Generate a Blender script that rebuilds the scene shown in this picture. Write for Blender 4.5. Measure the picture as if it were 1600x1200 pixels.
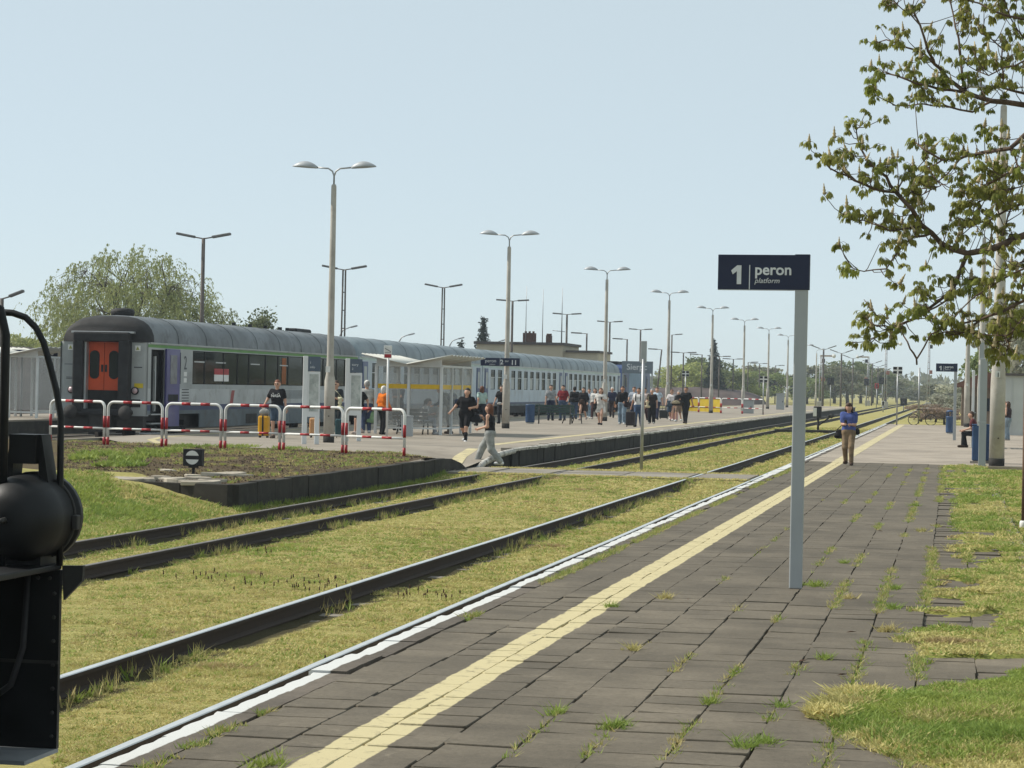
import bpy, bmesh, math, random
import numpy as np
from mathutils import Vector, Matrix
for o in list(bpy.data.objects): bpy.data.objects.remove(o)
sc = bpy.context.scene
col = sc.collection
R = math.radians
random.seed(7); rng = np.random.default_rng(7)

# ---------------------------------------------------------------- camera
CF, CYAW, CPIT, CROL, CH = 3731.5, .1825, .0008, .0207, 2.1087
cd = bpy.data.cameras.new('camera'); cam = bpy.data.objects.new('camera', cd); col.objects.link(cam)
F = Vector((-math.sin(CYAW)*math.cos(CPIT), math.cos(CYAW)*math.cos(CPIT), math.sin(CPIT)))
R0 = Vector((math.cos(CYAW), math.sin(CYAW), 0)); U0 = R0.cross(F)
RR = R0*math.cos(CROL)+U0*math.sin(CROL); UU = -R0*math.sin(CROL)+U0*math.cos(CROL)
m = Matrix((RR, UU, -F)).transposed().to_4x4(); m.translation = (0, 0, CH)
cam.matrix_world = m
cd.sensor_width = 36; cd.lens = CF*36/1600; cd.clip_end = 6000; cd.clip_start = .1
sc.camera = cam
sc.render.resolution_x = 1024; sc.render.resolution_y = 768

# ---------------------------------------------------------------- sky and sun
SUN_AZ = R(-86.0)            # from +Y towards -X
SUN_EL = R(43)
w = bpy.data.worlds.new('World'); sc.world = w; w.use_nodes = True
nt = w.node_tree; nt.nodes.clear()
sky = nt.nodes.new('ShaderNodeTexSky'); sky.sky_type = 'NISHITA'; sky.sun_disc = False
sky.sun_elevation = SUN_EL; sky.sun_rotation = SUN_AZ
sky.air_density = .5; sky.dust_density = .5; sky.ozone_density = 1.0; sky.altitude = 0
bg = nt.nodes.new('ShaderNodeBackground'); bg.inputs['Strength'].default_value = .1
wo = nt.nodes.new('ShaderNodeOutputWorld')
hz = nt.nodes.new('ShaderNodeMix'); hz.data_type = 'RGBA'; hz.inputs[0].default_value = .62   # even veil of thin high haze over the whole sky
hz.inputs[7].default_value = (8.4, 9.7, 9.8, 1)
nt.links.new(sky.outputs[0], hz.inputs[6]); nt.links.new(hz.outputs[2], bg.inputs[0]); nt.links.new(bg.outputs[0], wo.inputs[0])
sd = bpy.data.lights.new('sun', 'SUN'); sd.energy = 5.0; sd.angle = R(.55); sd.color = (1, .94, .84)
sun = bpy.data.objects.new('sun', sd); col.objects.link(sun)
sv = Vector((math.sin(SUN_AZ)*math.cos(SUN_EL), math.cos(SUN_AZ)*math.cos(SUN_EL), math.sin(SUN_EL)))
sun.rotation_euler = sv.to_track_quat('Z', 'Y').to_euler(); sun.location = sv*200
vs = sc.view_settings; vs.view_transform = 'Standard'; vs.look = 'None'; vs.exposure = 0; vs.gamma = 1
vs.use_curve_mapping = False
sc.render.engine = 'CYCLES'
sc.cycles.max_bounces = 6; sc.cycles.transparent_max_bounces = 12

# ---------------------------------------------------------------- pixel helpers (the photograph's 1600x1200 grid -> ground points)
def ray(px, py):
    u, v = px-800, py-600
    c, s = math.cos(CROL), math.sin(CROL)
    X, Y = u*c+v*s, -u*s+v*c
    return R0*(X/CF)+F-U0*(Y/CF)
def G(px, py, z):
    d = ray(px, py); t = (z-CH)/d.z
    return Vector((d.x*t, d.y*t, z))
def atY(px, py, y):
    d = ray(px, py); t = y/d.y
    return Vector((d.x*t, y, CH+d.z*t))
def atX(px, py, x):
    d = ray(px, py); t = x/d.x
    return Vector((x, d.y*t, CH+d.z*t))

# ---------------------------------------------------------------- materials
def lin(c):
    if isinstance(c, str):
        c = [int(c[i:i+2], 16)/255 for i in (0, 2, 4)]
        c = [x/12.92 if x <= .04045 else ((x+.055)/1.055)**2.4 for x in c]
    return (*c[:3], 1)
_mats = {}
def nodes(name):
    mt = bpy.data.materials.new(name); mt.use_nodes = True
    n = mt.node_tree; b = n.nodes['Principled BSDF']
    return mt, n, b
def N(n, t, **kw):
    x = n.nodes.new(t)
    for k, v in kw.items():
        if k in x.inputs: x.inputs[k].default_value = v
        else: setattr(x, k, v)
    return x
def noise(n, vec, scale, detail=4, rough=.55, dist=0):
    x = n.nodes.new('ShaderNodeTexNoise'); x.inputs['Scale'].default_value = scale
    x.inputs['Detail'].default_value = detail; x.inputs['Roughness'].default_value = rough; x.inputs['Distortion'].default_value = dist
    n.links.new(vec, x.inputs['Vector']); return x.outputs['Fac']
def mix(n, fac, a, b):
    x = n.nodes.new('ShaderNodeMix'); x.data_type = 'RGBA'
    if isinstance(fac, (int, float)): x.inputs[0].default_value = fac
    else: n.links.new(fac, x.inputs[0])
    for i, v in ((6, a), (7, b)):
        if isinstance(v, tuple): x.inputs[i].default_value = v
        else: n.links.new(v, x.inputs[i])
    return x.outputs[2]
def mth(n, op, a, b=0.0, clamp=False):
    x = n.nodes.new('ShaderNodeMath'); x.operation = op; x.use_clamp = clamp
    for i, v in ((0, a), (1, b)):
        if isinstance(v, (int, float)): x.inputs[i].default_value = v
        else: n.links.new(v, x.inputs[i])
    return x.outputs[0]
def sstep(n, v, lo, hi):
    x = n.nodes.new('ShaderNodeMapRange'); x.interpolation_type = 'SMOOTHSTEP'
    n.links.new(v, x.inputs[0]); x.inputs[1].default_value = lo; x.inputs[2].default_value = hi
    return x.outputs[0]
def pos(n, obj=False):
    if obj: return n.nodes.new('ShaderNodeTexCoord').outputs['Object']
    return n.nodes.new('ShaderNodeNewGeometry').outputs['Position']
def scl(n, c, f):
    return (min(c[0]*f, 1), min(c[1]*f, 1), min(c[2]*f, 1), 1)
def bump(n, b, h, strength, dist=.01):
    x = n.nodes.new('ShaderNodeBump'); x.inputs['Strength'].default_value = strength; x.inputs['Distance'].default_value = dist
    n.links.new(h, x.inputs['Height']); n.links.new(x.outputs[0], b.inputs['Normal'])
def pm(name, c, rough=.75, var=.18, scale=2.5, fine=40, metal=0, spec=.3, bmp=.15, dirt=None, dirtamt=.35, rnd=0, obj=False, coat=0):
    """painted / plain procedural surface: large stains, fine grain, optional dirt colour and per-object variation"""
    if name in _mats: return _mats[name]
    c = lin(c); mt, n, b = nodes(name); p = pos(n, obj)
    n1 = noise(n, p, scale, 5); n2 = noise(n, p, fine, 3)
    cc = mix(n, sstep(n, n1, .3, .7), scl(n, c, 1-var), scl(n, c, 1+var))
    cc = mix(n, mth(n, 'MULTIPLY', n2, var*.8), cc, scl(n, c, .6))
    if dirt is not None:
        cc = mix(n, mth(n, 'MULTIPLY', sstep(n, noise(n, p, scale*2.3, 7, .65, .4), .48, .68), dirtamt), cc, lin(dirt))
    if rnd:
        oi = n.nodes.new('ShaderNodeObjectInfo')
        f = mth(n, 'ADD', mth(n, 'MULTIPLY', oi.outputs['Random'], rnd*2), 1-rnd)
        h = n.nodes.new('ShaderNodeHueSaturation'); n.links.new(cc, h.inputs['Color']); n.links.new(f, h.inputs['Value']); cc = h.outputs[0]
    n.links.new(cc, b.inputs['Base Color'])
    b.inputs['Roughness'].default_value = rough; b.inputs['Metallic'].default_value = metal
    b.inputs['Specular IOR Level'].default_value = spec
    if coat: b.inputs['Coat Weight'].default_value = coat
    if bmp: bump(n, b, n2, bmp, .004)
    _mats[name] = mt; return mt
def flat(name, c, rough=.6, metal=0, spec=.3):
    return pm(name, c, rough, .06, 6, 60, metal, spec, .03)

# ---------------------------------------------------------------- mesh builder
class MB:
    def __init__(s): s.v = []; s.f = []; s.m = []; s.sm = []
    def add(s, vs, fs, mi=0, smooth=False):
        o = len(s.v); s.v += [tuple(x) for x in vs]
        for f in fs: s.f.append([i+o for i in f]); s.m.append(mi); s.sm.append(smooth)
        return s
    def box(s, c, d, mi=0, rz=0, rx=0, ry=0):
        x, y, z = d[0]/2, d[1]/2, d[2]/2
        vs = [Vector(p) for p in ((-x,-y,-z),(x,-y,-z),(x,y,-z),(-x,y,-z),(-x,-y,z),(x,-y,z),(x,y,z),(-x,y,z))]
        if rz or rx or ry:
            M = Matrix.Rotation(rz, 3, 'Z') @ Matrix.Rotation(ry, 3, 'Y') @ Matrix.Rotation(rx, 3, 'X'); vs = [M @ v for v in vs]
        c = Vector(c); vs = [v+c for v in vs]
        return s.add(vs, [(0,3,2,1),(4,5,6,7),(0,1,5,4),(1,2,6,5),(2,3,7,6),(3,0,4,7)], mi)
    def bbox(s, x0, x1, y0, y1, z0, z1, mi=0):
        return s.box(((x0+x1)/2, (y0+y1)/2, (z0+z1)/2), (abs(x1-x0), abs(y1-y0), abs(z1-z0)), mi)
    def tube(s, path, r, n=8, mi=0, caps=True, smooth=True):
        P = [Vector(p) for p in path]; k = len(P)
        rad = [r]*k if isinstance(r, (int, float)) else list(r)
        vs = []; ref = None
        for i in range(k):
            t = (P[min(i+1, k-1)]-P[max(i-1, 0)])
            t = t.normalized() if t.length > 1e-9 else Vector((0, 0, 1))
            if ref is None:
                a = Vector((1, 0, 0)) if abs(t.x) < .8 else Vector((0, 1, 0))
                ref = (a-t*a.dot(t)).normalized()
            else:
                ref = ref-t*ref.dot(t)
                ref = ref.normalized() if ref.length > 1e-6 else t.orthogonal().normalized()
            bi = t.cross(ref)
            for j in range(n):
                a = 2*math.pi*j/n; vs.append(P[i]+(ref*math.cos(a)+bi*math.sin(a))*rad[i])
        fs = [(i*n+j, i*n+(j+1) % n, (i+1)*n+(j+1) % n, (i+1)*n+j) for i in range(k-1) for j in range(n)]
        s.add(vs, fs, mi, smooth)
        if caps:
            o = len(s.v)-len(vs)
            s.f.append([o+j for j in range(n)][::-1]); s.m.append(mi); s.sm.append(False)
            s.f.append([o+(k-1)*n+j for j in range(n)]); s.m.append(mi); s.sm.append(False)
        return s
    def lathe(s, prof, n=16, c=(0,0,0), mi=0, smooth=True, axis='Z', sx=1, sy=1):
        vs = []
        for r, z in prof:
            for j in range(n):
                a = 2*math.pi*j/n; p = (r*math.cos(a)*sx, r*math.sin(a)*sy, z)
                if axis == 'Y': p = (p[0], p[2], p[1])
                if axis == 'X': p = (p[2], p[0], p[1])
                vs.append((p[0]+c[0], p[1]+c[1], p[2]+c[2]))
        k = len(prof)
        return s.add(vs, [(i*n+j, i*n+(j+1) % n, (i+1)*n+(j+1) % n, (i+1)*n+j) for i in range(k-1) for j in range(n)]
                     + [tuple(range(n))[::-1], tuple(range((k-1)*n, k*n))], mi, smooth)
    def prism(s, poly, y0, y1, mi=0, axis='Y', smooth=False):
        """2-D outline swept along an axis: 'Y' takes (x,z), 'X' takes (y,z), 'Z' takes (x,y)"""
        f = {'Y': lambda p, t: (p[0], t, p[1]), 'X': lambda p, t: (t, p[0], p[1]), 'Z': lambda p, t: (p[0], p[1], t)}[axis]
        k = len(poly); vs = [f(p, y0) for p in poly]+[f(p, y1) for p in poly]
        s.add(vs, [(i, (i+1) % k, k+(i+1) % k, k+i) for i in range(k)], mi, smooth)
        o = len(s.v)-2*k
        for L in ([o+i for i in range(k)][::-1], [o+k+i for i in range(k)]): s.f.append(L); s.m.append(mi); s.sm.append(False)
        return s
    def quad(s, a, b, c, d, mi=0): return s.add([a, b, c, d], [(0, 1, 2, 3)], mi)
    def mesh(s, name, mats):
        me = bpy.data.meshes.new(name); me.from_pydata([tuple(v) for v in s.v], [], s.f)
        for mt in (mats if isinstance(mats, (list, tuple)) else [mats]): me.materials.append(mt)
        me.polygons.foreach_set('material_index', s.m); me.polygons.foreach_set('use_smooth', s.sm)
        bm = bmesh.new(); bm.from_mesh(me); bmesh.ops.recalc_face_normals(bm, faces=bm.faces); bm.to_mesh(me); bm.free()
        me.update(); return me
    def build(s, name, mats, parent=None, loc=None, bevel=0):
        o = bpy.data.objects.new(name, s.mesh(name, mats)); col.objects.link(o)
        if parent is not None: o.parent = parent
        if loc is not None: o.location = loc
        if bevel:
            b = o.modifiers.new('bevel', 'BEVEL'); b.width = bevel; b.segments = 2; b.limit_method = 'ANGLE'
        return o
def fastmesh(name, V, Fc, mats, k=3, smooth=False, mi=None):
    """numpy arrays -> mesh with k-sided faces"""
    me = bpy.data.meshes.new(name); V = np.asarray(V, np.float32); Fc = np.asarray(Fc, np.int32)
    me.vertices.add(len(V)); me.vertices.foreach_set('co', V.ravel())
    me.loops.add(Fc.size); me.loops.foreach_set('vertex_index', Fc.ravel())
    me.polygons.add(len(Fc)); me.polygons.foreach_set('loop_start', np.arange(0, Fc.size, k, dtype=np.int32))
    me.polygons.foreach_set('loop_total', np.full(len(Fc), k, np.int32))
    me.polygons.foreach_set('use_smooth', np.full(len(Fc), bool(smooth)))
    for mt in (mats if isinstance(mats, (list, tuple)) else [mats]): me.materials.append(mt)
    if mi is not None: me.polygons.foreach_set('material_index', np.asarray(mi, np.int32))
    me.update(calc_edges=True); me.validate(); return me
def link(name, me, parent=None, loc=None, rz=0):
    o = bpy.data.objects.new(name, me); col.objects.link(o)
    if parent is not None: o.parent = parent
    if loc is not None: o.location = loc
    if rz: o.rotation_euler.z = rz
    return o
def tag(o, label=None, cat=None, group=None, kind=None):
    for k, v in (('label', label), ('category', cat), ('group', group), ('kind', kind)):
        if v: o[k] = v
    return o
def thing(name, label, cat, loc=(0, 0, 0), rz=0, group=None):
    o = bpy.data.objects.new(name, None); col.objects.link(o); o.location = loc; o.rotation_euler.z = rz
    o.empty_display_size = .2
    return tag(o, label, cat, group)
def struct(o): o['kind'] = 'structure'; return o
_kids = {}
def dup(root, loc, rz=None, label=None, group=None, scale=None):
    r = root.copy(); col.objects.link(r); r.location = loc
    if rz is not None: r.rotation_euler.z = rz
    if label: r['label'] = label
    if group: r['group'] = group
    if scale: r.scale = (scale,)*3
    for ch in list(root.children):
        c = ch.copy(); col.objects.link(c); c.parent = r
        for g in list(ch.children):
            d = g.copy(); col.objects.link(d); d.parent = c
    return r
def text(name, body, size, mat, parent, loc, rot=(0, 0, 0), shear=0, align='LEFT', bold=0, ext=.002):
    cu = bpy.data.curves.new(name, 'FONT'); cu.body = body; cu.size = size; cu.shear = shear; cu.align_x = align
    cu.extrude = ext; cu.offset = bold; cu.resolution_u = 3
    t = bpy.data.objects.new('tmp', cu); col.objects.link(t)
    dg = bpy.context.evaluated_depsgraph_get(); me = bpy.data.meshes.new_from_object(t.evaluated_get(dg))
    bpy.data.objects.remove(t); bpy.data.curves.remove(cu)
    me.materials.clear(); me.materials.append(mat); me.name = name
    o = link(name, me, parent, loc); o.rotation_euler = rot
    return o
def fbm2(x, y, seed=0, octs=4, f0=.3):
    """cheap smooth value noise for terrain (numpy), about -1..1"""
    out = 0; amp = 1; tot = 0; f = f0
    for o in range(octs):
        r = np.random.default_rng(seed*31+o); T = r.random((64, 64))*2-1
        X = np.asarray(x)*f; Y = np.asarray(y)*f; xi = np.floor(X).astype(int); yi = np.floor(Y).astype(int)
        fx = X-xi; fy = Y-yi; fx = fx*fx*(3-2*fx); fy = fy*fy*(3-2*fy)
        a = T[xi % 64, yi % 64]; b = T[(xi+1) % 64, yi % 64]; c = T[xi % 64, (yi+1) % 64]; d = T[(xi+1) % 64, (yi+1) % 64]
        out = out+amp*((a*(1-fx)+b*fx)*(1-fy)+(c*(1-fx)+d*fx)*fy); tot += amp; amp *= .5; f *= 2.1
    return out/tot
def sst(v, lo, hi):
    t = np.clip((np.asarray(v, float)-lo)/(hi-lo), 0, 1); return t*t*(3-2*t)
P1, P2 = .22, .40           # platform heights above rail level
# ================================================================ setting: ground, tracks, platforms
X1, X2, X3, X4 = -5.391, -10.265, -25.56, -30.3      # track centre lines
EDGE1, EDGE2 = -4.08, -11.70                          # platform edges
def ground_z(x, y):
    x = np.asarray(x, float); y = np.asarray(y, float)
    z = -.15+.025*fbm2(x, y, 3, 4, .5)+.012*fbm2(x, y, 5, 3, 2.2)+.010*fbm2(x, y, 6, 2, 4.5)
    z = z+.035*np.exp(-((x+7.85)/1.3)**2)
    for xr in (X1-.75, X2-.75, X1+.75, X2+.75):                 # hollow on the right of each rail where the sleepers show
        z = z-.055*np.exp(-((x-xr-.24)/.13)**2)*(.4+.6*sst(fbm2(x*0, y, 9, 3, .45), -.5, .4))
        z = np.where(np.abs(x-xr) < .1, np.minimum(z, -.145), z)
    bank = sst(y, 31.5, 40.2)*sst(-x, 11.7, 15.2)*.47+sst(-x, 11.6, 12.6)*sst(y, 33, 40)*.10
    bank = bank*(1-sst(y, 41, 43)*.8)
    z = z+np.where(x < -11.6, bank+.05*bank*fbm2(x, y, 12, 3, 1.1)/.2, 0)
    z = z+np.clip(-.012-z, 0, 1)*sst(y, 53.6, 56.1)*(1-sst(y, 60.3, 62.8))*(x > -13.5)*(x < EDGE1)*.9
    inp1 = (x > EDGE1+.03) & (x < .80) & (y < 151)
    z = np.where(inp1, -.3, z)
    inp2 = (x < EDGE2-.1) & (x > -23.85) & (y > 56) & (y < 299)
    z = np.where(inp2, -.4, z)
    inm = (x < -12.15) & (y > 41.5) & (y < 64) & (x > -40)
    z = np.where(inm, -.4, z)
    z = np.where((x >= .80), .13+.03*fbm2(x, y, 8, 4, .7)-.05*sst(x, .8, 2.5)*(1-sst(y, 58, 65)), z)
    z = np.where((x < -33) & (y > 64), -.3, z)
    far = np.maximum(np.abs(x), y)
    return np.where(far > 700, -.3, z)
xs = np.concatenate([[-4000, -2000, -1000, -500, -250, -140, -90, -60], np.arange(-45, -17, 1.0), np.arange(-17, 2.5, .16), [2.6, 3, 4, 6, 9, 14, 22, 40, 80, 160, 400, 1000, 2500]])
ys = np.concatenate([[-60, -20, 0, 5], np.arange(8, 64, .22), np.arange(64, 110, .8), np.arange(110, 300, 4), [310, 330, 360, 400, 470, 560, 700, 900, 1300, 2000, 4000]])
GX, GY = np.meshgrid(xs, ys, indexing='ij'); GZ = ground_z(GX, GY)
nx, ny = GX.shape
idx = np.arange(nx*ny).reshape(nx, ny)
quads = np.stack([idx[:-1, :-1], idx[1:, :-1], idx[1:, 1:], idx[:-1, 1:]], -1).reshape(-1, 4)

def grass_mat(name, yel, grn, brn, ballast=None):
    mt, n, b = nodes(name); p = pos(n)
    a = sstep(n, noise(n, p, .35, 5, .6), .42, .62); c = sstep(n, noise(n, p, 1.6, 6, .65), .40, .66)
    d = sstep(n, noise(n, p, 22, 5, .7), .35, .7); e = sstep(n, noise(n, p, .8, 7, .72, .3), .60, .74)
    cc = mix(n, mth(n, 'MULTIPLY', a, .55), lin(yel), lin(grn))
    cc = mix(n, mth(n, 'MULTIPLY', c, .45), cc, scl(n, lin(yel), 1.25))
    cc = mix(n, mth(n, 'MULTIPLY', e, .55), cc, lin(brn))
    cc = mix(n, mth(n, 'MULTIPLY', d, .38), cc, scl(n, lin(grn), .55))
    if ballast is not None:                              # oily stony ground under and beyond the train
        sx = n.nodes.new('ShaderNodeSeparateXYZ'); n.links.new(p, sx.inputs[0])
        f = mth(n, 'SUBTRACT', 1, sstep(n, mth(n, 'ADD', sx.outputs[0], mth(n, 'MULTIPLY', noise(n, p, .6, 4), 2.0)), -23.4, -22.4))
        f = mth(n, 'MULTIPLY', f, sstep(n, sx.outputs[1], 57, 60)); f = mth(n, 'MULTIPLY', f, mth(n, 'SUBTRACT', 1, sstep(n, sx.outputs[1], 200, 420)))
        for xr in (X1-.75, X2-.75, X2+.75):              # oily bare soil beside the rails, with the rail's shade painted into its colour
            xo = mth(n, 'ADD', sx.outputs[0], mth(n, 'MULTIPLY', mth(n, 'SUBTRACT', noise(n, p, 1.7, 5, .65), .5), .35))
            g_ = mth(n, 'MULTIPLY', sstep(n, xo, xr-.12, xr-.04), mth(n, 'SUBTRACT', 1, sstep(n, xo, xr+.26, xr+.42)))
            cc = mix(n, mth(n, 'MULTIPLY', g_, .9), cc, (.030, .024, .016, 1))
        cc = mix(n, f, cc, mix(n, sstep(n, noise(n, p, 18, 4, .7), .35, .65), scl(n, lin(ballast), .6), lin(ballast)))
    n.links.new(cc, b.inputs['Base Color']); b.inputs['Roughness'].default_value = .95; b.inputs['Specular IOR Level'].default_value = .1
    bump(n, b, mth(n, 'ADD', noise(n, p, 45, 5, .7), noise(n, p, 9, 4, .6)), .55, .035)
    return mt
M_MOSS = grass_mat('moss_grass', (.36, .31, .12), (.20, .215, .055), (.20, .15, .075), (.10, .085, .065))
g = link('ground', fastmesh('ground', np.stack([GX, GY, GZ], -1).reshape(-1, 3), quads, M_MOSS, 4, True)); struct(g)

# ---- rails and sleepers
def rail_mat():
    mt, n, b = nodes('rusty_rail'); p = pos(n)
    cc = mix(n, noise(n, p, 14, 5, .7), lin((.014, .009, .006)), lin((.045, .025, .014)))
    n.links.new(cc, b.inputs['Base Color']); b.inputs['Roughness'].default_value = .85; return mt
M_RAIL = rail_mat()
M_HEAD = pm('worn_rail_head', (.52, .54, .55), .38, .10, 3, 90, .35, .5, .05)
M_HEADR = pm('dull_rail_head', (.20, .17, .15), .5, .2, 3, 90, .6, .4, .05)
M_SLEEP = pm('weathered_sleeper', (.17, .15, .125), .9, .3, 5, 60, bmp=.5, rnd=.25)
def rail(x, y0, y1, parent, head):
    mb = MB(); h = .149
    prof = [(-.062, -h), (.062, -h), (.062, -h+.011), (.010, -h+.03), (.008, -.042), (.034, -.034), (.035, -.006), (.029, 0), (-.029, 0), (-.035, -.006), (-.034, -.034), (-.008, -.042), (-.010, -h+.03), (-.062, -h+.011)]
    k = len(prof)
    segs = np.concatenate([np.arange(y0, min(y1, 90), 6.), np.array([y1])])
    off = 0
    for yy in segs:
        wob = .006*math.sin(yy*.21+x)
        for px_, pz in prof: mb.v.append((x+px_+wob, yy, pz+.004*math.sin(yy*.33)))
    for s_ in range(len(segs)-1):
        for i in range(k):
            j = (i+1) % k
            mb.f.append([s_*k+i, s_*k+j, (s_+1)*k+j, (s_+1)*k+i]); mb.m.append(1 if i in (6, 7, 8) else 0); mb.sm.append(False)
    mb.f.append(list(range(k))[::-1]); mb.m.append(0); mb.sm.append(False)
    return mb.build('rail', [M_RAIL, head], parent)
sleeper_me = MB().box((0, 0, -.232), (2.5, .25, .11)).mesh('sleeper', M_SLEEP)
def track(x, y0, y1, label, head, sl=None):
    t = thing('railway_track', label, 'railway track', (0, 0, 0))
    rail(x-.75, y0, y1, t, head); rail(x+.75, y0, y1, t, head)
    if sl:
        y = sl[0]
        while y < sl[1]:
            o = link('sleeper', sleeper_me, t, (x+random.uniform(-.04, .04), y, random.uniform(-.012, .012))); o.rotation_euler.z = random.uniform(-.02, .02)
            y += .62
    return t
track(X1, 3, 700, 'overgrown railway track nearest the camera, running along the paved platform', M_HEAD, (9, 75))
track(X2, 3, 700, 'overgrown rusty railway track beside the far platform and its crumbling wall', M_HEADR, (24, 75))
track(X3, 40, 700, 'railway track under the parked passenger train', M_HEADR)
track(X4, 40, 700, 'railway track between the passenger train and the third platform', M_HEADR)

# ---- platform 1: slabs, edge stones, asphalt beyond
def slab_mat(name, c, yellow=None, white=None, obj_rnd=.07):
    mt, n, b = nodes(name); p = pos(n)
    sx = n.nodes.new('ShaderNodeSeparateXYZ'); n.links.new(p, sx.inputs[0])
    c = lin(c)
    cc = mix(n, sstep(n, noise(n, p, .9, 6, .6), .3, .7), scl(n, c, .78), scl(n, c, 1.28))
    cc = mix(n, mth(n, 'MULTIPLY', sstep(n, noise(n, p, 4.5, 7, .7, .5), .5, .72), .5), cc, scl(n, c, .58))
    cc = mix(n, mth(n, 'MULTIPLY', sstep(n, noise(n, p, 2.2, 7, .7, .8), .60, .72), .45), cc, scl(n, c, 2.1))
    cc = mix(n, mth(n, 'MULTIPLY', sstep(n, noise(n, p, 130, 3, .6), .5, .75), .45), cc, scl(n, c, 1.9))
    cc = mix(n, mth(n, 'MULTIPLY', sstep(n, noise(n, p, 28, 6, .75), .42, .66), .40), cc, scl(n, c, .50))
    cc = mix(n, mth(n, 'MULTIPLY', sstep(n, noise(n, p, 17, 6, .8, .5), .60, .72), .45), cc, scl(n, c, 2.3))
    wn = n.nodes.new('ShaderNodeTexWhiteNoise'); wn.noise_dimensions = '2D'
    sn = n.nodes.new('ShaderNodeVectorMath'); sn.operation = 'SNAP'; sn.inputs[1].default_value = (.4, .4, 50); n.links.new(p, sn.inputs[0]); n.links.new(sn.outputs[0], wn.inputs['Vector'])
    hv = n.nodes.new('ShaderNodeHueSaturation'); n.links.new(cc, hv.inputs['Color'])
    n.links.new(mth(n, 'ADD', mth(n, 'MULTIPLY', wn.outputs['Value'], obj_rnd*2), 1-obj_rnd), hv.inputs['Value']); cc = hv.outputs[0]
    oi = n.nodes.new('ShaderNodeObjectInfo'); h2 = n.nodes.new('ShaderNodeHueSaturation'); n.links.new(cc, h2.inputs['Color']); n.links.new(mth(n, 'ADD', mth(n, 'MULTIPLY', oi.outputs['Random'], .26), .87), h2.inputs['Value']); cc = h2.outputs[0]
    wob = mth(n, 'MULTIPLY', mth(n, 'SUBTRACT', noise(n, p, 3.0, 5, .6), .5), .06)
    xx = mth(n, 'ADD', sx.outputs[0], wob)
    def band(x0, x1, colr, wear, soft=.006):
        nonlocal cc
        f = mth(n, 'MULTIPLY', sstep(n, xx, x0-soft, x0+soft), mth(n, 'SUBTRACT', 1, sstep(n, xx, x1-soft, x1+soft)))
        wr = mth(n, 'SUBTRACT', 1, mth(n, 'MULTIPLY', sstep(n, noise(n, p, 9, 8, .75, .6), .54, .66), wear))
        cc = mix(n, mth(n, 'MULTIPLY', f, wr), cc, lin(colr))
    if yellow: band(*yellow)
    if white: band(*white)
    n.links.new(cc, b.inputs['Base Color']); b.inputs['Roughness'].default_value = .85; b.inputs['Specular IOR Level'].default_value = .25
    bump(n, b, mth(n, 'ADD', noise(n, p, 70, 4, .65), noise(n, p, 7, 4, .6)), .35, .008)
    return mt
YEL = (.49, .425, .245); WHT = (.54, .545, .53)
M_SLAB = slab_mat('paving_slab', (.124, .105, .078), yellow=(-3.165, -2.86, YEL, .7))
M_EDGE = slab_mat('platform_edge_stone', (.105, .088, .07), white=(EDGE1-.2, EDGE1+.125, WHT, .10))
M_SOIL = pm('joint_soil', (.06, .05, .036), .95, .3, 4, 60, bmp=.6)
M_ASPH = pm('worn_asphalt', (.31, .265, .215), .9, .14, .45, 110, bmp=.35, dirt=(.15, .128, .105), dirtamt=.45)
plat1 = struct(MB().bbox(EDGE1+.05, .78, 3, 66, -.4, P1-.028).build('platform', M_SOIL))
variants = []
for k in range(6):
    mb = MB(); sx, sy, h = .1955, .1965, .06; c = [random.uniform(.003, .022) for _ in range(4)]
    top = [(-sx+c[0], -sy), (sx-c[1], -sy), (sx, -sy+c[1]), (sx, sy-c[2]), (sx-c[2], sy), (-sx+c[3], sy), (-sx, sy-c[3]), (-sx, -sy+c[0])]
    ins = [(x*.985, y*.988) for x, y in top]
    vs = [(x, y, 0) for x, y in ins]+[(x, y, -.006) for x, y in top]+[(x, y, -h) for x, y in top]
    fs = [tuple(range(8))]+[(i, 8+i, 8+(i+1) % 8, (i+1) % 8) for i in range(8)]+[(8+i, 16+i, 16+(i+1) % 8, 8+(i+1) % 8) for i in range(8)]
    mb.add(vs, fs); variants.append(mb.mesh('paving_slab', M_SLAB))
cols_x = [-3.60+.4*i for i in range(11)]
near = []; far_v = []; far_f = []; cnt = 0
cells = []
for ci, cx in enumerate(cols_x):
    y = 4.0+(ci*.17) % .4
    while y < 65.6:
        cells.append((y, cx)); y += .4
cells.sort()
slab_sink = lambda x, y: (.009 if y < 24 else .0025)*float(fbm2(x, y, 21, 3, .35))+(-.02 if x > -.3 else 0)*random.random()
shown = [c for c in cells if c[0] > 10.6 and (c[1]/c[0]) > -.36 and c[1] < .085*c[0]-.2+.3]
near_set = set(shown[:298])
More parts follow.
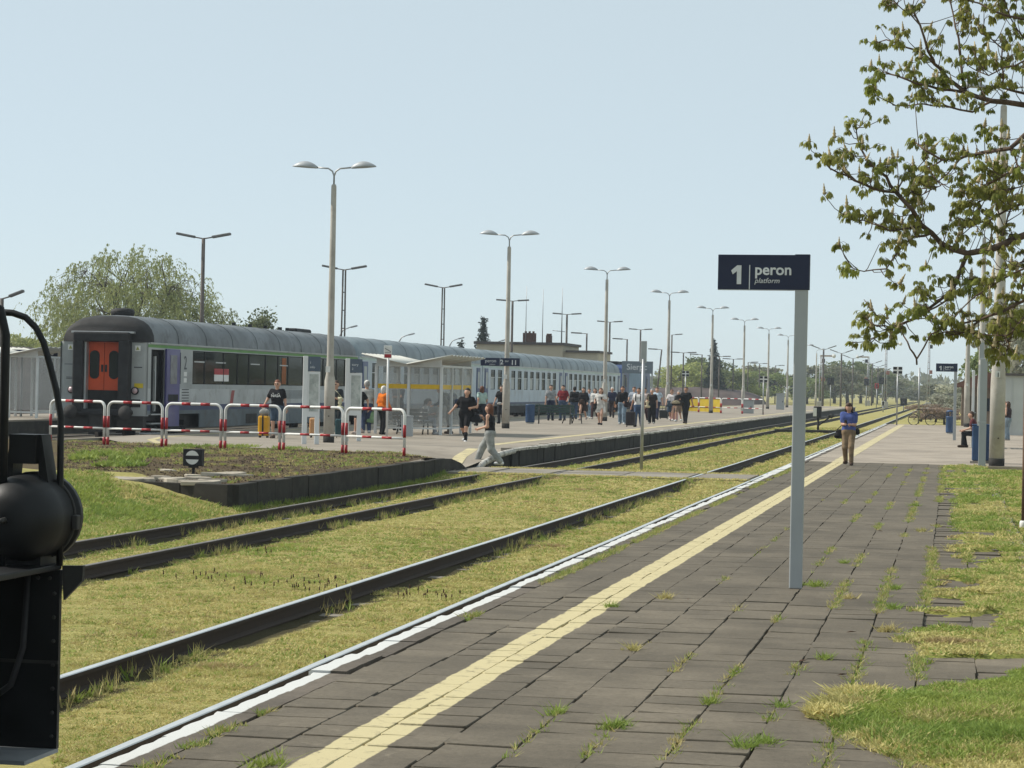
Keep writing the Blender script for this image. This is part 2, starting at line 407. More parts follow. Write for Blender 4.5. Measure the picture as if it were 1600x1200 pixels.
for (y, cx) in cells:
    z = P1+slab_sink(cx, y)+random.uniform(-.004, .004)*(1 if (y, cx) in near_set else .2)
    tx, ty = random.gauss(0, .007), random.gauss(0, .008)
    if (y, cx) not in near_set: tx *= .12; ty *= .3
    elif random.random() < .04: tx *= 3; ty *= 3
    rz = random.gauss(0, .006); dx, dy = random.gauss(0, .004), random.gauss(0, .006)
    if (y, cx) in near_set:
        o = link('paving_slab', random.choice(variants), plat1, (cx+dx, y+dy, z)); o.rotation_euler = (tx, ty, rz)
    else:
        M4 = Matrix.Translation((cx+dx, y+dy, z)) @ Matrix.Rotation(rz, 4, 'Z') @ Matrix.Rotation(tx, 4, 'X') @ Matrix.Rotation(ty, 4, 'Y')
        q = [M4 @ Vector(p) for p in ((-.1955, -.1985, 0), (.1955, -.1985, 0), (.1955, .1985, 0), (-.1955, .1985, 0), (-.1955, -.1965, -.05), (.1955, -.1965, -.05), (.1955, .1965, -.05), (-.1955, .1965, -.05))]
        b0 = len(far_v); far_v += [tuple(v) for v in q]
        far_f += [[b0+i for i in f] for f in ((0, 1, 2, 3), (0, 4, 5, 1), (1, 5, 6, 2), (2, 6, 7, 3), (3, 7, 4, 0))]
o = link('distant_paving_slabs', fastmesh('distant_paving_slabs', far_v, far_f, M_SLAB, 4), plat1); o['kind'] = 'stuff'
evars = []
for k in range(4):
    mb = MB(); pts = []
    x0, x1 = EDGE1, -3.83
    L = .99; nseg = 8
    yy = [-.495+L*i/nseg for i in range(nseg+1)]
    lft = [x0+random.uniform(-.012, .016) for _ in yy]
    vs = []
    for i, y in enumerate(yy):
        vs += [(lft[i]-x0, y, -.45), (lft[i]-x0, y, -.012), (lft[i]-x0+.014, y, 0), (x1-x0, y, random.uniform(-.004, .002)), (x1-x0, y, -.1)]
    fs = [(i*5+j, i*5+j+1, (i+1)*5+j+1, (i+1)*5+j) for i in range(nseg) for j in range(4)]
    fs += [(4, 3, 2, 1, 0), tuple(nseg*5+j for j in range(5))]
    evars.append(mb.add(vs, fs).mesh('edge_stone', M_EDGE))
y = 3.6
while y < 150:
    jog = .0 if y < 53 else (.07 if y < 62 else 0)
    o = link('edge_stone', random.choice(evars), plat1, (EDGE1+random.uniform(-.018, .018)-jog, y, P1+random.uniform(-.008, .01))); o.rotation_euler.z = random.gauss(0, .006); y += 1.0
# lighter asphalt half with a painted yellow line on it
pl1b = MB(); nyb = 44
for i in range(nyb):
    y0, y1 = 65.4+85.6*i/nyb, 65.4+85.6*(i+1)/nyb
    pl1b.quad((-3.83, y0, P1-.002+.004*math.sin(i)), (3.6, y0, P1-.002), (3.6, y1, P1-.002), (-3.83, y1, P1-.002))
pl1b.add([(-3.83, 151, P1-.002), (3.6, 151, P1-.002), (3.6, 151, -.4), (-3.83, 151, -.4)], [(0, 1, 2, 3)])
pl1b.quad((.7, 65.4, -.2), (3.6, 65.4, -.2), (3.6, 65.4, P1-.002), (.7, 65.4, P1-.002))
asph = struct(pl1b.build('platform_asphalt', M_ASPH))
M_YEL = pm('worn_yellow_paint', YEL, .8, .12, 2, 40, bmp=.2, dirt=(.25, .21, .16), dirtamt=.75)
mb = MB(); yy = np.arange(65.5, 150, 1.3)
for a, b_ in zip(yy[:-1], yy[1:]):
    w0, w1 = .012*math.sin(a*2.1), .012*math.sin(b_*2.1)
    mb.quad((-3.2+w0, a, P1+.003), (-2.84+w0, a, P1+.003), (-2.84+w1, b_, P1+.003), (-3.2+w1, b_, P1+.003))
tag(mb.build('yellow_line', M_YEL, asph))
# right-hand kerb with its step down to the grass
M_KERB = pm('kerb_concrete', (.24, .215, .18), .9, .2, 2, 60, bmp=.4, rnd=.15)
for k in range(48):
    y = 5+k*1.0
    if y > 46 and random.random() < .35: continue
    o = MB().bbox(-.08, .08, -.485, .485, -.3, 0).build('kerb_stone', M_KERB, plat1, (.86+random.uniform(-.02, .02), y, P1-.01+random.uniform(-.02, .015)), .008)
    o.rotation_euler = (random.gauss(0, .01), random.gauss(0, .02), random.gauss(0, .02))

# ---- platform 2
BL = lambda x: 57.0+(-13.1-x)*.37                      # near boundary (line of the barriers)
def z2(x, y):
    t = sst(66.5-y, 0, 9.5)*sst(np.asarray(x, float)+15.0, 0, 2.4)
    return P2-.39*t+.006*fbm2(x, y, 31, 3, .3)
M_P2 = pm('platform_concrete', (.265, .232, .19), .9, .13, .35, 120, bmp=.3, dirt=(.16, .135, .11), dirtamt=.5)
gx = np.concatenate([np.linspace(-23.9, -15.5, 12), np.linspace(-15, EDGE2-.28, 16)]); gt = np.concatenate([np.linspace(0, 12, 22)[:-1], np.linspace(12, 240, 60)])
A, T = np.meshgrid(gx, gt, indexing='ij'); base = np.where(A > -13.2, 56.9-(A+13.2)*.9, BL(A))
base = np.where(A < -21.5, base+(-21.5-A)*1.6, base)
B = base+T
idx = np.arange(A.size).reshape(A.shape)
q2 = np.stack([idx[:-1, :-1], idx[1:, :-1], idx[1:, 1:], idx[:-1, 1:]], -1).reshape(-1, 4)
plat2 = struct(link('platform', fastmesh('platform', np.stack([A, B, z2(A, B)], -1).reshape(-1, 3), q2, M_P2, 4, True)))
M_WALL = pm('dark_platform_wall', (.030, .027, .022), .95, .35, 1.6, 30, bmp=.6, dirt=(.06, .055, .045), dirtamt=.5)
M_COPE = pm('chipped_white_coping', (.50, .48, .44), .85, .2, 3, 40, bmp=.4, dirt=(.10, .085, .07), dirtamt=.95)
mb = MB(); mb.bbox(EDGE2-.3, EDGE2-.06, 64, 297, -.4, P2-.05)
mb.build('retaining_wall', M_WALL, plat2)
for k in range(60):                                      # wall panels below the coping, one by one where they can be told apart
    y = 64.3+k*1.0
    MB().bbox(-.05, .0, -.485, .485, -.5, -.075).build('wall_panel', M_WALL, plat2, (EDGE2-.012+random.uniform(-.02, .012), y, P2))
cv = []
for k in range(5):
    mb = MB(); yy = np.linspace(-.49, .49, 9); vs = []
    for y in yy:
        e = random.uniform(-.05, .012) if random.random() < .55 else random.uniform(-.012, .012)
        vs += [(-.34, y, -.09), (-.34, y, 0), (-.05+e*.6, y, random.uniform(-.003, .004)), (e+.03, y, -.018), (e+.02, y, -.085)]
    fs = [(i*5+j, i*5+(j+1) % 5, (i+1)*5+(j+1) % 5, (i+1)*5+j) for i in range(8) for j in range(5)]+[(4, 3, 2, 1, 0), tuple(40+j for j in range(5))]
    mi = [(1 if (q % 5) in (2, 3) else 0) for q in range(40)]+[0, 0]
    mb.add(vs, fs); mb.m = mi; cv.append(mb.mesh('coping_slab', [M_P2, M_COPE]))
for k in range(120):
    y = 64.3+k*1.0
    o = link('coping_slab', random.choice(cv), plat2, (EDGE2, y, P2+.012+random.uniform(-.012, .012))); o.rotation_euler = (random.gauss(0, .006), 0, random.gauss(0, .008))
mb = MB().bbox(EDGE2-.34, EDGE2, 184, 297, P2-.09, P2+.012, 0); mb.bbox(EDGE2-.06, EDGE2+.03, 184, 297, P2-.07, P2+.016, 1); mb.build('coping', [M_P2, M_COPE], plat2)
MB().bbox(-23.95, -23.75, 61.5, 297, -.4, P2+.004).build('train_side_edge', M_P2, plat2)
# sloping white end of the coping, where the ramp comes up from the crossing
mb = MB(); mb.tube([(EDGE2-.02, 64.0, P2-.06), (EDGE2-.08, 62.2, P2-.12), (EDGE2-.18, 60.6, .10), (EDGE2-.25, 59.8, -.10)], [.075, .085, .085, .075], 8)
mb.build('ramp_coping', M_COPE, plat2)
mb = MB(); mb.prism([(59.9, -.3), (64.2, -.3), (64.2, P2-.1), (62.2, P2-.14), (60.7, .06)], EDGE2-.32, EDGE2-.1, axis='X'); mb.build('ramp_cheek', M_WALL, plat2)
# yellow line, curving down the ramp
path = [(-12.1, 57.2), (-12.35, 59.0), (-12.75, 61.8), (-12.95, 64.4), (-13.0, 68), (-13.0, 75)]+[(-13.0, 75+3*i) for i in range(1, 74)]
mb = MB(); pv = []
for i, (x, y) in enumerate(path):
    wd = .17+.012*math.sin(i*1.7)
    for s_ in (-1, 1): pv.append((x+s_*wd, y, float(z2(x+s_*wd, y))+.006))
mb.add(pv, [(2*i, 2*i+1, 2*i+3, 2*i+2) for i in range(len(path)-1)]); mb.build('yellow_line', M_YEL, plat2)
mb = MB(); pv = []
path = [(-20.6, 60.4), (-21.9, 63.5), (-22.7, 67), (-22.9, 72)]+[(-22.9, 72+4*i) for i in range(1, 50)]
for i, (x, y) in enumerate(path):
    for s_ in (-1, 1): pv.append((x+s_*.12, y, float(z2(x, y))+.006))
mb.add(pv, [(2*i, 2*i+1, 2*i+3, 2*i+2) for i in range(len(path)-1)]); mb.build('yellow_line', M_YEL, plat2)

# ---- old platform stub: bare soil behind a low concrete wall
ZM = .31
M_DIRT = grass_mat('bare_soil', (.085, .060, .038), (.125, .11, .04), (.055, .038, .026))
gx = np.concatenate([np.linspace(-42, -24, 12)[:-1], np.linspace(-24, -12.14, 60)])
gt = np.linspace(0, 1, 60); A, T = np.meshgrid(gx, gt, indexing='ij')
lo = 39.55+np.clip((-12.2-A), 0, 3.4)*.32; hi = np.where(A > -13.1, 58.3, BL(A)+.5)
B = lo+(hi-lo)*T
Zm = ZM+(P2-.02-ZM)*sst(T, .5, 1)+.035*fbm2(A, B, 41, 4, .8)+.02*fbm2(A, B, 42, 3, 3)
Zm = Zm-.33*sst(B, 55.5, 58.3)*sst(A, -13.4, -12.2)
idx = np.arange(A.size).reshape(A.shape); q3 = np.stack([idx[:-1, :-1], idx[1:, :-1], idx[1:, 1:], idx[:-1, 1:]], -1).reshape(-1, 4)
soil = struct(link('soil_bed', fastmesh('soil_bed', np.stack([A, B, Zm], -1).reshape(-1, 3), q3, M_DIRT, 4, True)))
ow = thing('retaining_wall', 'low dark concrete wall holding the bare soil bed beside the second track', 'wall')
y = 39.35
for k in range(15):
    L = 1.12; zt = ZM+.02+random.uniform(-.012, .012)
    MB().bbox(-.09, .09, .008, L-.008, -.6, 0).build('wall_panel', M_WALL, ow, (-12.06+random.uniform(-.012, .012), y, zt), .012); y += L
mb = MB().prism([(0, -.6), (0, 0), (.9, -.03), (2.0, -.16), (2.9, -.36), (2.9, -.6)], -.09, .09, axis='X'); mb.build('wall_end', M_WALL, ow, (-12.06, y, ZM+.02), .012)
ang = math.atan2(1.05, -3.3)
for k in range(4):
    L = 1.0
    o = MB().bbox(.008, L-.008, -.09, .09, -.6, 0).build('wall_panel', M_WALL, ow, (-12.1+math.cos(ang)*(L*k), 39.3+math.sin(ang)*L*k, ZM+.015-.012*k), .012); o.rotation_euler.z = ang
M_RUB = pm('broken_concrete', (.36, .32, .26), .9, .25, 3, 50, bmp=.6, rnd=.2)
rub = thing('broken_concrete', 'broken pale concrete pieces lying on the soil behind the low wall', 'rubble', (0, 0, 0))
for px_, py_, s_ in [(195, 748, .55), (235, 747, .28), (268, 748, .3), (285, 751, .35), (300, 752, .3), (318, 753, .4), (330, 750, .3), (250, 745, .22), (345, 741, .4), (358, 740, .35), (372, 742, .3), (300, 743, .2), (262, 735, .18), (312, 747, .3), (228, 749, .2)]:
    p = G(px_, py_, ZM+.03); n_ = 7
    out = [(math.cos(2*math.pi*i/n_)*s_*random.uniform(.6, 1.1), math.sin(2*math.pi*i/n_)*s_*random.uniform(.35, .7)) for i in range(n_)]
    o = MB().prism(out, -.05, .02, axis='Z').build('concrete_piece', M_RUB, rub, (p.x, p.y, p.z), .01); o.rotation_euler = (random.uniform(-.06, .06), random.uniform(-.06, .06), random.uniform(-.3, .3))

# ---- level crossing between the platforms: flush slabs
M_CROSS = pm('crossing_concrete', (.235, .21, .175), .9, .15, .8, 60, bmp=.3, rnd=.12, dirt=(.17, .15, .12), dirtamt=.4)
cr = struct(MB().bbox(-13.6, -4.15, 56.2, 60.2, -.4, -.05).build('crossing', M_SOIL))
for x0, x1 in ((-13.5, X2-.84), (X2-.66, X2+.66), (X2+.84, -7.85), (-7.83, X1-.84), (X1-.66, X1+.66), (X1+.84, EDGE1-.03)):
    for k in range(4):
        zt = .008
        o = MB().bbox(x0+.01, x1-.01, 56.2+k*1.0+.01, 57.2+k*1.0-.01, -.1, zt).build('crossing_slab', M_CROSS, cr, (0, 0, random.uniform(-.008, .006)), .008)

# ---- platform 3 at the far left
plat3 = struct(MB().bbox(-38, -33, 66, 260, -.4, P2+.12).build('platform', M_P2))
MB().bbox(-33, -32.92, 66, 260, -.35, P2+.06).build('retaining_wall', M_WALL, plat3)
# ================================================================ the train
M_BLK = pm('sooty_black', (.018, .018, .019), .75, .3, 4, 50, bmp=.25)
M_RUBBER = pm('gangway_rubber', (.022, .022, .024), .7, .25, 5, 40)
M_ROOF = pm('weathered_coach_roof', (.15, .165, .175), .55, .28, .8, 30, .2, .4, .12, dirt=(.06, .065, .07), dirtamt=.7)
M_ROOF2 = pm('pale_coach_roof', (.20, .24, .26), .5, .2, .7, 30, .2, .4, .1, dirt=(.12, .14, .15), dirtamt=.6)
M_SIDE1 = pm('grey_coach_side', (.33, .35, .35), .5, .12, .6, 20, spec=.4, bmp=.04, dirt=(.20, .20, .19), dirtamt=.5)
M_SIDE1L = pm('light_grey_coach_panel', (.44, .46, .46), .5, .12, .7, 20, spec=.4, bmp=.04, dirt=(.24, .24, .22), dirtamt=.6)
M_SKIRT = pm('dusty_coach_skirt', (.13, .155, .17), .65, .25, .8, 20, bmp=.08, dirt=(.10, .09, .08), dirtamt=.6)
M_SIDE2 = pm('silver_coach_side', (.46, .53, .58), .5, .1, .6, 20, spec=.4, bmp=.04, dirt=(.32, .33, .33), dirtamt=.5)
M_GREEN = pm('green_stripe', (.10, .26, .055), .5, .1, 1, 30)
M_MINT = pm('pale_cantrail', (.45, .56, .52), .5, .1, 1, 30)
M_NAVY = pm('navy_stripe', (.035, .05, .12), .5, .15, 1, 30)
M_VIO = pm('violet_blue_door', (.075, .07, .20), .45, .12, 1, 30, coat=.2)
M_BLUE = pm('blue_coach_door', (.03, .06, .17), .45, .15, 1, 30, coat=.2)
M_ORANGE = pm('orange_gangway_door', (.55, .075, .02), .5, .12, 1.5, 30)
M_ALU = pm('brushed_frame', (.42, .44, .45), .4, .1, 4, 60, .5, .5)
M_STEEL = pm('dark_underframe', (.035, .033, .032), .8, .35, 3, 40, bmp=.3)
M_WHEEL = pm('steel_wheel', (.07, .06, .055), .6, .25, 4, 60, .5)
def glass_mat(name, c, rough=.06):
    mt, n, b = nodes(name); p = pos(n)
    cc = mix(n, noise(n, p, .8, 4), lin(c), scl(n, lin(c), 2.2)); n.links.new(cc, b.inputs['Base Color'])
    b.inputs['Roughness'].default_value = rough; b.inputs['Specular IOR Level'].default_value = .05; return mt
M_TINT = glass_mat('tinted_coach_glass', (.016, .019, .016))
M_DGLASS = glass_mat('dark_vent_glass', (.014, .017, .022))
M_PALEG = glass_mat('curtained_glass', (.24, .26, .26), .25)
M_WHITE = flat('white_paint', (.72, .72, .70), .55)
M_REDP = pm('red_paint', (.36, .02, .025), .5, .12, 3, 40)
M_YELP = flat('yellow_sticker', (.55, .42, .03))
M_DTXT = flat('dark_lettering', (.06, .065, .075))
M_RUST = pm('orange_curtain', (.30, .10, .03), .8, .3, 2, 20)
M_DARKIN = pm('dark_interior', (.02, .02, .02), .9, .3, 3, 30)

def side_wall(mb, x, y0, y1, zb, openings, mi_of, inward):
    """flat wall at x with real rectangular openings; zb = z break lines; mi_of(z) picks the band material"""
    yc = sorted(set([y0, y1]+[o[0] for o in openings]+[o[1] for o in openings]))
    zc = sorted(set(list(zb)+[o[2] for o in openings]+[o[3] for o in openings]))
    for a, b in zip(yc[:-1], yc[1:]):
        for c, d in zip(zc[:-1], zc[1:]):
            ym, zm = (a+b)/2, (c+d)/2
            if any(o[0] < ym < o[1] and o[2] < zm < o[3] for o in openings): continue
            mb.quad((x, a, c), (x, b, c), (x, b, d), (x, a, d), mi_of(zm))
    for o in openings:                                   # reveals
        xi = x+inward*.06; ya, yb, za, zb_ = o[:4]
        for q in (((x, ya, za), (x, yb, za), (xi, yb, za), (xi, ya, za)), ((x, ya, zb_), (xi, ya, zb_), (xi, yb, zb_), (x, yb, zb_)),
                  ((x, ya, za), (xi, ya, za), (xi, ya, zb_), (x, ya, zb_)), ((x, yb, za), (x, yb, zb_), (xi, yb, zb_), (xi, yb, za))): mb.quad(*q, len(mb_m))
mb_m = [0, 1, 2, 3, 4]                                   # index of the reveal material in the side lists
HW = 1.41
def roof_profile(h=1.0, w=1.0, n=14):
    pts = []
    for i in range(n+1):
        a = math.pi*i/n
        cx, sx_ = math.cos(a), math.sin(a)
        pts.append((HW*w*math.copysign(abs(cx)**.62, cx), 3.2+.85*h*sx_**.85))
    return pts
def bogie(parent, y):
    mb = MB()
    for s in (-1, 1):
        mb.box((s*1.0, 0, .52), (.12, 2.9, .22)); mb.box((s*1.0, -1.25, .46), (.26, .3, .3)); mb.box((s*1.0, 1.25, .46), (.26, .3, .3)); mb.box((s*1.0, 0, .62), (.2, .8, .3))
    mb.box((0, 0, .6), (2.0, .5, .25))
    b = mb.build('bogie', M_STEEL, parent, (0, y, 0))
    for yy in (-1.25, 1.25):
        for s in (-1, 1):
            MB().lathe([(.06, -.07), (.40, -.065), (.46, -.06), (.46, .05), (.49, .05), (.49, .075), (.06, .07)], 20, axis='X').build('wheel', M_WHEEL, b, (s*.75, yy, .46))
    return b
def coach(y, label, first=False, L=26.1, roofm=None):
    t = thing('passenger_coach', label, 'railway coach', (X3, y, 0), 0, 'coaches of the train at the far platform')
    roofm = roofm or M_ROOF2
    zb = (1.0, 1.12, 1.30, 1.80, 1.93, 3.06, 3.15, 3.2)
    if first:
        ops = [(.30, 1.5, 1.0, 3.0), (2.85, 3.15, 1.95, 2.95), (4.35, 24.1, 1.95, 3.03), (24.6, 25.8, 1.0, 3.0)]
        mats = [M_SKIRT, M_NAVY, M_SIDE1L, M_SIDE1, M_GREEN, M_DARKIN]
        f = lambda z: 0 if z < 1.12 else 1 if z < 1.30 else 2 if z < 1.80 else 3 if z < 3.06 else 4 if z < 3.15 else 3
    else:
        ops = [(.45, 1.35, 1.0, 3.0), (24.7, 25.6, 1.0, 3.0)]+[(2.2+2.0*i, 3.35+2.0*i, 1.9, 2.95) for i in range(11)]
        mats = [M_SKIRT, M_NAVY, M_SIDE2, M_SIDE2, M_MINT, M_DARKIN]
        f = lambda z: 0 if z < 1.12 else 1 if z < 1.20 else 2 if z < 1.80 else 3 if z < 3.06 else 4
    zb = (1.0, 1.12, 1.20, 1.30, 1.80, 1.93, 3.06, 3.15, 3.2)
    mb = MB()
    side_wall(mb, HW, 0, L, zb, ops, f, -1)
    side_wall(mb, -HW, 0, L, zb, [], f, 1)
    if not first:
        for x0, x1 in ((-HW, -.55), (.55, HW)): mb.quad((x0, 0, 1.0), (x1, 0, 1.0), (x1, 0, 3.2), (x0, 0, 3.2), 2)
        mb.quad((-.55, .05, 1.0), (.55, .05, 1.0), (.55, .05, 3.2), (-.55, .05, 3.2), 5)
    mb.quad((-HW, L, 1.0), (HW, L, 1.0), (HW, L, 3.2), (-HW, L, 3.2), 2)
    mb.quad((-HW, 0, 1.0), (HW, 0, 1.0), (HW, L, 1.0), (-HW, L, 1.0), 0)
    body = mb.build('body', mats, t)
    MB().bbox(-1.2, 1.2, .15, L-.1, 1.02, 3.18).build('interior', M_DARKIN, t)
    # roof: loft with domed ends
    secs = [(-.02, .60, .93), (.18, .84, .975), (.55, .965, 1), (1.1, 1, 1), (L-1.1, 1, 1), (L-.55, .965, 1), (L-.18, .84, .975), (L+.02, .60, .93)]
    mb = MB(); vs = []
    for yy, h, w_ in secs: vs += [(x, yy, z) for x, z in roof_profile(h, w_)]
    k = 15
    mb.add(vs, [(i*k+j, i*k+j+1, (i+1)*k+j+1, (i+1)*k+j) for i in range(len(secs)-1) for j in range(k-1)]+[tuple(range(k))[::-1], tuple(range((len(secs)-1)*k, len(secs)*k))], 0, True)
    if first:
        for i in range(len(mb.f)):
            if max(mb.f[i]) < 3*k: mb.m[i] = 1
        mb.m[-2] = 1
    else: mb.m[-1] = 0
    roof = mb.build('roof', [roofm, M_BLK], t)
    MB().box((HW+.012, L/2, 3.19), (.05, L-.3, .045)).build('gutter', M_ALU if not first else M_SIDE1, roof)
    for i in range(1, 9): MB().tube([(HW*math.copysign(abs(math.cos(a))**.62, math.cos(a))*1.004, 0, 3.2+.853*math.sin(a)**.85) for a in [math.pi*j/14 for j in range(15)]], .012, 4).build('roof_seam', roofm, roof, (0, i*2.9, 0))
    # glazing
    for o in ops[(2 if first else 2):]:
        ya, yb, za, z_ = o
        if first and ya > 24.3: continue
        if first:
            w = MB().bbox(HW-.05, HW-.035, ya+.02, yb-.02, za+.02, z_-.02).build('window', M_TINT, t)
            if yb-ya > 3:
                yy = ya
                kk = 0
                while yy < yb-.5:
                    yy += [1.35, 2.05, 1.6][kk % 3]; kk += 1
                    if yy < yb-.2: MB().bbox(HW-.034, HW-.018, yy-.04, yy+.04, za+.02, z_-.02).build('mullion', M_DARKIN, w)
                for q in (4.6, 6.9, 10.9, 14.6, 18.4):
                    MB().bbox(HW-.034, HW-.02, q, q+1.1, 2.66, 2.70).build('vent_bar', M_ALU, w)
                MB().bbox(HW-.034, HW-.02, 6.75, 8.35, 2.28, 2.48).build('poster', M_REDP, w)
                MB().bbox(HW-.034, HW-.02, 6.75, 8.35, 2.06, 2.28).build('poster', M_WHITE, w)
                for q in (14.9, 18.9, 21.4): MB().bbox(HW-.034, HW-.022, q, q+.55, 2.0, 2.95).build('curtain', M_RUST, w)
        else:
            w = MB().bbox(HW-.05, HW-.035, ya+.02, yb-.02, za+.02, 2.55).build('window', M_PALEG if random.random() < .7 else M_TINT, t)
            MB().bbox(HW-.05, HW-.030, ya+.02, yb-.02, 2.55, z_-.02).build('vent_pane', M_DGLASS, w)
            MB().bbox(HW-.03, HW-.012, ya+.01, yb-.01, 2.53, 2.57).build('glazing_bar', M_ALU, w)
    if first:
        # end wall with gangway, hood and orange doors
        mb = MB()
        for s in (-1,): mb.add([(s*.80, 0, .95), (s*(HW-.12), 0, .95), (s*(HW-.12), 0, 3.2), (s*.80, 0, 3.2)], [(0, 1, 2, 3)]); mb.add([(s*(HW-.12), 0, .95), (s*(HW-.03), .03, .95), (s*HW, .12, .95), (s*HW, .12, 3.2), (s*(HW-.03), .03, 3.2), (s*(HW-.12), 0, 3.2)], [(0, 1, 4, 5), (1, 2, 3, 4)], 0, True)
        ew = mb.build('end_wall', M_SIDE1, t)
        mb = MB(); s = 1
        mb.add([(s*.80, 0, .95), (s*(HW-.12), 0, .95), (s*(HW-.12), 0, 3.2), (s*.80, 0, 3.2)], [(0, 1, 2, 3)]); mb.add([(s*(HW-.12), 0, .95), (s*(HW-.03), .03, .95), (s*HW, .12, .95), (s*HW, .12, 3.2), (s*(HW-.03), .03, 3.2), (s*(HW-.12), 0, 3.2)], [(0, 1, 4, 5), (1, 2, 3, 4)], 0, True)
        mb.build('end_wall', M_SIDE1, t)
        mb = MB()
        mb.bbox(-.90, -.56, -.34, .02, 1.05, 3.25); mb.bbox(.56, .90, -.34, .02, 1.05, 3.25); mb.bbox(-.90, .90, -.34, .02, 3.2, 3.5)
        mb.bbox(-.9, .9, -.30, .02, .95, 1.15)
        mb.build('gangway', M_RUBBER, t, None, .05)
        MB().bbox(-1.0, 1.0, -.20, .0, 3.46, 3.52).build('gangway_hood', M_ALU, t, None, .01)
        MB().bbox(-.56, -.50, -.2, .08, 1.15, 3.2).build('gangway_frame', M_ALU, t)
        MB().bbox(-.56, .56, .0, .02, 1.12, 1.72).build('door_plate', M_DARKIN, t)
        for s in (-1, 1):
            d = MB().bbox(s*.008, s*.55, .03, .06, 1.68, 3.2).build('door', M_ORANGE, t)
            prof = [(math.cos(a)*.125, math.sin(a)*.125+(.28 if math.sin(a) >= 0 else -.28)) for a in [2*math.pi*i/20 for i in range(20)]]
            MB().prism([(x+s*.31, z+2.5) for x, z in prof], .01, .034).build('door_window', M_TINT, d)
            fr = MB().tube([(x*1.12+s*.31, .022, z*1.03+2.5) for x, z in prof+prof[:1]], .02, 6).build('window_seal', M_RUBBER, d)
            MB().bbox(s*.03, s*.09, .0, .03, 2.28, 2.5).build('handle', M_RUBBER, d)
            lx = s*1.02
            l = MB().lathe([(.12, -.05), (.12, .02)], 20, (lx, 0, 1.72), axis='Y').build('tail_lamp', M_RUBBER, t)
            MB().lathe([(.085, -.062), (.085, -.045)], 18, (lx, 0, 1.72), axis='Y').build('lens', pm('pale_red_lens', (.50, .36, .38), .25, .05), l)
            st = MB().box((s*1.08, -.012, 3.02), (.17, .01, .17)).build('warning_sticker', M_WHITE, ew)
            MB().prism([(s*1.08-.06, 2.97), (s*1.08+.06, 2.97), (s*1.08, 3.08)], -.024, -.018).build('warning_triangle', pm('sticker_olive', (.30, .32, .10)), ew)
            bf = MB().lathe([(.09, 0), (.09, -.5), (.21, -.52), (.22, -.56), (.21, -.60)], 18, (s*.875, .1, 1.05), axis='Y').build('buffer', M_STEEL, t)
            MB().bbox(s*.45, s*1.3, -.02, .25, .55, .95).build('buffer_beam', M_STEEL, t)
        MB().box((1.13, -.012, 1.88), (.28, .01, .14)).build('yellow_plate', M_YELP, ew)
        MB().box((1.04, -.012, 1.34), (.30, .02, .24)).build('socket_box', M_BLK, ew)
        for zz, ww in ((2.5, .34), (2.1, .22), (2.06, .22)): MB().box((-1.1, -.006, zz), (ww, .006, .018)).build('lettering', M_DTXT, ew)
        MB().box((1.1, -.006, 2.44), (.26, .006, .03)).build('lettering', M_DTXT, ew)
        MB().bbox(-.35, .35, -.25, .3, .45, .95).build('coupling', M_STEEL, t)
        # open plug door beside the dark vestibule
        d = MB().bbox(HW+.03, HW+.09, 1.52, 2.82, .62, 3.04).build('door', M_VIO, t)
        MB().bbox(HW+.092, HW+.10, 1.85, 2.5, 1.95, 2.85).build('door_window', pm('hazy_door_glass', (.16, .17, .20), .2, .3, 2), d)
        MB().bbox(HW+.092, HW+.10, 1.7, 2.65, 1.4, 1.62).build('door_grille', M_BLK, d)
        MB().tube([(HW-.02, .62, 1.1), (HW+.03, .62, 1.2), (HW+.03, .62, 2.3), (HW-.02, .62, 2.4)], .018, 6).build('handrail', M_ALU, t)
        MB().bbox(HW-.12, HW-.06, .85, .95, 1.1, 2.8).build('vestibule_edge', M_SIDE1, t)
        for zz in (.42, .72, 1.0): MB().bbox(HW-.35, HW+.02, .35, 1.45, zz-.02, zz+.02).build('step', M_ALU, t)
        MB().bbox(HW-.04, HW-.01, 5.2, 24.0, .55, 1.0).build('skirt', M_SKIRT, t)
        for yy in (10.4, 16.0, 20.5): MB().bbox(HW-.02, HW+.004, yy, yy+1.3, .62, .95).build('equipment_hatch', M_STEEL if yy == 10.4 else M_SKIRT, t)
        for i in range(7): MB().bbox(HW+.002, HW+.01, 15.2, 17.6, 1.48+i*.045, 1.50+i*.045).build('louvre', M_SKIRT, t)
        text('class_number', '2', .62, M_DTXT, t, (HW+.006, 3.45, 2.42), (R(90), 0, R(90)))
        for i, zz in enumerate((2.2, 2.0)): MB().bbox(HW+.002, HW+.008, 3.45, 3.75, zz, zz+.14).build('pictogram', M_WHITE, t)
        for i in range(5): MB().bbox(HW+.002, HW+.007, 3.3, 4.0, 1.4+i*.09, 1.43+i*.09).build('lettering', M_DTXT, t)
        MB().add([(HW+.004, 8.4, 1.2), (HW+.004, 8.75, 1.2), (HW+.004, 9.0, 1.76), (HW+.004, 8.65, 1.76)], [(0, 1, 2, 3)]).build('red_mark', pm('faded_red', (.36, .09, .08), .6), t)
        MB().lathe([(.28, 0), (.36, .06), (.38, .16), (.34, .24), (.2, .28)], 18, (-.15, 2.0, 4.02)).build('roof_vent', M_BLK, roof)
        MB().box((.1, 21.6, 4.08), (.5, 2.2, .22)).build('roof_vent', M_BLK, roof, None, .08)
        for yy in (13, 15, 17, 19, 20): MB().box((.1, yy, 4.08), (.12, .12, .2)).build('roof_vent', M_BLK, roof)
    else:
        for ya, yb in ((.45, 1.35), (24.7, 25.6)):
            d = MB().bbox(HW-.03, HW+.035, ya+.02, yb-.02, 1.0, 3.0).build('door', M_BLUE, t)
            MB().bbox(HW+.036, HW+.042, ya+.2, yb-.2, 1.95, 2.8).build('door_window', M_PALEG, d)
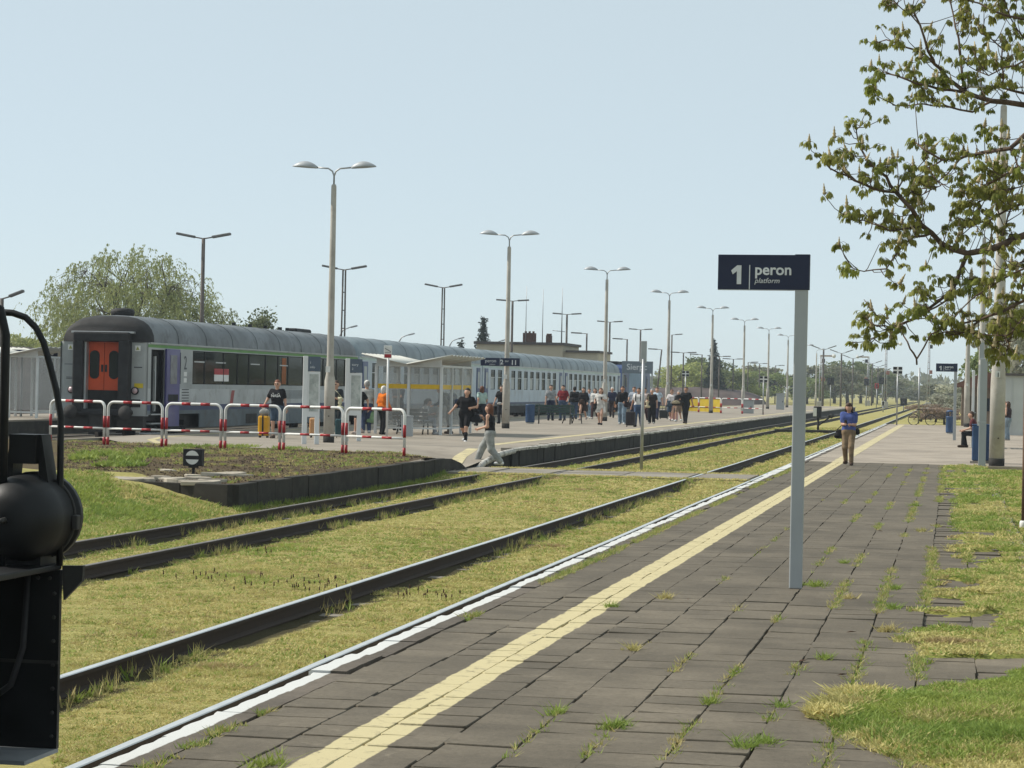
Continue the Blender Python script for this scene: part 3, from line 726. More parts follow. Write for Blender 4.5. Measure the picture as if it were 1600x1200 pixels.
        MB().bbox(HW-.06, HW-.02, 5.5, 20.5, .6, 1.0).build('underfloor_box', M_STEEL, t)
    MB().bbox(-1.1, 1.1, 4.5, L-4.5, .55, 1.0).build('underframe', M_STEEL, t)
    if not first: MB().bbox(-.5, .5, -.32, .05, 1.1, 3.2).build('gangway', M_RUBBER, t)
    MB().bbox(-1.2, 1.2, .05, 4.4, .8, 1.0).build('sill_beam', M_STEEL, t); MB().bbox(-1.2, 1.2, L-4.4, L-.05, .8, 1.0).build('sill_beam', M_STEEL, t)
    bogie(t, 3.2); bogie(t, L-3.2)
    return t
YC = 69.62; SP = 26.4
coach(YC, 'grey coach with orange gangway doors and green stripe, last of the train', True, roofm=M_ROOF)
for k, lab in enumerate(['silver coach right behind the shelter, next to the grey coach', 'silver coach with a row of windows behind the blue bin and green bench', 'silver coach next to the blue locomotive, behind the crowd']):
    coach(YC+SP*(k+1), lab)
# locomotive at the head of the train
t = thing('diesel_locomotive', 'blue locomotive with ribbed pale side at the head of the train', 'locomotive', (X3, YC+SP*4+.2, 0))
M_LBLUE = pm('pale_blue_side', (.20, .30, .40), .5, .12, 1, 20)
MB().prism([(0, 1.0), (17, 1.0), (17.2, 2.2), (16.5, 3.6), (15.9, 3.85), (1.2, 3.85), (.6, 3.6), (-.1, 2.2)], -1.45, 1.45, axis='X').build('body', M_BLUE, t, None, .05)
for i in range(14): MB().bbox(1.45, 1.475, 4.0+i*.62, 4.45+i*.62, 1.5, 3.3).build('side_grille', M_LBLUE, t)
for ya in (1.9, 14.2): d = MB().bbox(1.45, 1.48, ya, ya+.8, 1.1, 3.1).build('door', M_NAVY, t); MB().bbox(1.481, 1.485, ya+.15, ya+.65, 2.2, 2.9).build('door_window', M_TINT, d)
MB().bbox(1.452, 1.47, 1.0, 1.7, 2.3, 3.1).build('cab_window', M_TINT, t)
MB().bbox(-1.2, 1.2, 2, 15, .5, 1.0).build('underframe', M_STEEL, t); bogie(t, 3.5); bogie(t, 13.5)
for yy, ww, hh in ((3.0, 2.2, .34), (6.5, 3.0, .26), (11, 1.2, .5), (13.5, 2.0, .28)): MB().box((.2, yy, 3.95), (1.3, ww, hh)).build('roof_equipment', M_BLK, t, None, .06)
# ================================================================ platform furniture, lamps, signs
M_CONC = pm('lamp_post_concrete', (.41, .39, .35), .9, .14, 1.2, 40, bmp=.35, dirt=(.24, .21, .17), dirtamt=.4)
M_TAR = pm('tarred_base', (.03, .028, .026), .9, .3, 6, 40)
M_GALV = pm('galvanised_steel', (.33, .34, .35), .45, .15, 3, 50, .5, .5)
M_LAMPH = pm('grey_lamp_housing', (.36, .38, .40), .5, .1, 3, 40, .2)
M_LENS = flat('lamp_glass', (.55, .56, .55), .3)
M_PLATE = flat('white_plate', (.66, .66, .63))
M_POSTG = pm('grey_sign_post', (.33, .35, .36), .5, .06, 1.5, 50, .1, .4, .05)
M_POSTW = pm('white_sign_post', (.62, .63, .63), .5, .06, 1.5, 50, 0, .4, .05)
M_SIGN = flat('navy_sign_board', (.014, .02, .05), .45)
M_SIGNT = flat('white_sign_lettering', (.62, .64, .66), .5)
ORD = ['first', 'second', 'third', 'fourth', 'fifth', 'sixth', 'seventh', 'eighth', 'ninth', 'tenth', 'eleventh', 'twelfth']
def head_mesh():
    """domed lantern: rounded shell above a flat lens, pointing +x"""
    mb = MB(); n = 12; secs = []
    for i in range(9):
        u = i/8; w = .155*math.sin(math.pi*(.10+.88*u))**.6*(.5+.5*u)**.3; h = .185*math.sin(math.pi*(.08+.90*u))**.8
        secs.append((u*.72, max(w, .03), max(h, .025)))
    vs = []
    for x, w, h in secs:
        for j in range(n):
            a = math.pi*j/(n-1); vs.append((x, w*math.cos(a), h*math.sin(a)))
    fs = [(i*n+j, i*n+j+1, (i+1)*n+j+1, (i+1)*n+j) for i in range(8) for j in range(n-1)]
    fs += [tuple(i*n for i in range(9))+tuple(i*n+n-1 for i in range(8, -1, -1)), tuple(range(n)), tuple(range(8*n, 9*n))]
    mb.add(vs, fs, 0, True); return mb.mesh('lantern', M_LAMPH)
HEAD = head_mesh()
def lamp_post(loc, label, group, H=7.25, rb=.155, zb=1.75, r1=.10, r2=.075, fork=.50, reach=.52, single=0, bend=0):
    t = thing('lamp_post', label, 'lamp post', loc, 0, group)
    MB().lathe([(rb, .16), (rb*.98, zb), (r1*1.15, zb+.18), (r1, zb+.6), (r2, H), (r2*.7, H+.05)], 14).build('post', M_CONC, t)
    MB().lathe([(rb*1.02, -.05), (rb*1.04, .2)], 14).build('base', M_TAR, t)
    sides = (1, -1) if not single else (single,)
    for s in sides:
        z0 = H+.02; zt = H+fork
        path = [(0, 0, z0), (0, 0, zt-.22), (s*.05, 0, zt-.08), (s*.17, 0, zt), (s*reach, 0, zt+.03)]
        a = MB().tube(path, .024, 7).build('arm', M_GALV, t)
        h = link('lantern', HEAD, t, (s*(reach-.02), 0, zt+.0)); h.rotation_euler = (0, R(-4 if s > 0 else -4), 0 if s > 0 else math.pi)
    MB().box((rb*.0-.02, -rb-.006, zb+.32), (.13, .016, .17)).build('number_plate', M_PLATE, t)
    MB().lathe([(.02, 0), (.02, -.012)], 8, (.03, -rb, .75), axis='Y').build('bolt', M_TAR, t)
    return t
XL, YL, DL = -17.6145, 66.65, 27.57
labs = ['tall double-headed concrete lamp post beside the information boards', 'double-headed concrete lamp post carrying the blue platform sign', 'double-headed concrete lamp post behind the woman in a white dress',
        'double-headed concrete lamp post between the tote bag woman and the pink suitcase', 'double-headed concrete lamp post standing in front of the yellow barrier panels', 'double-headed concrete lamp post by the end of the barriers',
        'double-headed concrete lamp post next to the grey cabinet, just left of the big sign post', 'double-headed concrete lamp post past the grey cabinet', 'double-headed lamp post whose pole is hidden by the big sign post']
for k, l in enumerate(labs): lamp_post((XL+(0 if k else .3), YL+DL*k-(1.2 if k == 0 else 0), P2 if k < 8 else -.1), l, 'double-headed lamps along the far platform')
lamp_post((XL, YL+DL*9, -.1), 'single-armed concrete lamp post to the right of the big sign post', 'double-headed lamps along the far platform', single=1)
# platform 1 lamps, half hidden by the chestnut
pa = G(1557, 728, P1)
A = lamp_post((pa.x, pa.y, P1), 'thick concrete lamp post with dark bands right beside the blue bins', 'lamps along the near platform', H=9.7, rb=.205, zb=2.15, r1=.17, r2=.085)
for zz in (2.35, 2.95, 3.25, 3.6, 4.1): MB().lathe([(.178, zz), (.18, zz+.03)], 14).build('band', M_TAR, A)
text('post_number', '1', .17, M_DTXT, A, (-.05, -.235, 2.40), (R(90), 0, 0), bold=.004)
pc = G(1510, 667, P1); lamp_post((pc.x, pc.y, P1), 'slim concrete lamp post beyond the seated person on the near platform', 'lamps along the near platform', H=8.3, rb=.17, zb=2.2, r1=.15, r2=.08)
pd = G(1534, 690, P1); lamp_post((pd.x, 105.5, P1), 'concrete lamp post standing behind the flat grey post, its lantern among the leaves', 'lamps along the near platform', H=8.7, rb=.17, zb=2.2, r1=.14, r2=.08)

# ---- "1 peron" signs
def peron_sign(loc, rz, label, sc_=1.0):
    t = thing('platform_sign', label, 'sign', loc, rz, 'platform number signs')
    H = 3.2
    MB().box((0, 0, H/2-.15), (.125, .045, H-.3)).build('post', M_POSTG, t, None, .012)
    W = .885; x0, x1 = -W+.075, .075
    b = MB().bbox(x0, x1, -.03, .03, H-.335, H).build('board', M_SIGN, t, None, .004)
    MB().bbox(-.065, .075, -.032, .032, H, H+.006).build('cap', M_SIGN, b)
    MB().bbox(x0, -.07, -.028, .028, H-.342, H-.336).build('lower_rim', M_ALU, b)
    one = [(.0, .118), (.052, .162), (.088, .162), (.088, 0), (.05, 0), (.05, .112), (.014, .084)]
    MB().prism([(x*1.12+x0+.13, z*1.12+H-.285) for x, z in one], -.036, -.031).build('number', M_SIGNT, b)
    MB().bbox(x0+.305, x0+.313, -.034, -.03, H-.335, H-.10).build('divider', M_SIGNT, b)
    text('word', 'peron', .148, M_SIGNT, b, (x0+.358, -.033, H-.192), (R(90), 0, 0), bold=.003)
    text('word', 'platform', .07, M_SIGNT, b, (x0+.358, -.033, H-.272), (R(90), 0, 0), shear=.25)
    return t
p = G(1243, 920, P1); peron_sign((p.x, p.y, P1), -.17+.10, 'large navy platform sign on a grey post in the foreground')
p = G(1491, 688, P1); peron_sign((p.x, p.y, P1), -.06, 'small far-off navy platform sign by the distant blue bin')

# ---- flat grey post, thin posts
p = G(1534, 731, P1)
t = thing('flat_post', 'flat grey metal post with a seam standing in front of the blue bins', 'post', (p.x, p.y, P1))
MB().box((0, 0, 1.43), (.19, .06, 2.86)).build('post', M_POSTG, t, None, .01); MB().box((-.02, 0, 1.2), (.205, .075, .02)).build('seam', M_ALU, t); MB().box((-.11, .03, 1.9), (.05, .04, 1.6)).build('side_rail', M_POSTW, t)
t2 = MB().box((-.06, .05, 3.05), (.12, .02, .45)).build('plate', M_POSTG, t)
p = G(1519, 699, P1); tag(MB().box((0, 0, 1.4), (.10, .05, 2.8)).build('thin_post', M_POSTW, None, (p.x, p.y, P1), .01), 'thin pale post right beside the legs of the seated person', 'post')
p = G(1435, 662, P1); tag(MB().tube([(0, 0, 0), (0, 0, 3.6)], .055, 10).build('thin_post', M_GALV, None, (p.x, p.y, P1)), 'bare grey pole rising behind the parked bicycle', 'post')
p = G(1597, 828, .1); t = thing('garden_post', 'rusty brown pole with a white foot on the grass at the right edge', 'post', (p.x+.02, p.y, .08))
MB().tube([(0, 0, .08), (0, 0, 2.3)], .035, 8).build('pole', pm('rusty_pole', (.12, .07, .045), .8, .3, 6), t); MB().lathe([(.06, 0), (.06, .13), (.045, .16)], 10).build('foot', M_WHITE, t)
p = G(1002, 735, -.12); t = thing('marker_post', 'slim grey marker post with a small top plate between the two tracks', 'post', (p.x, p.y, -.14))
MB().tube([(0, 0, 0), (0, 0, 3.05)], .045, 10).build('post', M_GALV, t); MB().box((.0, 0, 3.25), (.17, .03, .6)).build('plate', M_POSTG, t, None, .02)

# ---- W-boards: black and white chequered stop boards
def wboard(loc, label, H, s=1.0):
    t = thing('marker_board', label, 'railway marker', loc, 0, 'chequered marker boards')
    MB().tube([(0, 0, 0), (0, 0, H)], .045, 8).build('post', M_GALV, t)
    MB().box((0, -.05, H-.03), (.56*s, .02, .44*s)).build('board', M_WHITE, t)
    for x in (-1, 1):
        for z in (-1, 1): MB().box((x*.16*s, -.064, H-.03+z*.125*s), (.22*s, .008, .16*s)).build('black_field', M_BLK, t)
    return t
p = G(1401, 664, P1); wboard((p.x, p.y, P1), 'black and white chequered board at the end of the near platform', 3.35)
p = G(1192, 648, P2); wboard((p.x, p.y, P2), 'black and white chequered board at the end of the red-white barriers', 2.6)
wboard((*(atY(1070, 650, 190).to_2d()), P2), 'black and white chequered board just above the head of the man in black', 3.0)

# ---- barriers
M_BARW = pm('white_barrier_paint', (.68, .68, .66), .45, .1, 3, 60, bmp=.08, dirt=(.45, .42, .36), dirtamt=.3)
M_BARR = pm('red_barrier_paint', (.33, .018, .022), .45, .12, 3, 60, bmp=.08)
def barrier(a, b, label, group, panel=None, z=None):
    a, b = Vector(a), Vector(b); d = b-a; L = d.length; rz = math.atan2(d.y, d.x)
    t = thing('barrier', label, 'barrier', a, rz, group); H = 1.1; r = .16; e = .06
    def arc(cx, cz, a0, a1): return [(cx+r*math.cos(x), 0, cz+r*math.sin(x)) for x in np.linspace(a0, a1, 6)]
    path = [(e, 0, -.05)]+arc(e+r, H-r, math.pi, math.pi/2)+arc(L-e-r, H-r, math.pi/2, 0)+[(L-e, 0, -.05)]
    slope = b.z-a.z
    MB().tube(path, .036, 10).build('frame', M_BARW, t); MB().tube([(e, 0, .42), (L-e, 0, .42)], .027, 8).build('lower_rail', M_BARW, t)
    for x in (e, L-e):
        for z0, z1 in ((.0, .20), (.44, .74)): MB().tube([(x, 0, z0), (x, 0, z1)], .0385, 10).build('red_band', M_BARR, t)
    for f0, f1 in ((.30, .45), (.62, .78)):
        MB().tube([(L*f0, 0, H), (L*f1, 0, H)], .0385, 10).build('red_band', M_BARR, t)
        MB().tube([(L*f0, 0, .42), (L*f1, 0, .42)], .0295, 8).build('red_band', M_BARR, t)
    if panel: MB().box((L/2, .05, .55), (L-.2, .02, .98)).build('yellow_panel', panel, t)
    t.rotation_euler.y = -math.asin(max(-.2, min(.2, slope/L)))
    return t
bx = [76, 165, 256, 348, 440, 538, 634]; by = [691, 695, 698, 701, 704, 708, 713]
pts = [G(x, y, .385) for x, y in zip(bx, by)]
bl = ['red and white pipe barrier at the far left, before the coach buffers', 'red and white pipe barrier in front of the orange gangway doors', 'red and white pipe barrier in front of the open violet door', 'red and white pipe barrier in front of the yellow suitcase',
      'red and white pipe barrier in front of the tall lamp post', 'red and white pipe barrier at the right end, before the person in orange']
for k in range(6): barrier(pts[k], pts[k+1], bl[k], 'red and white barriers before the train')
M_YPAN = pm('yellow_panel', (.42, .31, .02), .6, .12, 2, 40)
qx = [1062, 1091.6, 1126, 1160, 1193]; qy = [643, 644, 645.6, 646.5, 648]
pts = [G(x, y, P2) for x, y in zip(qx, qy)]
for k, (l, pn) in enumerate([('far red and white barrier with yellow panel right behind the man in black', M_YPAN), ('far red and white barrier with yellow panel behind the lamp post', M_YPAN), ('far red and white barrier without a panel, next to the yellow ones', None), ('rightmost far red and white barrier, ending at the chequered board', None)]):
    barrier(pts[k], pts[k+1], l, 'red and white barriers at the far end of the platform', pn)

# ---- dwarf signal on the soil
p = G(302, 741, ZM+.02); t = thing('dwarf_signal', 'square black dwarf signal with a split white disc on the bare soil', 'railway signal', (p.x, p.y, ZM))
q = .185
MB().box((0, 0, .335), (q*2, .16, .32)).build('box', M_BLK, t, None, .01)
for s in (1, -1):
    arc = [(math.cos(a)*.13, math.sin(a)*.13) for a in np.linspace(math.asin(.28), math.pi-math.asin(.28), 12)]
    MB().prism([(x, .335+s*z) for x, z in arc], -.09, -.083).build('white_segment', M_PLATE, t)
MB().tube([(0, 0, -.05), (0, 0, .18)], .03, 8).build('stem', M_STEEL, t); MB().box((0, 0, .16), (.16, .12, .04)).build('bracket', M_STEEL, t)

# ---- information boards on the far platform
M_PAPER = pm('timetable_paper', (.42, .44, .42), .4, .25, 3.5, 12, dirt=(.16, .22, .20), dirtamt=.6)
M_HEADR2 = flat('slate_header', (.085, .11, .15), .5)
def info_board(pa_, w, rz, label, words):
    t = thing('information_board', label, 'notice board', pa_, rz, 'information boards by the lamp post')
    MB().box((0, 0, 1.2), (.13, .07, 2.42)).build('post', M_POSTW, t, None, .012); MB().box((w, .0, .4), (.13, .07, .8)).build('post', M_POSTW, t, None, .012)
    MB().bbox(.066, w+.066, -.02, .02, 2.0, 2.40).build('header', M_HEADR2, t)
    b = MB().bbox(.066, w+.066, -.025, .025, .75, 1.99).build('frame', M_POSTW, t)
    MB().bbox(.11, w+.02, -.032, -.026, .9, 1.92).build('poster', M_PAPER, b)
    for i, (s_, z) in enumerate(words): text('lettering', s_, .09 if i else .11, M_SIGNT, t, (.12, -.023, z), (R(90), 0, 0))
    return t
p = G(475, 694, P2); info_board((p.x, p.y, P2), .34, .35, 'left white-framed information board, in front of the grey coach', [('i', 2.2), ('info', 2.08)])
p = G(541, 689, P2); info_board((p.x, p.y, P2), .36, .3, 'right white-framed information board, left of the people at the shelter', [('tory', 2.2), ('2', 2.08)])

# ---- shelter
def mat_clear(name, tint, fac):
    mt, n, b = nodes(name)
    tr = n.nodes.new('ShaderNodeBsdfTransparent'); ms = n.nodes.new('ShaderNodeMixShader'); p_ = pos(n)
    b.inputs['Base Color'].default_value = lin(tint); b.inputs['Roughness'].default_value = .3; b.inputs['Specular IOR Level'].default_value = .3
    f = mth(n, 'ADD', mth(n, 'MULTIPLY', noise(n, p_, 1.3, 5, .6), .25), fac-.12)
    n.links.new(f, ms.inputs[0]); n.links.new(tr.outputs[0], ms.inputs[1]); n.links.new(b.outputs[0], ms.inputs[2])
    n.links.new(ms.outputs[0], n.nodes['Material Output'].inputs[0]); return mt
M_SHGL = mat_clear('scratched_shelter_glass', (.42, .44, .44), .27)
M_YSTR = flat('yellow_glass_stripe', (.62, .40, .02), .5)
M_SHFR = pm('white_shelter_frame', (.58, .60, .60), .5, .08, 2, 40)
M_SHROOF = pm('translucent_roof_sheet', (.50, .50, .46), .6, .12, 1.5, 30, dirt=(.3, .29, .25), dirtamt=.4)
def shelter(loc, label, Lx, Ly, Hh, stripe=True):
    t = thing('shelter', label, 'shelter', loc)
    nxp, nyp = 3, 4
    xs_ = [0, Lx/2, Lx]; ys_ = [Ly*i/(nyp-1) for i in range(nyp)]
    posts = [(x, 0) for x in xs_]+[(x, Ly) for x in xs_]+[(0, y) for y in ys_[1:-1]]+[(Lx, y) for y in ys_[1:-1]]
    for x, y in posts: MB().box((x, y, Hh/2), (.09, .09, Hh)).build('post', M_SHFR, t, None, .008)
    def pane(a, b):
        a, b = Vector(a), Vector(b); d = (b-a); L = d.length; mid = (a+b)/2; rz = math.atan2(d.y, d.x)
        g_ = MB().box((mid.x, mid.y, (Hh+.25)/2+.02), (L-.1, .012, Hh-.32), rz=rz).build('glass_pane', M_SHGL, t)
        if stripe: MB().box((mid.x, mid.y, 1.62), (L-.12, .02, .15), rz=rz).build('yellow_stripe', M_YSTR, g_)
        MB().box((mid.x, mid.y, .22), (L-.09, .05, .06), rz=rz).build('rail', M_SHFR, t); MB().box((mid.x, mid.y, Hh-.03), (L-.09, .07, .07), rz=rz).build('rail', M_SHFR, t)
    for a, b in zip(xs_[:-1], xs_[1:]): pane((a, 0), (b, 0)); pane((a, Ly), (b, Ly))
    for a, b in zip(ys_[:-1], ys_[1:]): pane((Lx, a), (Lx, b))
    pane((0, ys_[1]), (0, ys_[2]))
    # butterfly roof of corrugated sheet
    for s in (-1, 1):
        mb = MB(); n = 44; top = []; bot = []
        for i in range(n+1):
            y = -.45+(Ly+.9)*i/n; w_ = .028*math.sin(i*math.pi/2)
            top += [(Lx/2, y, Hh+.02+w_), (Lx/2+s*(Lx/2+.42), y, Hh+.34+w_)]
        mb.add(top, [(2*i, 2*i+1, 2*i+3, 2*i+2) for i in range(n)], 0, True)
        o = mb.build('roof_sheet', M_SHROOF, t); sol = o.modifiers.new('thick', 'SOLIDIFY'); sol.thickness = .015
        for y in (0, Ly): MB().prism([(Lx/2, Hh), (Lx/2+s*(Lx/2), Hh), (Lx/2+s*(Lx/2), Hh+.25)], y-.02, y+.02).build('gable_panel', M_SHFR, t)
        for y in ys_: MB().tube([(Lx/2, y, Hh-.005), (Lx/2+s*(Lx/2+.40), y, Hh+.30)], .025, 6).build('rafter', M_SHFR, t)
    return t
p = G(690, 680, P2)
SHX = p.x-2.25; SHY = p.y-.2
shelter((SHX, SHY, P2), 'white-framed glass shelter with yellow stripes and a butterfly roof', 2.25, 5.0, 2.35)
def bench(loc, rz, label, mat_, w=1.6, group=None):
    t = thing('bench', label, 'bench', loc, rz, group)
    for i in range(4): MB().box((0, -.02+i*.105, .43), (w, .09, .03)).build('seat_slat', mat_, t)
    for i in range(3): MB().box((0, .42+i*.025, .56+i*.13), (w, .03, .10), rx=R(-12)).build('back_slat', mat_, t)
    for s in (-1, 1):
        x = s*(w/2-.18)
        MB().tube([(x, -.03, 0), (x, .0, .40), (x, .36, .41), (x, .50, .9)], .025, 6).build('frame', M_STEEL, t); MB().tube([(x, .46, 0), (x, .33, .40)], .025, 6).build('leg', M_STEEL, t)
    return t
M_BRN = pm('brown_bench_slats', (.10, .085, .06), .7, .2, 4); M_DGRN = pm('dark_green_slats', (.03, .055, .045), .6, .2, 4)
bench((SHX+1.2, SHY+.75, P2), R(170), 'brown bench inside the glass shelter', M_BRN, 1.3)
p = G(870, 663, P2); bench((p.x-.2, p.y+.5, P2), R(8), 'dark green slatted bench standing beside the blue bin on the far platform', M_DGRN, 1.8)
p = G(896, 662, P2); bench((p.x+.1, p.y+.2, P2), R(75), 'dark green slatted bench turned sideways, to the right of the other green one', M_DGRN, 1.5)
# pictogram sign before the shelter
p = G(604, 682, P2); t = thing('pictogram_sign', 'small white and red pictogram sign on a pole before the shelter', 'sign', (p.x, p.y, P2))
MB().tube([(0, 0, 0), (0, 0, 2.75)], .035, 8).build('pole', M_POSTW, t); MB().box((0, -.045, 2.72), (.26, .02, .40)).build('board', M_PLATE, t, None, .01)
MB().box((0, -.058, 2.59), (.22, .006, .11)).build('red_field', M_REDP, t); MB().box((0, -.058, 2.78), (.22, .006, .02), ry=.5).build('mark', M_DTXT, t); MB().box((0, -.058, 2.70), (.2, .006, .012)).build('mark', M_DTXT, t)
p = G(613, 683, P2); MBt = None
t = thing('litter_bin', 'grey square bin between the shelter glass and the last near barrier', 'bin', (*(G(636, 684, P2).to_2d()), P2))
MB().box((0, 0, .35), (.32, .3, .62)).build('body', M_POSTG, t, None, .02); MB().box((0, 0, .68), (.34, .32, .04)).build('rim', M_GALV, t, None, .01)

# ---- "peron 2 / tor 11" board on the second lamp post
pL = Vector((XL, YL+DL, P2)); a = atY(751, 565, pL.y-.3); b = atY(812, 565, pL.y-.3)
t = thing('platform_sign', 'long navy sign with platform 2 and track 11 fixed to a lamp post', 'sign', ((a.x+b.x)/2, pL.y-.28, a.z), 0)
w_ = (b.x-a.x)
MB().box((0, 0, 0), (w_, .05, .32)).build('board', M_SIGN, t, None, .005); MB().box((0, -.027, -.0), (.012, .006, .30)).build('divider', M_SIGNT, t)
text('word', 'peron', .19, M_SIGNT, t, (-w_/2+.18, -.03, -.02), (R(90), 0, 0)); text('number', '2', .26, M_SIGNT, t, (-w_/2+.80, -.03, -.09), (R(90), 0, 0), bold=.006); text('word', 'platform', .07, M_SIGNT, t, (-w_/2+.36, -.03, -.12), (R(90), 0, 0))
text('word', 'tor', .13, M_SIGNT, t, (w_/2-.60, -.03, -.0), (R(90), 0, 0)); text('number', '11', .26, M_SIGNT, t, (w_/2-.36, -.03, -.10), (R(90), 0, 0), bold=.006)
for s in (-1, 1): MB().box((.27+s*.10, .16, 0), (.03, .3, .04)).build('bracket', M_GALV, t)
# ---- station name board
p = G(975, 650, P2); yb = 141.5; a = atY(972, 564, yb); b = atY(1020, 584, yb)
t = thing('station_sign', 'wide slate-grey station name board on two posts behind the crowd', 'sign', (a.x, yb, P2))
w_ = b.x-a.x; zt, zb_ = a.z-P2, b.z-P2
MB().bbox(0, w_, -.03, .03, zb_, zt).build('board', flat('slate_board', (.16, .19, .22), .5), t, None, .01)
for x in (.05, w_-.05): MB().box((x, .06, zt/2), (.09, .06, zt)).build('post', M_POSTG, t)
text('station_name', 'Sierpc', .50, M_SIGNT, t, (.28, -.034, zb_+.22), (R(90), 0, 0), bold=.004)
# ---- small "3" sign at the far platform on the left
a = atY(72, 547, 88); b = atY(90, 557, 88); t = thing('platform_sign', 'small navy sign with the number 3 behind the curved handrail', 'sign', (a.x, 88, a.z))
MB().bbox(-1.6, b.x-a.x, -.03, .03, b.z-a.z, 0).build('board', M_SIGN, t); text('number', '3', .22, M_SIGNT, t, (.22, -.034, b.z-a.z+.05), (R(90), 0, 0), bold=.005)
MB().tube([(-1.0, .05, -3), (-1.0, .05, 0)], .05, 8).build('post', M_POSTG, t)
q = atX(63, 640, -33.75); shelter((-36.1, q.y, P2+.12), 'pale glass shelter on the third platform at the left edge', 2.2, 5.0, 2.35, False)

# ---- bins
M_BINB = pm('blue_bin', (.035, .075, .16), .5, .15, 3, 40)
def round_bin(loc, label, r, H, n=16, hood=False):
    t = thing('litter_bin', label, 'bin', loc, 0, 'blue litter bins')
    MB().lathe([(r*.96, .06), (r, .1), (r, H-.06), (r*1.03, H-.05), (r*1.03, H), (r*.8, H)], n).build('body', M_BINB, t)
    MB().lathe([(r*.8, 0), (r*.8, .07)], n).build('foot', M_PLATE, t)
    if hood:
        MB().lathe([(r*1.05, H+.22), (r*.6, H+.30), (.02, H+.31)], n).build('hood', M_BINB, t)
        for a in (0, 1, 2, 3): MB().box((r*.9*math.cos(a*math.pi/2+.5), r*.9*math.sin(a*math.pi/2+.5), H+.11), (.05, .05, .24)).build('hood_bracket', M_BINB, t)
    return t
p = G(828, 662, P2); round_bin((p.x, p.y, P2), 'round blue bin next to the second lamp post on the far platform', .215*1.0, .88)
p = G(1484, 678, P1); round_bin((p.x, p.y, P1), 'small blue hooded bin beside the distant platform sign', .20, .85, hood=True)
for dx_, l in ((1528, 'tall blue bin half hidden behind the flat grey post, left one of two'), (1545, 'tall dark blue bin between the flat grey post and the thick lamp post')):
    p = G(dx_, 724, P1); t = thing('litter_bin', l, 'bin', (p.x, p.y+.25, P1), .0, 'blue litter bins')
    MB().box((0, 0, .56), (.34, .36, .98)).build('body', M_BINB, t, None, .03); MB().box((0, 0, .03), (.44, .42, .06)).build('foot', M_KERB, t); MB().box((0, 0, 1.07), (.36, .38, .04)).build('lid', M_BINB, t, None, .01)
# ---- grey cabinets near the far barriers
for px_, py_, w1, h1, l in ((1168, 646, .9, 1.0, 'grey cabinet behind the last far barrier'), (1219, 640, .75, 1.5, 'grey upright cabinet standing alone past the chequered board')):
    p = G(px_, py_, P2); t = thing('cabinet', l, 'cabinet', (p.x, p.y, P2)); MB().box((0, 0, h1/2), (w1, .5, h1)).build('body', M_POSTG, t, None, .02); MB().box((0, 0, h1+.03), (w1+.08, .58, .06)).build('lid', M_GALV, t); MB().box((w1*.3, -.26, h1*.5), (.05, .03, .14)).build('handle', M_BLK, t)
# ---- point lever between the tracks
p = G(1265, 676, -.1); t = thing('point_lever', 'black and white point lever with lantern between the tracks', 'railway lever', (p.x, p.y, -.12))
MB().box((-.1, 0, .1), (3.6, .35, .16)).build('base', M_STEEL, t, None, .03); MB().tube([(.45, 0, .15), (.45, 0, 1.0)], .06, 8).build('stem', M_STEEL, t); MB().box((.42, -.1, 1.15), (.42, .42, .62)).build('lantern', M_BLK, t, None, .04); MB().box((.28, -.32, 1.15), (.2, .02, .46)).build('white_glass', M_PLATE, t)
MB().tube([(.45, 0, .4), (1.1, 0, .9)], .04, 6).build('handle', M_STEEL, t); MB().lathe([(.0, .14), (.16, .05), (.16, -.05), (.0, -.14)], 10, (1.15, 0, .95)).build('weight', M_STEEL, t)

# ---- bicycle leaning by the bare pole
def bicycle(loc, rz, label):
    t = thing('bicycle', label, 'bicycle', loc, rz); r = .34
    for x in (-.53, .53):
        w = MB().tube([(x+r*math.cos(a), 0, r+r*math.sin(a)) for a in np.linspace(0, 2*math.pi, 25)], .022, 6, caps=False).build('wheel', M_BLK, t)
        for k in range(10): a = k*math.pi/5; MB().tube([(x, 0, r), (x+(r-.02)*math.cos(a), 0, r+(r-.02)*math.sin(a))], .004, 4).build('spoke', M_ALU, w)
    fr = pm('bicycle_paint', (.10, .09, .05), .4, .1, 3, coat=.3)
    mb = MB(); B, S, Hd, Rr, Fr = (-.08, 0, .30), (-.22, 0, .85), (.36, 0, .88), (-.53, 0, r), (.53, 0, r)
    for a, b in ((B, S), (B, Hd), (S, Hd), (B, Rr), (S, Rr), ((.33, 0, .98), Fr)): mb.tube([a, b], .018, 6)
    mb.build('frame', fr, t); MB().box((-.25, 0, .97), (.26, .15, .06)).build('saddle', M_BLK, t, None, .03); MB().tube([(-.22, 0, .85), (-.24, 0, .96)], .014, 6).build('seat_post', M_ALU, t)
    MB().tube([(.25, -.29, 1.06), (.34, -.2, 1.07), (.34, .2, 1.07), (.25, .29, 1.06)], .015, 6).build('handlebar', M_ALU, t); MB().lathe([(.09, -.01), (.09, .01)], 14, B, axis='Y').build('chainring', M_STEEL, t)
    return t
p = G(1441, 664, P1); bicycle((p.x, p.y, P1-.02), .15, 'bicycle leaning by the bare pole at the end of the near platform')

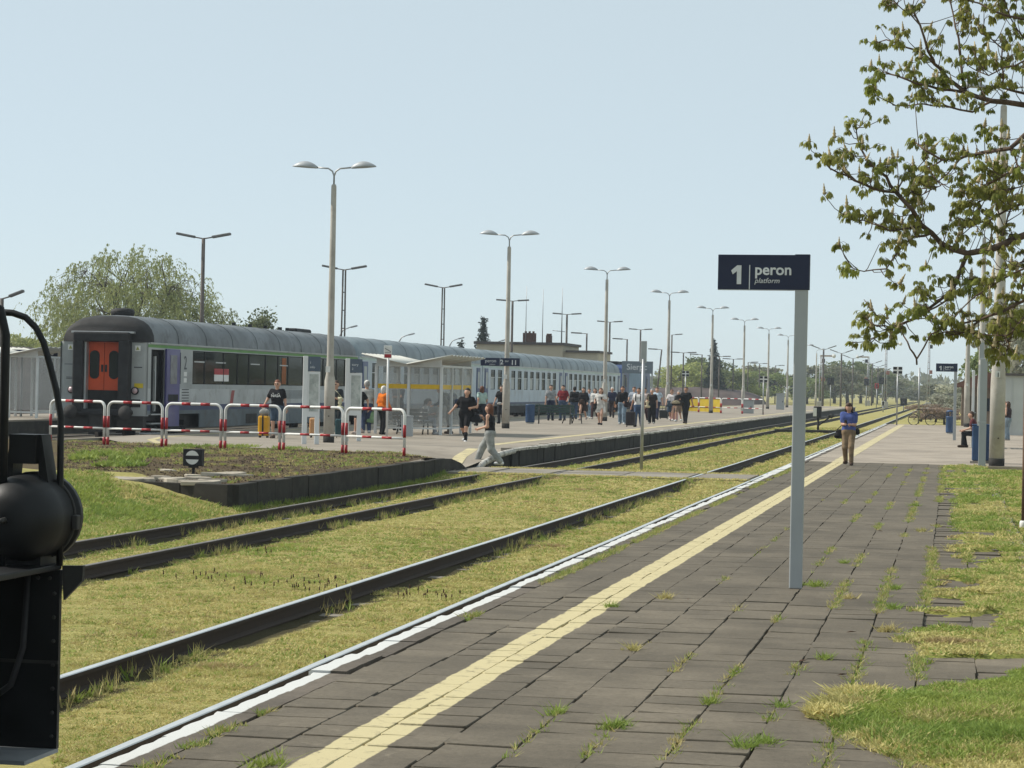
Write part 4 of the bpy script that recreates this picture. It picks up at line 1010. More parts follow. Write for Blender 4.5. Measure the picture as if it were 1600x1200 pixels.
# ---- V-armed steel poles behind the train and further lamps
M_DPOLE = pm('dark_steel_pole', (.105, .09, .08), .75, .25, 2, 30, bmp=.15)
M_DHEAD = pm('dark_lantern', (.14, .14, .14), .6, .2, 3, 30)
def vpole(px_, top, x, label, lattice=False, arms=2, tilt=.22, reach=1.35, base=0, y=None, lean=0, group='steel lamp masts of the third platform', w=.13):
    p = atX(px_, top, x) if y is None else atY(px_, top, y)
    H = p.z-base
    t = thing('lamp_mast', label, 'lamp mast', (p.x, p.y, base), 0, group)
    if lattice:
        for s in (-1, 1): MB().tube([(s*w*1.0, 0, 0), (s*w*.6, 0, H)], .055, 5).build('leg', M_DPOLE, t)
        for i in range(int(H/1.1)): MB().box((0, 0, .6+i*1.1), (w*2.0, .04, .06)).build('batten', M_DPOLE, t)
    else: MB().tube([(lean*-1, 0, 0), (0, 0, H)], [w, w*.7], 8).build('post', M_DPOLE, t)
    for s in ((-1, 1) if arms == 2 else (arms if isinstance(arms, tuple) else (1,))):
        MB().tube([(0, 0, H-.03), (s*reach*.35, 0, H+tilt*.2)], .035, 6).build('arm', M_DPOLE, t)
        h = MB().box((s*reach*.68, 0, H+tilt*.62), (reach*.72, .26, .13), ry=-s*math.atan(tilt/reach*1.1)).build('lantern', M_DHEAD, t, None, .04)
    return t
M_X = -36.6
spec = [(318, 372, 'V-headed steel mast rising behind the grey coach in front of the willow'), (538, 421, 'V-headed lattice mast just right of the tall lamp post'), (693, 449, 'V-headed lattice mast above the shelter roof'), (801, 470, 'steel mast hidden behind the lamp post with the blue sign'),
        (886, 491, 'V-headed mast above the cream building'), (953, 503, 'V-headed mast just right of the third lamp post'), (1001, 515, 'V-headed mast behind the station name board')]
for i, (px_, tp, l) in enumerate(spec): vpole(px_, tp, M_X, l, lattice=(i in (1, 2)), tilt=.22 if i < 3 else .08, base=P2)
vpole(1050, 523, M_X, 'single-armed mast standing behind the tote bag woman', arms=(1,), tilt=.1, base=P2)
vpole(3, 466, None, 'lamp on a slanted arm at the left edge above the handrail', arms=(1,), tilt=.35, y=100, reach=1.0, group='street lamps behind the train')
# wooden yard poles with lamps
for i, (px_, tp, yy, ar, ln, l) in enumerate([(917, 521, 230, (-1,), 0, 'yard lamp pole above the dark roof left of the loco'), (980, 530, 250, (-1,), 0, 'wooden yard lamp pole right of the station building'), (1034, 546, 270, (-1,), .6, 'leaning yard lamp pole by the green bushes'), (1068, 551, 285, 2, 0, 'two-armed yard lamp pole, first right of the leaning one'), (1097, 554, 305, (-1,), 0, 'yard lamp pole in the middle of the green bushes'), (1124, 557, 325, 2, 0, 'yard lamp pole right of the dark fir'), (1146, 561, 345, 2, 0, 'two-armed yard lamp pole left of the double-headed lamp'),
     (1169, 566, 370, (1,), 0, 'distant yard lamp pole with one arm to the right'), (1187, 568, 395, 2, 0, 'distant two-armed yard lamp pole above the chequered board'), (1212, 571, 420, (1,), 0, 'last distant yard lamp pole left of the big sign')]):
    vpole(px_, tp, None, l, y=yy, arms=ar, tilt=.05, reach=1.5, base=-.2, lean=ln, group='yard lamp poles', w=.11)
    if i > 1: t = None
# small curved street lamps seen over the train
def street_lamp(px_, py_, y, label):
    p = atY(px_, py_, y); H = p.z
    t = thing('street_lamp', label, 'street lamp', (p.x-1.1, y, 0), 0, 'street lamps behind the train')
    MB().tube([(0, 0, 0), (0, 0, H-.7), (.25, 0, H-.25), (.9, 0, H)], [.09, .07, .05, .04], 7).build('post', M_GALV, t); MB().box((1.15, 0, H+.05), (.6, .25, .13), ry=-.25).build('lantern', M_LAMPH, t, None, .04)
for px_, py_, y, l in ((552, 511, 190, 'small curved street lamp right of the lattice mast'), (642, 523, 210, 'small curved street lamp left of the second lattice mast'), (720, 529, 230, 'small curved street lamp left of the spruce'), (787, 532, 250, 'small curved street lamp by the cream building')): street_lamp(px_, py_, y, l)
# masts further down the line
for i, (px_, tp, yy, l) in enumerate([(1287, 546, 330, 'V-headed mast with cross arms right of the big sign post'), (1315, 552, 360, 'V-headed mast left of the distant tree mass'), (1333, 560, 400, 'V-headed mast before the distant trees'), (1363, 568, 430, 'V-headed mast left of the first semaphore'), (1372, 573, 480, 'far V-headed mast beside the semaphore'), (1380, 579, 540, 'farther V-headed mast close to the semaphore mast'), (1411, 587, 620, 'tiny far mast right of the chequered board'), (1417, 590, 700, 'smallest far mast on the horizon')]):
    vpole(px_, tp, None, l, y=yy, arms=2, tilt=.55, reach=1.7, base=-.2, group='masts down the line', w=.16 if i < 2 else .14)
# semaphores
M_SEMR = pm('weathered_red_paint', (.28, .12, .09), .7, .2, 3)
def semaphore(px_, base_y, arm_py, y, label, s=1, L=2.4):
    p = atY(px_, arm_py, y); H = p.z+.15
    t = thing('semaphore_signal', label, 'railway signal', (p.x, y, -.15), 0, 'semaphore signals')
    for q in (-1, 1): MB().tube([(q*.2, 0, 0), (q*.10, 0, H)], .07, 6).build('mast_leg', M_GALV, t)
    for i in range(int(H/1.0)): MB().box((0, 0, .5+i), (.34, .05, .07), ry=.5*(1 if i % 2 else -1)).build('lacing', M_SEMR, t)
    MB().box((s*L*.38, -.1, H), (L*.9, .04, .26)).build('arm', M_PLATE, t); MB().box((s*L*.38, -.125, H), (L*.8, .01, .10)).build('arm_stripe', M_SEMR, t); MB().lathe([(.28, -.03), (.28, .03)], 14, (s*L*.92, -.1, H), axis='Y').build('arm_disc', M_PLATE, t)
    MB().box((s*.35, 0, H-.7), (.45, .3, .6)).build('lamp', M_BLK, t, None, .05); MB().box((s*.35, 0, H*.55), (.5, .3, .6)).build('lower_lamp', M_SEMR, t, None, .05); MB().box((0, 0, .5), (.9, .6, 1.0)).build('foot', M_CONC, t, None, .05)
    return t
semaphore(1385, 637, 537, 380, 'semaphore signal just left of the forked chestnut twig'); semaphore(1452, 640, 535, 395, 'semaphore signal between the forked twig and the small platform sign'); semaphore(1283, 640, 556, 345, 'semaphore signal beside a mast right of the big sign', L=2.0); semaphore(1357, 640, 558, 420, 'semaphore signal with arm to the left, before the trees', s=-1, L=2.0)
def tbox(px_, py_, y, label, w, h, mat_, cat='railway signal'):
    p = atY(px_, py_, y); t = thing('light_signal', label, cat, (p.x, y, -.15), 0, 'small signals down the line')
    MB().tube([(0, 0, 0), (0, 0, p.z)], .07, 6).build('post', M_GALV, t); MB().box((0, -.05, p.z+.15), (w, .25, h)).build('head', mat_, t, None, .04)
    for z in (-.25, .25): MB().lathe([(.12, -.06), (.15, 0)], 10, (0, -.18, p.z+.15+z*h*.8), axis='Y').build('lens_hood', M_STEEL, t)
for a in ((1298, 596, 350, 'dark signal head left of the tree mass', 1.0, 1.0, M_BLK), (1354, 597, 400, 'dark signal head beside the left-armed semaphore', .8, 1.1, M_BLK), (1379, 595, 390, 'large dark signal head next to the semaphore mast', 1.2, 1.1, M_BLK), (1370, 603, 380, 'small red and white disc signal among the far tracks', .6, .8, M_REDP), (1412, 628, 300, 'low black signal box by the far turnouts', .8, .9, M_BLK), (1380, 630, 290, 'low pale signal by the far turnouts', .4, .5, M_PLATE)): tbox(*a)

# ---- buildings
M_CREAM = pm('cream_render', (.48, .43, .32), .85, .08, .5, 30); M_FLASH = pm('dark_roof_edge', (.09, .08, .075), .8)
M_BRICK = pm('brown_brick', (.10, .055, .04), .9, .25, 6, 60)
yB = 200
a, b, c = atY(802, 536, yB), atY(879, 538, yB), atY(933, 549, yB)
t = thing('station_building', 'cream flat-roofed building with brick chimneys behind the train', 'building', (a.x, yB, 0))
w1, w2 = b.x-a.x, c.x-a.x
MB().bbox(-3.2, w1, 0, 9, -.2, a.z-.12).build('wall', M_CREAM, t); MB().bbox(w1, w2, .6, 8, -.2, c.z-.12).build('wall', M_CREAM, t)
MB().bbox(-3.4, w1+.2, -.2, 9.2, a.z-.12, a.z+.10).build('roof', M_FLASH, t); MB().bbox(w1+.2, w2+.15, .4, 8.2, c.z-.12, c.z+.06).build('roof', M_FLASH, t)
for i in range(3):
    w_ = MB().box((-1.6+i*2.2, -.02, 2.2), (1.2, .06, 1.3)).build('window', M_DGLASS, t); MB().box((-1.6+i*2.2, -.06, 2.2), (.06, .03, 1.3)).build('frame', M_WHITE, w_)
for px0, px1, ty in ((817, 835, 520), (853, 860, 524)):
    q0, q1 = atY(px0, ty, yB+3), atY(px1, ty, yB+3); ch = MB().bbox(q0.x-a.x, q1.x-a.x, 3, 4, a.z, q0.z).build('chimney', M_BRICK, t)
    for i in range(3): MB().lathe([(.1, q0.z), (.1, q0.z+.16)], 8, (q0.x-a.x+(q1.x-q0.x)*(i+.5)/3, 3.5, 0)).build('chimney_pot', M_BRICK, ch)
for px_, tp, l in ((823, 447, 0), (849, 452, 0), (879, 450, 1)):
    q = atY(px_, tp, yB+3); mast = MB().tube([(q.x-a.x, 3, a.z-.3), (q.x-a.x, 3, q.z)], [.045 if not l else .07, .02], 5).build('antenna', M_GALV, t)
    if l: MB().tube([(q.x-a.x-.8, 3, a.z+1.2), (q.x-a.x+.3, 3, a.z+1.1)], .03, 5).build('antenna_arm', M_GALV, mast)
# right-hand hut and pale shed
pa_, pb_ = atY(1499, 600, 150), atY(1566, 600, 150)
t = thing('brown_hut', 'low brown brick hut with red roof behind the lamp posts', 'building', (pa_.x, 150, .05)); w_ = pb_.x-pa_.x+1.5
M_HUT = pm('hut_render', (.20, .15, .11), .9, .2, 1.5, 40); M_HUTR = pm('hut_tiles', (.17, .085, .06), .85, .25, 3, 40)
MB().bbox(.15, w_, 0, 5, 0, 2.6).build('wall', M_HUT, t); MB().prism([(-.3, 2.55), (w_+.3, 2.55), (w_+.3, 2.72), (1.6, 3.55), (-.3, 2.72)], -.4, 5.4).build('roof', M_HUTR, t)
d_ = MB().box((.75, -.02, 1.0), (.8, .06, 2.0)).build('door', M_BRN, t); MB().box((1.0, -.06, 1.0), (.08, .04, .04)).build('handle', M_ALU, d_)
wn = MB().box((1.9, -.02, 1.5), (.8, .05, .8)).build('window', M_DGLASS, t); MB().box((1.9, -.05, 1.5), (.05, .03, .8)).build('frame', M_WHITE, wn)
pa_ = atY(1563, 640, 118)
t = thing('pale_shed', 'pale grey metal shed wall at the right edge behind the standing person', 'shed', (pa_.x, 118, .0))
M_SHED = pm('pale_shed_sheet', (.46, .48, .47), .6, .07, .8, 30)
MB().bbox(0, 6.0, 0, 4, 0, 3.1).build('wall', M_SHED, t); MB().bbox(-.12, 6.1, -.15, 4.1, 3.1, 3.22).build('roof', M_FLASH, t)
for i in range(1, 10): MB().bbox(i*.55, i*.55+.03, -.025, -.001, .15, 3.0).build('sheet_rib', M_SHED, t)
MB().bbox(0, 6, -.03, 0, 0, .12).build('plinth', M_FLASH, t)
# dark heaps
def heap(name, x0, x1, y0, y1, hgt, label, mat_, seed):
    nx_, ny_ = 60, 18; X, Y = np.meshgrid(np.linspace(x0, x1, nx_), np.linspace(y0, y1, ny_), indexing='ij')
    u = (X-x0)/(x1-x0); v = (Y-y0)/(y1-y0)
    Z = hgt*np.sin(math.pi*np.clip(v, 0, 1))**.6*(np.clip(np.sin(math.pi*u), 0, 1)**.25)*(.86+.14*fbm2(X, Y, seed, 4, .12))+.12*fbm2(X, Y, seed+1, 4, .6)*np.sin(math.pi*v)-.2
    idx = np.arange(X.size).reshape(X.shape); q = np.stack([idx[:-1, :-1], idx[1:, :-1], idx[1:, 1:], idx[:-1, 1:]], -1).reshape(-1, 4)
    return tag(link(name, fastmesh(name, np.stack([X, Y, Z], -1).reshape(-1, 3), q, mat_, 4, True)), label, 'spoil heap')
M_HEAP = pm('dark_spoil', (.055, .046, .042), .95, .35, .8, 6, bmp=.8); M_HEAP2 = pm('brown_spoil', (.075, .055, .05), .95, .3, .5, 4, bmp=.8)
heap('spoil_heap', -75, -40, 112, 135, 4.6, 'dark spoil heap behind the third platform at the far left', M_HEAP, 51)
heap('spoil_heap', -50, -27, 335, 360, 3.2, 'long brown spoil heap behind the crowd and the lamp posts', M_HEAP2, 55)

# ---- end of the steam locomotive at the left edge (its far corner, seen from behind)
t = thing('steam_locomotive', 'black steam locomotive end with headlamp and curved handrail at the left edge', 'locomotive', (0, 0, 0))
M_LOCO = pm('locomotive_black', (.010, .0105, .0115), .5, .3, 3, 40, .0, .25, .1)
M_LOCOG = pm('greasy_grey_black', (.035, .034, .032), .6, .35, 4, 40, bmp=.2)
YE = 11.0
e = atY(97, 880, YE); pl_z = e.z                      # running plate corner
MB().bbox(-6.85, e.x, 1.0, YE, pl_z-.03, pl_z).build('running_plate', M_LOCO, t, None, .006)
bt = atY(97, 1168, YE)
MB().bbox(bt.x-.34, bt.x-.01, YE-.05, YE-.02, bt.z, pl_z-.03).build('step_plate', M_LOCO, t)
MB().bbox(bt.x-.42, bt.x-.012, YE-.45, YE-.02, bt.z-.02, bt.z).build('step_tread', pm('lit_step', (.20, .21, .22), .5, .2, 5), t)  # tread's sunlit look put into a paler grey than the black plates
MB().bbox(bt.x-.62, bt.x-.35, YE-.8, YE-.12, .33, 1.02).build('step_box', M_LOCOG, t, None, .01)
MB().bbox(bt.x-.36, bt.x-.27, YE-.8, YE-.16, .12, .56).build('step_box', M_LOCOG, t, None, .01)
br = [atY(97, 884, YE), atY(130, 884, YE), atY(128, 908, YE), atY(99, 938, YE)]
MB().add([tuple(v) for v in br]+[(v.x, v.y+.03, v.z) for v in br], [(0, 1, 2, 3), (7, 6, 5, 4), (0, 4, 5, 1), (1, 5, 6, 2), (2, 6, 7, 3), (3, 7, 4, 0)]).build('bracket', M_LOCOG, t)
lc = atY(46, 808, YE-.1)
lamp = MB().lathe([(.02, -.31), (.09, -.305), (.155, -.265), (.195, -.18), (.208, -.09), (.208, .10), (.218, .10), (.218, .15), (.19, .15)], 30, (lc.x, YE-.1, lc.z), axis='Y').build('headlamp', M_LOCO, t)
tp = lc.z+.20
MB().tube([(lc.x+.212*math.cos(a), YE-.05, lc.z+.212*math.sin(a)) for a in np.linspace(0, 2*math.pi, 33)], .008, 6, caps=False).build('lamp_rim', M_LOCOG, lamp)
MB().box((lc.x+.222, YE-.06, lc.z-.02), (.03, .05, .07)).build('lamp_catch', M_LOCOG, lamp, None, .006); MB().lathe([(.012, -.36), (.016, -.31)], 8, (lc.x, YE-.1, lc.z), axis='Y').build('cable_gland', M_LOCOG, lamp)
for i in range(7): MB().lathe([(.004, -.012), (.009, -.008), (.010, 0)], 8, (bt.x-.035, YE-.05, bt.z+.06+i*.115), axis='Y').build('rivet', M_LOCOG, t)
for i in range(5): MB().lathe([(.004, -.012), (.009, -.008), (.010, 0)], 8, (bt.x-.30+i*.06, YE-.05, pl_z-.07), axis='Y').build('rivet', M_LOCOG, t)
MB().bbox(bt.x-.34, bt.x-.01, YE-.056, YE-.05, .72, .735).build('plate_seam', M_LOCOG, t)
MB().tube([(bt.x-.16, YE-.08, pl_z-.03), (bt.x-.17, YE-.10, .8), (bt.x-.22, YE-.12, .62), (bt.x-.30, YE-.12, .56)], .016, 8).build('air_hose', M_RUBBER, t)
MB().bbox(lc.x-.075, lc.x+.06, YE-.19, YE-.02, tp+.06, tp+.20).build('lamp_chimney', M_LOCO, lamp)
for s in (-1, 1): MB().prism([(lc.x+s*.055, tp+.20), (lc.x+s*.075, tp+.20), (lc.x+s*.12, tp-.05), (lc.x+s*.07, tp-.05)], YE-.16, YE-.04).build('lamp_bracket', M_LOCO, lamp)
MB().box((lc.x+.0, YE-.1, pl_z+.02), (.2, .2, .1)).build('lamp_foot', M_LOCO, lamp)
hp = [(93, 884), (94, 760), (95, 650), (88, 610), (78, 570), (68, 535), (56, 512), (40, 496), (20, 489), (4, 488), (-14, 489)]
MB().tube([tuple(atY(a, b, YE-.06)) for a, b in hp], .0165, 10).build('handrail', M_LOCO, t)
v0 = atY(1, 905, YE-.3); v1 = atY(-1, 490, YE-.3); MB().tube([tuple(v0), (v0.x, v0.y, v1.z-.1), (v0.x-.03, v0.y, v1.z+.02), (v0.x-.12, v0.y, v1.z+.06)], .022, 10).build('handrail', M_LOCO, t)
MB().bbox(-6.75, -4.75, YE-.35, YE-.1, .75, 1.18).build('buffer_beam', M_LOCO, t)
MB().lathe([(.7, 2.0), (.72, 9.2), (.5, 9.4), (.1, 9.45)], 26, (X1-.05, 0, 2.35), axis='Y').build('boiler', M_LOCO, t)
for k in range(4):
    for s in (-1, 1): MB().lathe([(.1, -.05), (.56, -.05), (.6, .02), (.6, .07), (.1, .05)], 22, (X1+s*.75, 3.0+k*1.75, .6), axis='X').build('wheel', M_LOCO, t)
MB().bbox(X1-.55, X1+.55, 1.5, YE-.3, .6, 1.1).build('frame', M_LOCO, t)
# ================================================================ people
def surface_nets(f, mn, h):
    s = f < 0
    nx, ny, nz = f.shape
    corners = [(i, j, k) for i in (0, 1) for j in (0, 1) for k in (0, 1)]
    def sub(a, c): return a[c[0]:nx-1+c[0], c[1]:ny-1+c[1], c[2]:nz-1+c[2]]
    cnt = sum(sub(s, c).astype(np.int8) for c in corners)
    act = (cnt > 0) & (cnt < 8)
    acc = np.zeros(act.shape+(3,)); n = np.zeros(act.shape)
    for c in corners:
        for ax in range(3):
            if c[ax]: continue
            d = list(c); d[ax] = 1
            a, b = sub(f, c), sub(f, d); cr = ((a < 0) != (b < 0)) & act
            t = np.where(cr, a/np.where(cr, a-b, 1), 0)
            for q in range(3): acc[..., q] += np.where(cr, c[q]+(t if q == ax else 0), 0)
            n += cr
    ids = -np.ones(act.shape, int); ii = np.argwhere(act); ids[act] = np.arange(len(ii))
    V = (ii+acc[act]/n[act][:, None])*h+mn
    Q = []
    for ax in range(3):
        sl0 = [slice(1, -1)]*3; sl0[ax] = slice(0, -1); sl1 = [slice(1, -1)]*3; sl1[ax] = slice(1, None)
        a, b = s[tuple(sl0)], s[tuple(sl1)]; e = np.argwhere(a != b); flip = a[a != b]
        o1, o2 = [x for x in range(3) if x != ax]
        e = e.copy(); e[:, o1] += 1; e[:, o2] += 1
        def cell(d1, d2):
            c = e.copy(); c[:, o1] -= d1; c[:, o2] -= d2; return ids[c[:, 0], c[:, 1], c[:, 2]]
        q = np.stack([cell(1, 1), cell(0, 1), cell(0, 0), cell(1, 0)], -1)
        if ax == 1: flip = ~flip
        q[~flip] = q[~flip][:, ::-1]; Q.append(q)
    return V, np.concatenate(Q)
def sdf_mesh(prims, h=.024, k=.014):
    P = np.array([[*p[0], *p[1], p[2], p[3]] for p in prims], float)
    r = np.maximum(P[:, 6], P[:, 7]).max()+3*h
    mn = np.minimum(P[:, :3], P[:, 3:6]).min(0)-r; mx = np.maximum(P[:, :3], P[:, 3:6]).max(0)+r
    n = np.ceil((mx-mn)/h).astype(int)+1
    g = np.stack(np.meshgrid(*[mn[i]+h*np.arange(n[i]) for i in range(3)], indexing='ij'), -1).astype(np.float32)
    acc = np.zeros(n, np.float32)
    for p in P:
        a, b = p[:3], p[3:6]; ba = b-a; L2 = max(ba @ ba, 1e-9); rm = max(p[6], p[7])+k*5+2*h
        lo = np.clip(np.floor((np.minimum(a, b)-rm-mn)/h).astype(int), 0, n-1); hi = np.clip(np.ceil((np.maximum(a, b)+rm-mn)/h).astype(int)+1, 1, n)
        sl = tuple(slice(lo[i], hi[i]) for i in range(3))
        w = g[sl]-a; t = np.clip((w @ ba)/L2, 0, 1)
        d = np.linalg.norm(w-t[..., None]*ba, axis=-1)-(p[6]+(p[7]-p[6])*t)
        acc[sl] += np.exp(np.clip(-d/k, -40, 40))
    f = -k*np.log(acc+1e-17)
    return surface_nets(f.astype(float), mn, h)
def ik(a, b, l1, l2, hint):
    a, b = np.array(a, float), np.array(b, float); d = b-a; L = np.linalg.norm(d)
    if L > (l1+l2)*.995: b = a+d/L*(l1+l2)*.995; d = b-a; L = np.linalg.norm(d)
    u = d/L; x = (l1*l1-l2*l2+L*L)/(2*L); hgt = math.sqrt(max(l1*l1-x*x, 0))
    hv = np.array(hint, float); hv = hv-u*(hv @ u); hv /= (np.linalg.norm(hv)+1e-9)
    return a+u*x+hv*hgt, b
_cl = {}
def cloth(c):
    key = tuple(round(x, 3) for x in c)
    if key not in _cl: _cl[key] = pm('cloth_%d' % len(_cl), c, .9, .30, 7, 90, spec=.15, bmp=.4)
    return _cl[key]
SKIN = pm('skin', (.46, .27, .19), .6, .08, 8, 60, spec=.35, bmp=.05)
SKIN2 = pm('tanned_skin', (.36, .19, .125), .6, .08, 8, 60, spec=.35, bmp=.05)
M_EYE = flat('eye_dark', (.02, .018, .016), .3); M_LIP = flat('lip', (.30, .11, .09), .5)
HAIR = {'brown': (.045, .022, .012), 'black': (.012, .01, .009), 'blond': (.24, .15, .07), 'white': (.60, .58, .54), 'grey': (.33, .32, .31), 'auburn': (.11, .038, .018), 'red': (.16, .05, .02)}
EYE_ME = MB().lathe([(.001, -.011), (.010, -.005), (.012, 0), (.010, .005), (.001, .011)], 8).mesh('eye', M_EYE)
def person(px_, py_, z, H, rz, label, top=None, bottom=None, shoes=(.05, .05, .05), hair='brown', hstyle='short', skin=None, pose=None, extras=(), h=.026, loc=None, group='passengers on the far platform', dx=0, fat=1.0):
    skin = skin or SKIN; u = H/1.75
    q = loc if loc is not None else G(px_, py_, z)
    po = dict(lf=(-.10, 0, .085), rf=(.10, .02, .085), lh=(-.27, .05, .84), rh=(.27, .05, .84), lean=0, side=0, hip=.93, sit=0, turn=0, nod=0, twist=0)
    po.update(pose or {})
    t = thing('person', label, 'person', (q.x, q.y, q.z), R(rz), group); t.scale = (u, u, u)
    hz_ = po['hip']; le = po['lean']; sd_ = po['side']
    def tor(zz, x=0, y=0):                                # torso point: leans forward / sideways about the hips
        f = (zz-.93)
        return np.array([x+sd_*f/.5, y+le*f/.5, hz_+f*math.sqrt(max(.05, 1-min(.9, (abs(le)/.5)**2+(abs(sd_)/.5)**2)))])
    shx = .175*(.5+.5*fat)
    Ls, Rs = tor(1.42, -shx), tor(1.42, shx); Lh, Rh = tor(.93, -.09), tor(.93, .09)
    Lk, Lf = ik(Lh, po['lf'], .43, .43, po.get('lk', (0, 1, .05))); Rk, Rf = ik(Rh, po['rf'], .43, .43, po.get('rk', (0, 1, .05)))
    Le, Lw = ik(Ls, po['lh'], .285, .265, po.get('le', (-.4, -1, -.3))); Re, Rw = ik(Rs, po['rh'], .285, .265, po.get('re', (.4, -1, -.3)))
    neck = tor(1.46); hd = tor(1.62)+np.array([0, .015+po['nod']*.06, -abs(po['nod'])*.02])
    tn = po['turn']; fw = np.array([math.sin(tn), math.cos(tn), -.5*po['nod']]); fw /= np.linalg.norm(fw); rt = np.array([math.cos(tn), -math.sin(tn), 0]); up = np.cross(rt, fw)
    hp = lambda x, y, zz: hd+rt*x+fw*y+up*zz
    def lat(zz, wd, r, dy=0): return (tor(zz, -wd, dy), tor(zz, wd, dy), r, r)
    ft = fat
    torso = [lat(.93, .075*ft, .115*ft), lat(1.06, .055*ft, .105*ft), lat(1.2, .075*ft, .108*ft), lat(1.33, .095, .105), lat(1.41, .13, .062)]
    arms = [(Ls, Le, .052, .041), (Le, Lw, .041, .027), (Rs, Re, .052, .041), (Re, Rw, .041, .027)]
    legs = [(Lh, Lk, .088*ft, .056), (Lk, Lf, .058, .036), (Rh, Rk, .088*ft, .056), (Rk, Rf, .058, .036)]
    feet = []
    for f_, kx in ((Lf, -1), (Rf, 1)):
        tdir = po.get('toe', (0, 1)); tl = math.hypot(*tdir)
        tp = f_+np.array([tdir[0]/tl*.15+kx*.02, tdir[1]/tl*.15, -.045 if f_[2] < .2 else -.09]); hl = f_+np.array([-tdir[0]/tl*.04, -tdir[1]/tl*.04, -.04])
        feet += [(hl, tp, .038, .032), (f_, hl, .036, .036)]
    head = [(hp(0, -.012, .035), hp(0, .008, .02), .088, .084), (hp(0, .02, -.03), hp(0, .035, -.075), .066, .042), (hp(0, .085, .0), hp(0, .098, -.022), .013, .015), (neck, hp(0, -.01, -.05), .052, .05),
            (hp(-.086, -.01, .0), hp(-.086, -.012, -.025), .016, .012), (hp(.086, -.01, .0), hp(.086, -.012, -.025), .016, .012)]
    hands = []; fing = MB()
    for W, E, sx in ((Lw, Le, -1), (Rw, Re, 1)):
        d = W-E; d /= np.linalg.norm(d); pal = W+d*.075; hands.append((W, pal, .028, .032))
        sdv = np.cross(d, [0, 1, 0]); sdv = sdv/(np.linalg.norm(sdv)+1e-6); cu = np.cross(sdv, d)
        for i_, (o_, ln) in enumerate(((-.027, .062), (-.009, .075), (.010, .07), (.027, .055))):
            b0 = pal+sdv*o_; m_ = b0+d*ln*.6+cu*.012; e_ = m_+d*ln*.3+cu*.03
            fing.tube([b0, m_, e_], [.010, .009, .007], 5)
        b0 = W+d*.03+sdv*.028*(-1); fing.tube([b0, b0+d*.035-sdv*.03, b0+d*.065-sdv*.03+cu*.012], [.011, .010, .008], 5)
    V, Fq = sdf_mesh(torso+arms+legs+feet+head+hands, h)
    mb = MB(); mb.v = [tuple(v) for v in V]; mb.f = [list(f) for f in Fq]; mb.m = [0]*len(Fq); mb.sm = [True]*len(Fq)
    mb.add(fing.v, fing.f, 0, True)
    body = mb.build('body', skin, t)
    def garment(name, prims, colr, hh=h, par=t):
        V, Fq = sdf_mesh(prims, hh, .012); return link(name, fastmesh(name, V, Fq, cloth(colr), 4, True), par)
    g_ = lambda prs, d: [(a, b, r1+d, r2+d) for a, b, r1, r2 in prs]
    if top:
        kind, colr = top
        pr = g_(torso[1:4], .022)+[(torso[4][0], torso[4][1], .075, .075), lat(.97, .085*ft, .122*ft)]
        sl = {'tee': .62, 'long': 2, 'tank': 0, 'dress': .55}[kind]
        for S, E, W in ((Ls, Le, Lw), (Rs, Re, Rw)):
            if sl == 2: pr += [(S, E, .072, .058), (E, E+(W-E)*.9, .058, .042)]
            elif sl: pr += [(S, S+(E-S)*sl, .072, .072)]
        if kind == 'dress':
            for zz, wd, r in ((.86, .10, .12), (.76, .12, .12), (.66, .135, .118)): pr.append(lat(zz, wd, r))
        o = garment('dress' if kind == 'dress' else 'shirt', pr, colr)
    if bottom:
        kind, colr = bottom
        pr = g_(torso[:1], .018)+[lat(1.0, .07*ft, .118*ft)]
        fr = {'trousers': 1, 'shorts': .85, 'skirt': 0, 'wide': 1}[kind]
        ex = .045 if kind == 'wide' else .022
        for Hp, K, A_ in ((Lh, Lk, Lf), (Rh, Rk, Rf)):
            if kind == 'shorts': pr.append((Hp, Hp+(K-Hp)*fr, .108*ft, .09))
            elif fr: pr += [(Hp, K, .088*ft+ex, .056+ex), (K, K+(A_-K)*.96, .056+ex, .04+ex)]
        if kind == 'skirt': pr += [lat(.84, .10, .12), lat(.72, .13, .12), lat(.6, .15, .115)]
        garment({'trousers': 'trousers', 'shorts': 'shorts', 'skirt': 'skirt', 'wide': 'trousers'}[kind], pr, colr)
    garment('shoe', g_(feet[:2], .012), shoes, min(h, .024)); garment('shoe', g_(feet[2:], .012), shoes, min(h, .024))
    # hair
    hc = HAIR[hair]
    if hstyle != 'bald':
        pr = [(hp(0, -.028, .05), hp(0, -.01, .062), .092, .086), (hp(0, -.055, .0), hp(0, -.05, -.04), .074, .06)]
        if hstyle == 'long': pr += [(hp(-.07, -.035, .0), hp(-.08, -.02, -.2), .042, .035), (hp(.07, -.035, .0), hp(.08, -.02, -.2), .042, .035), (hp(0, -.07, -.02), hp(0, -.07, -.26), .07, .06)]
        if hstyle == 'pony': pr += [(hp(0, -.11, .07), hp(0, -.15, -.02), .04, .035), (hp(0, -.15, -.02), hp(0, -.14, -.15), .035, .02)]
        if hstyle == 'bob': pr += [(hp(-.075, -.02, .0), hp(-.08, -.01, -.10), .04, .035), (hp(.075, -.02, .0), hp(.08, -.01, -.10), .04, .035), (hp(0, -.06, -.03), hp(0, -.06, -.12), .07, .06)]
        V, Fq = sdf_mesh(pr, .02, .012); key = 'hair_'+hair
        hm = pm(key, hc, .65, .3, 12, 120, spec=.4, bmp=.5); link('hair', fastmesh('hair', V, Fq, hm, 4, True), t)
    for s in (-1, 1):
        e = link('eye', EYE_ME, body); e.location = hp(s*.033, .078, .012)
    mo = MB().box((0, 0, 0), (.045, .008, .010)).build('mouth', M_LIP, body); mo.location = hp(0, .076, -.058); mo.rotation_euler.z = -tn
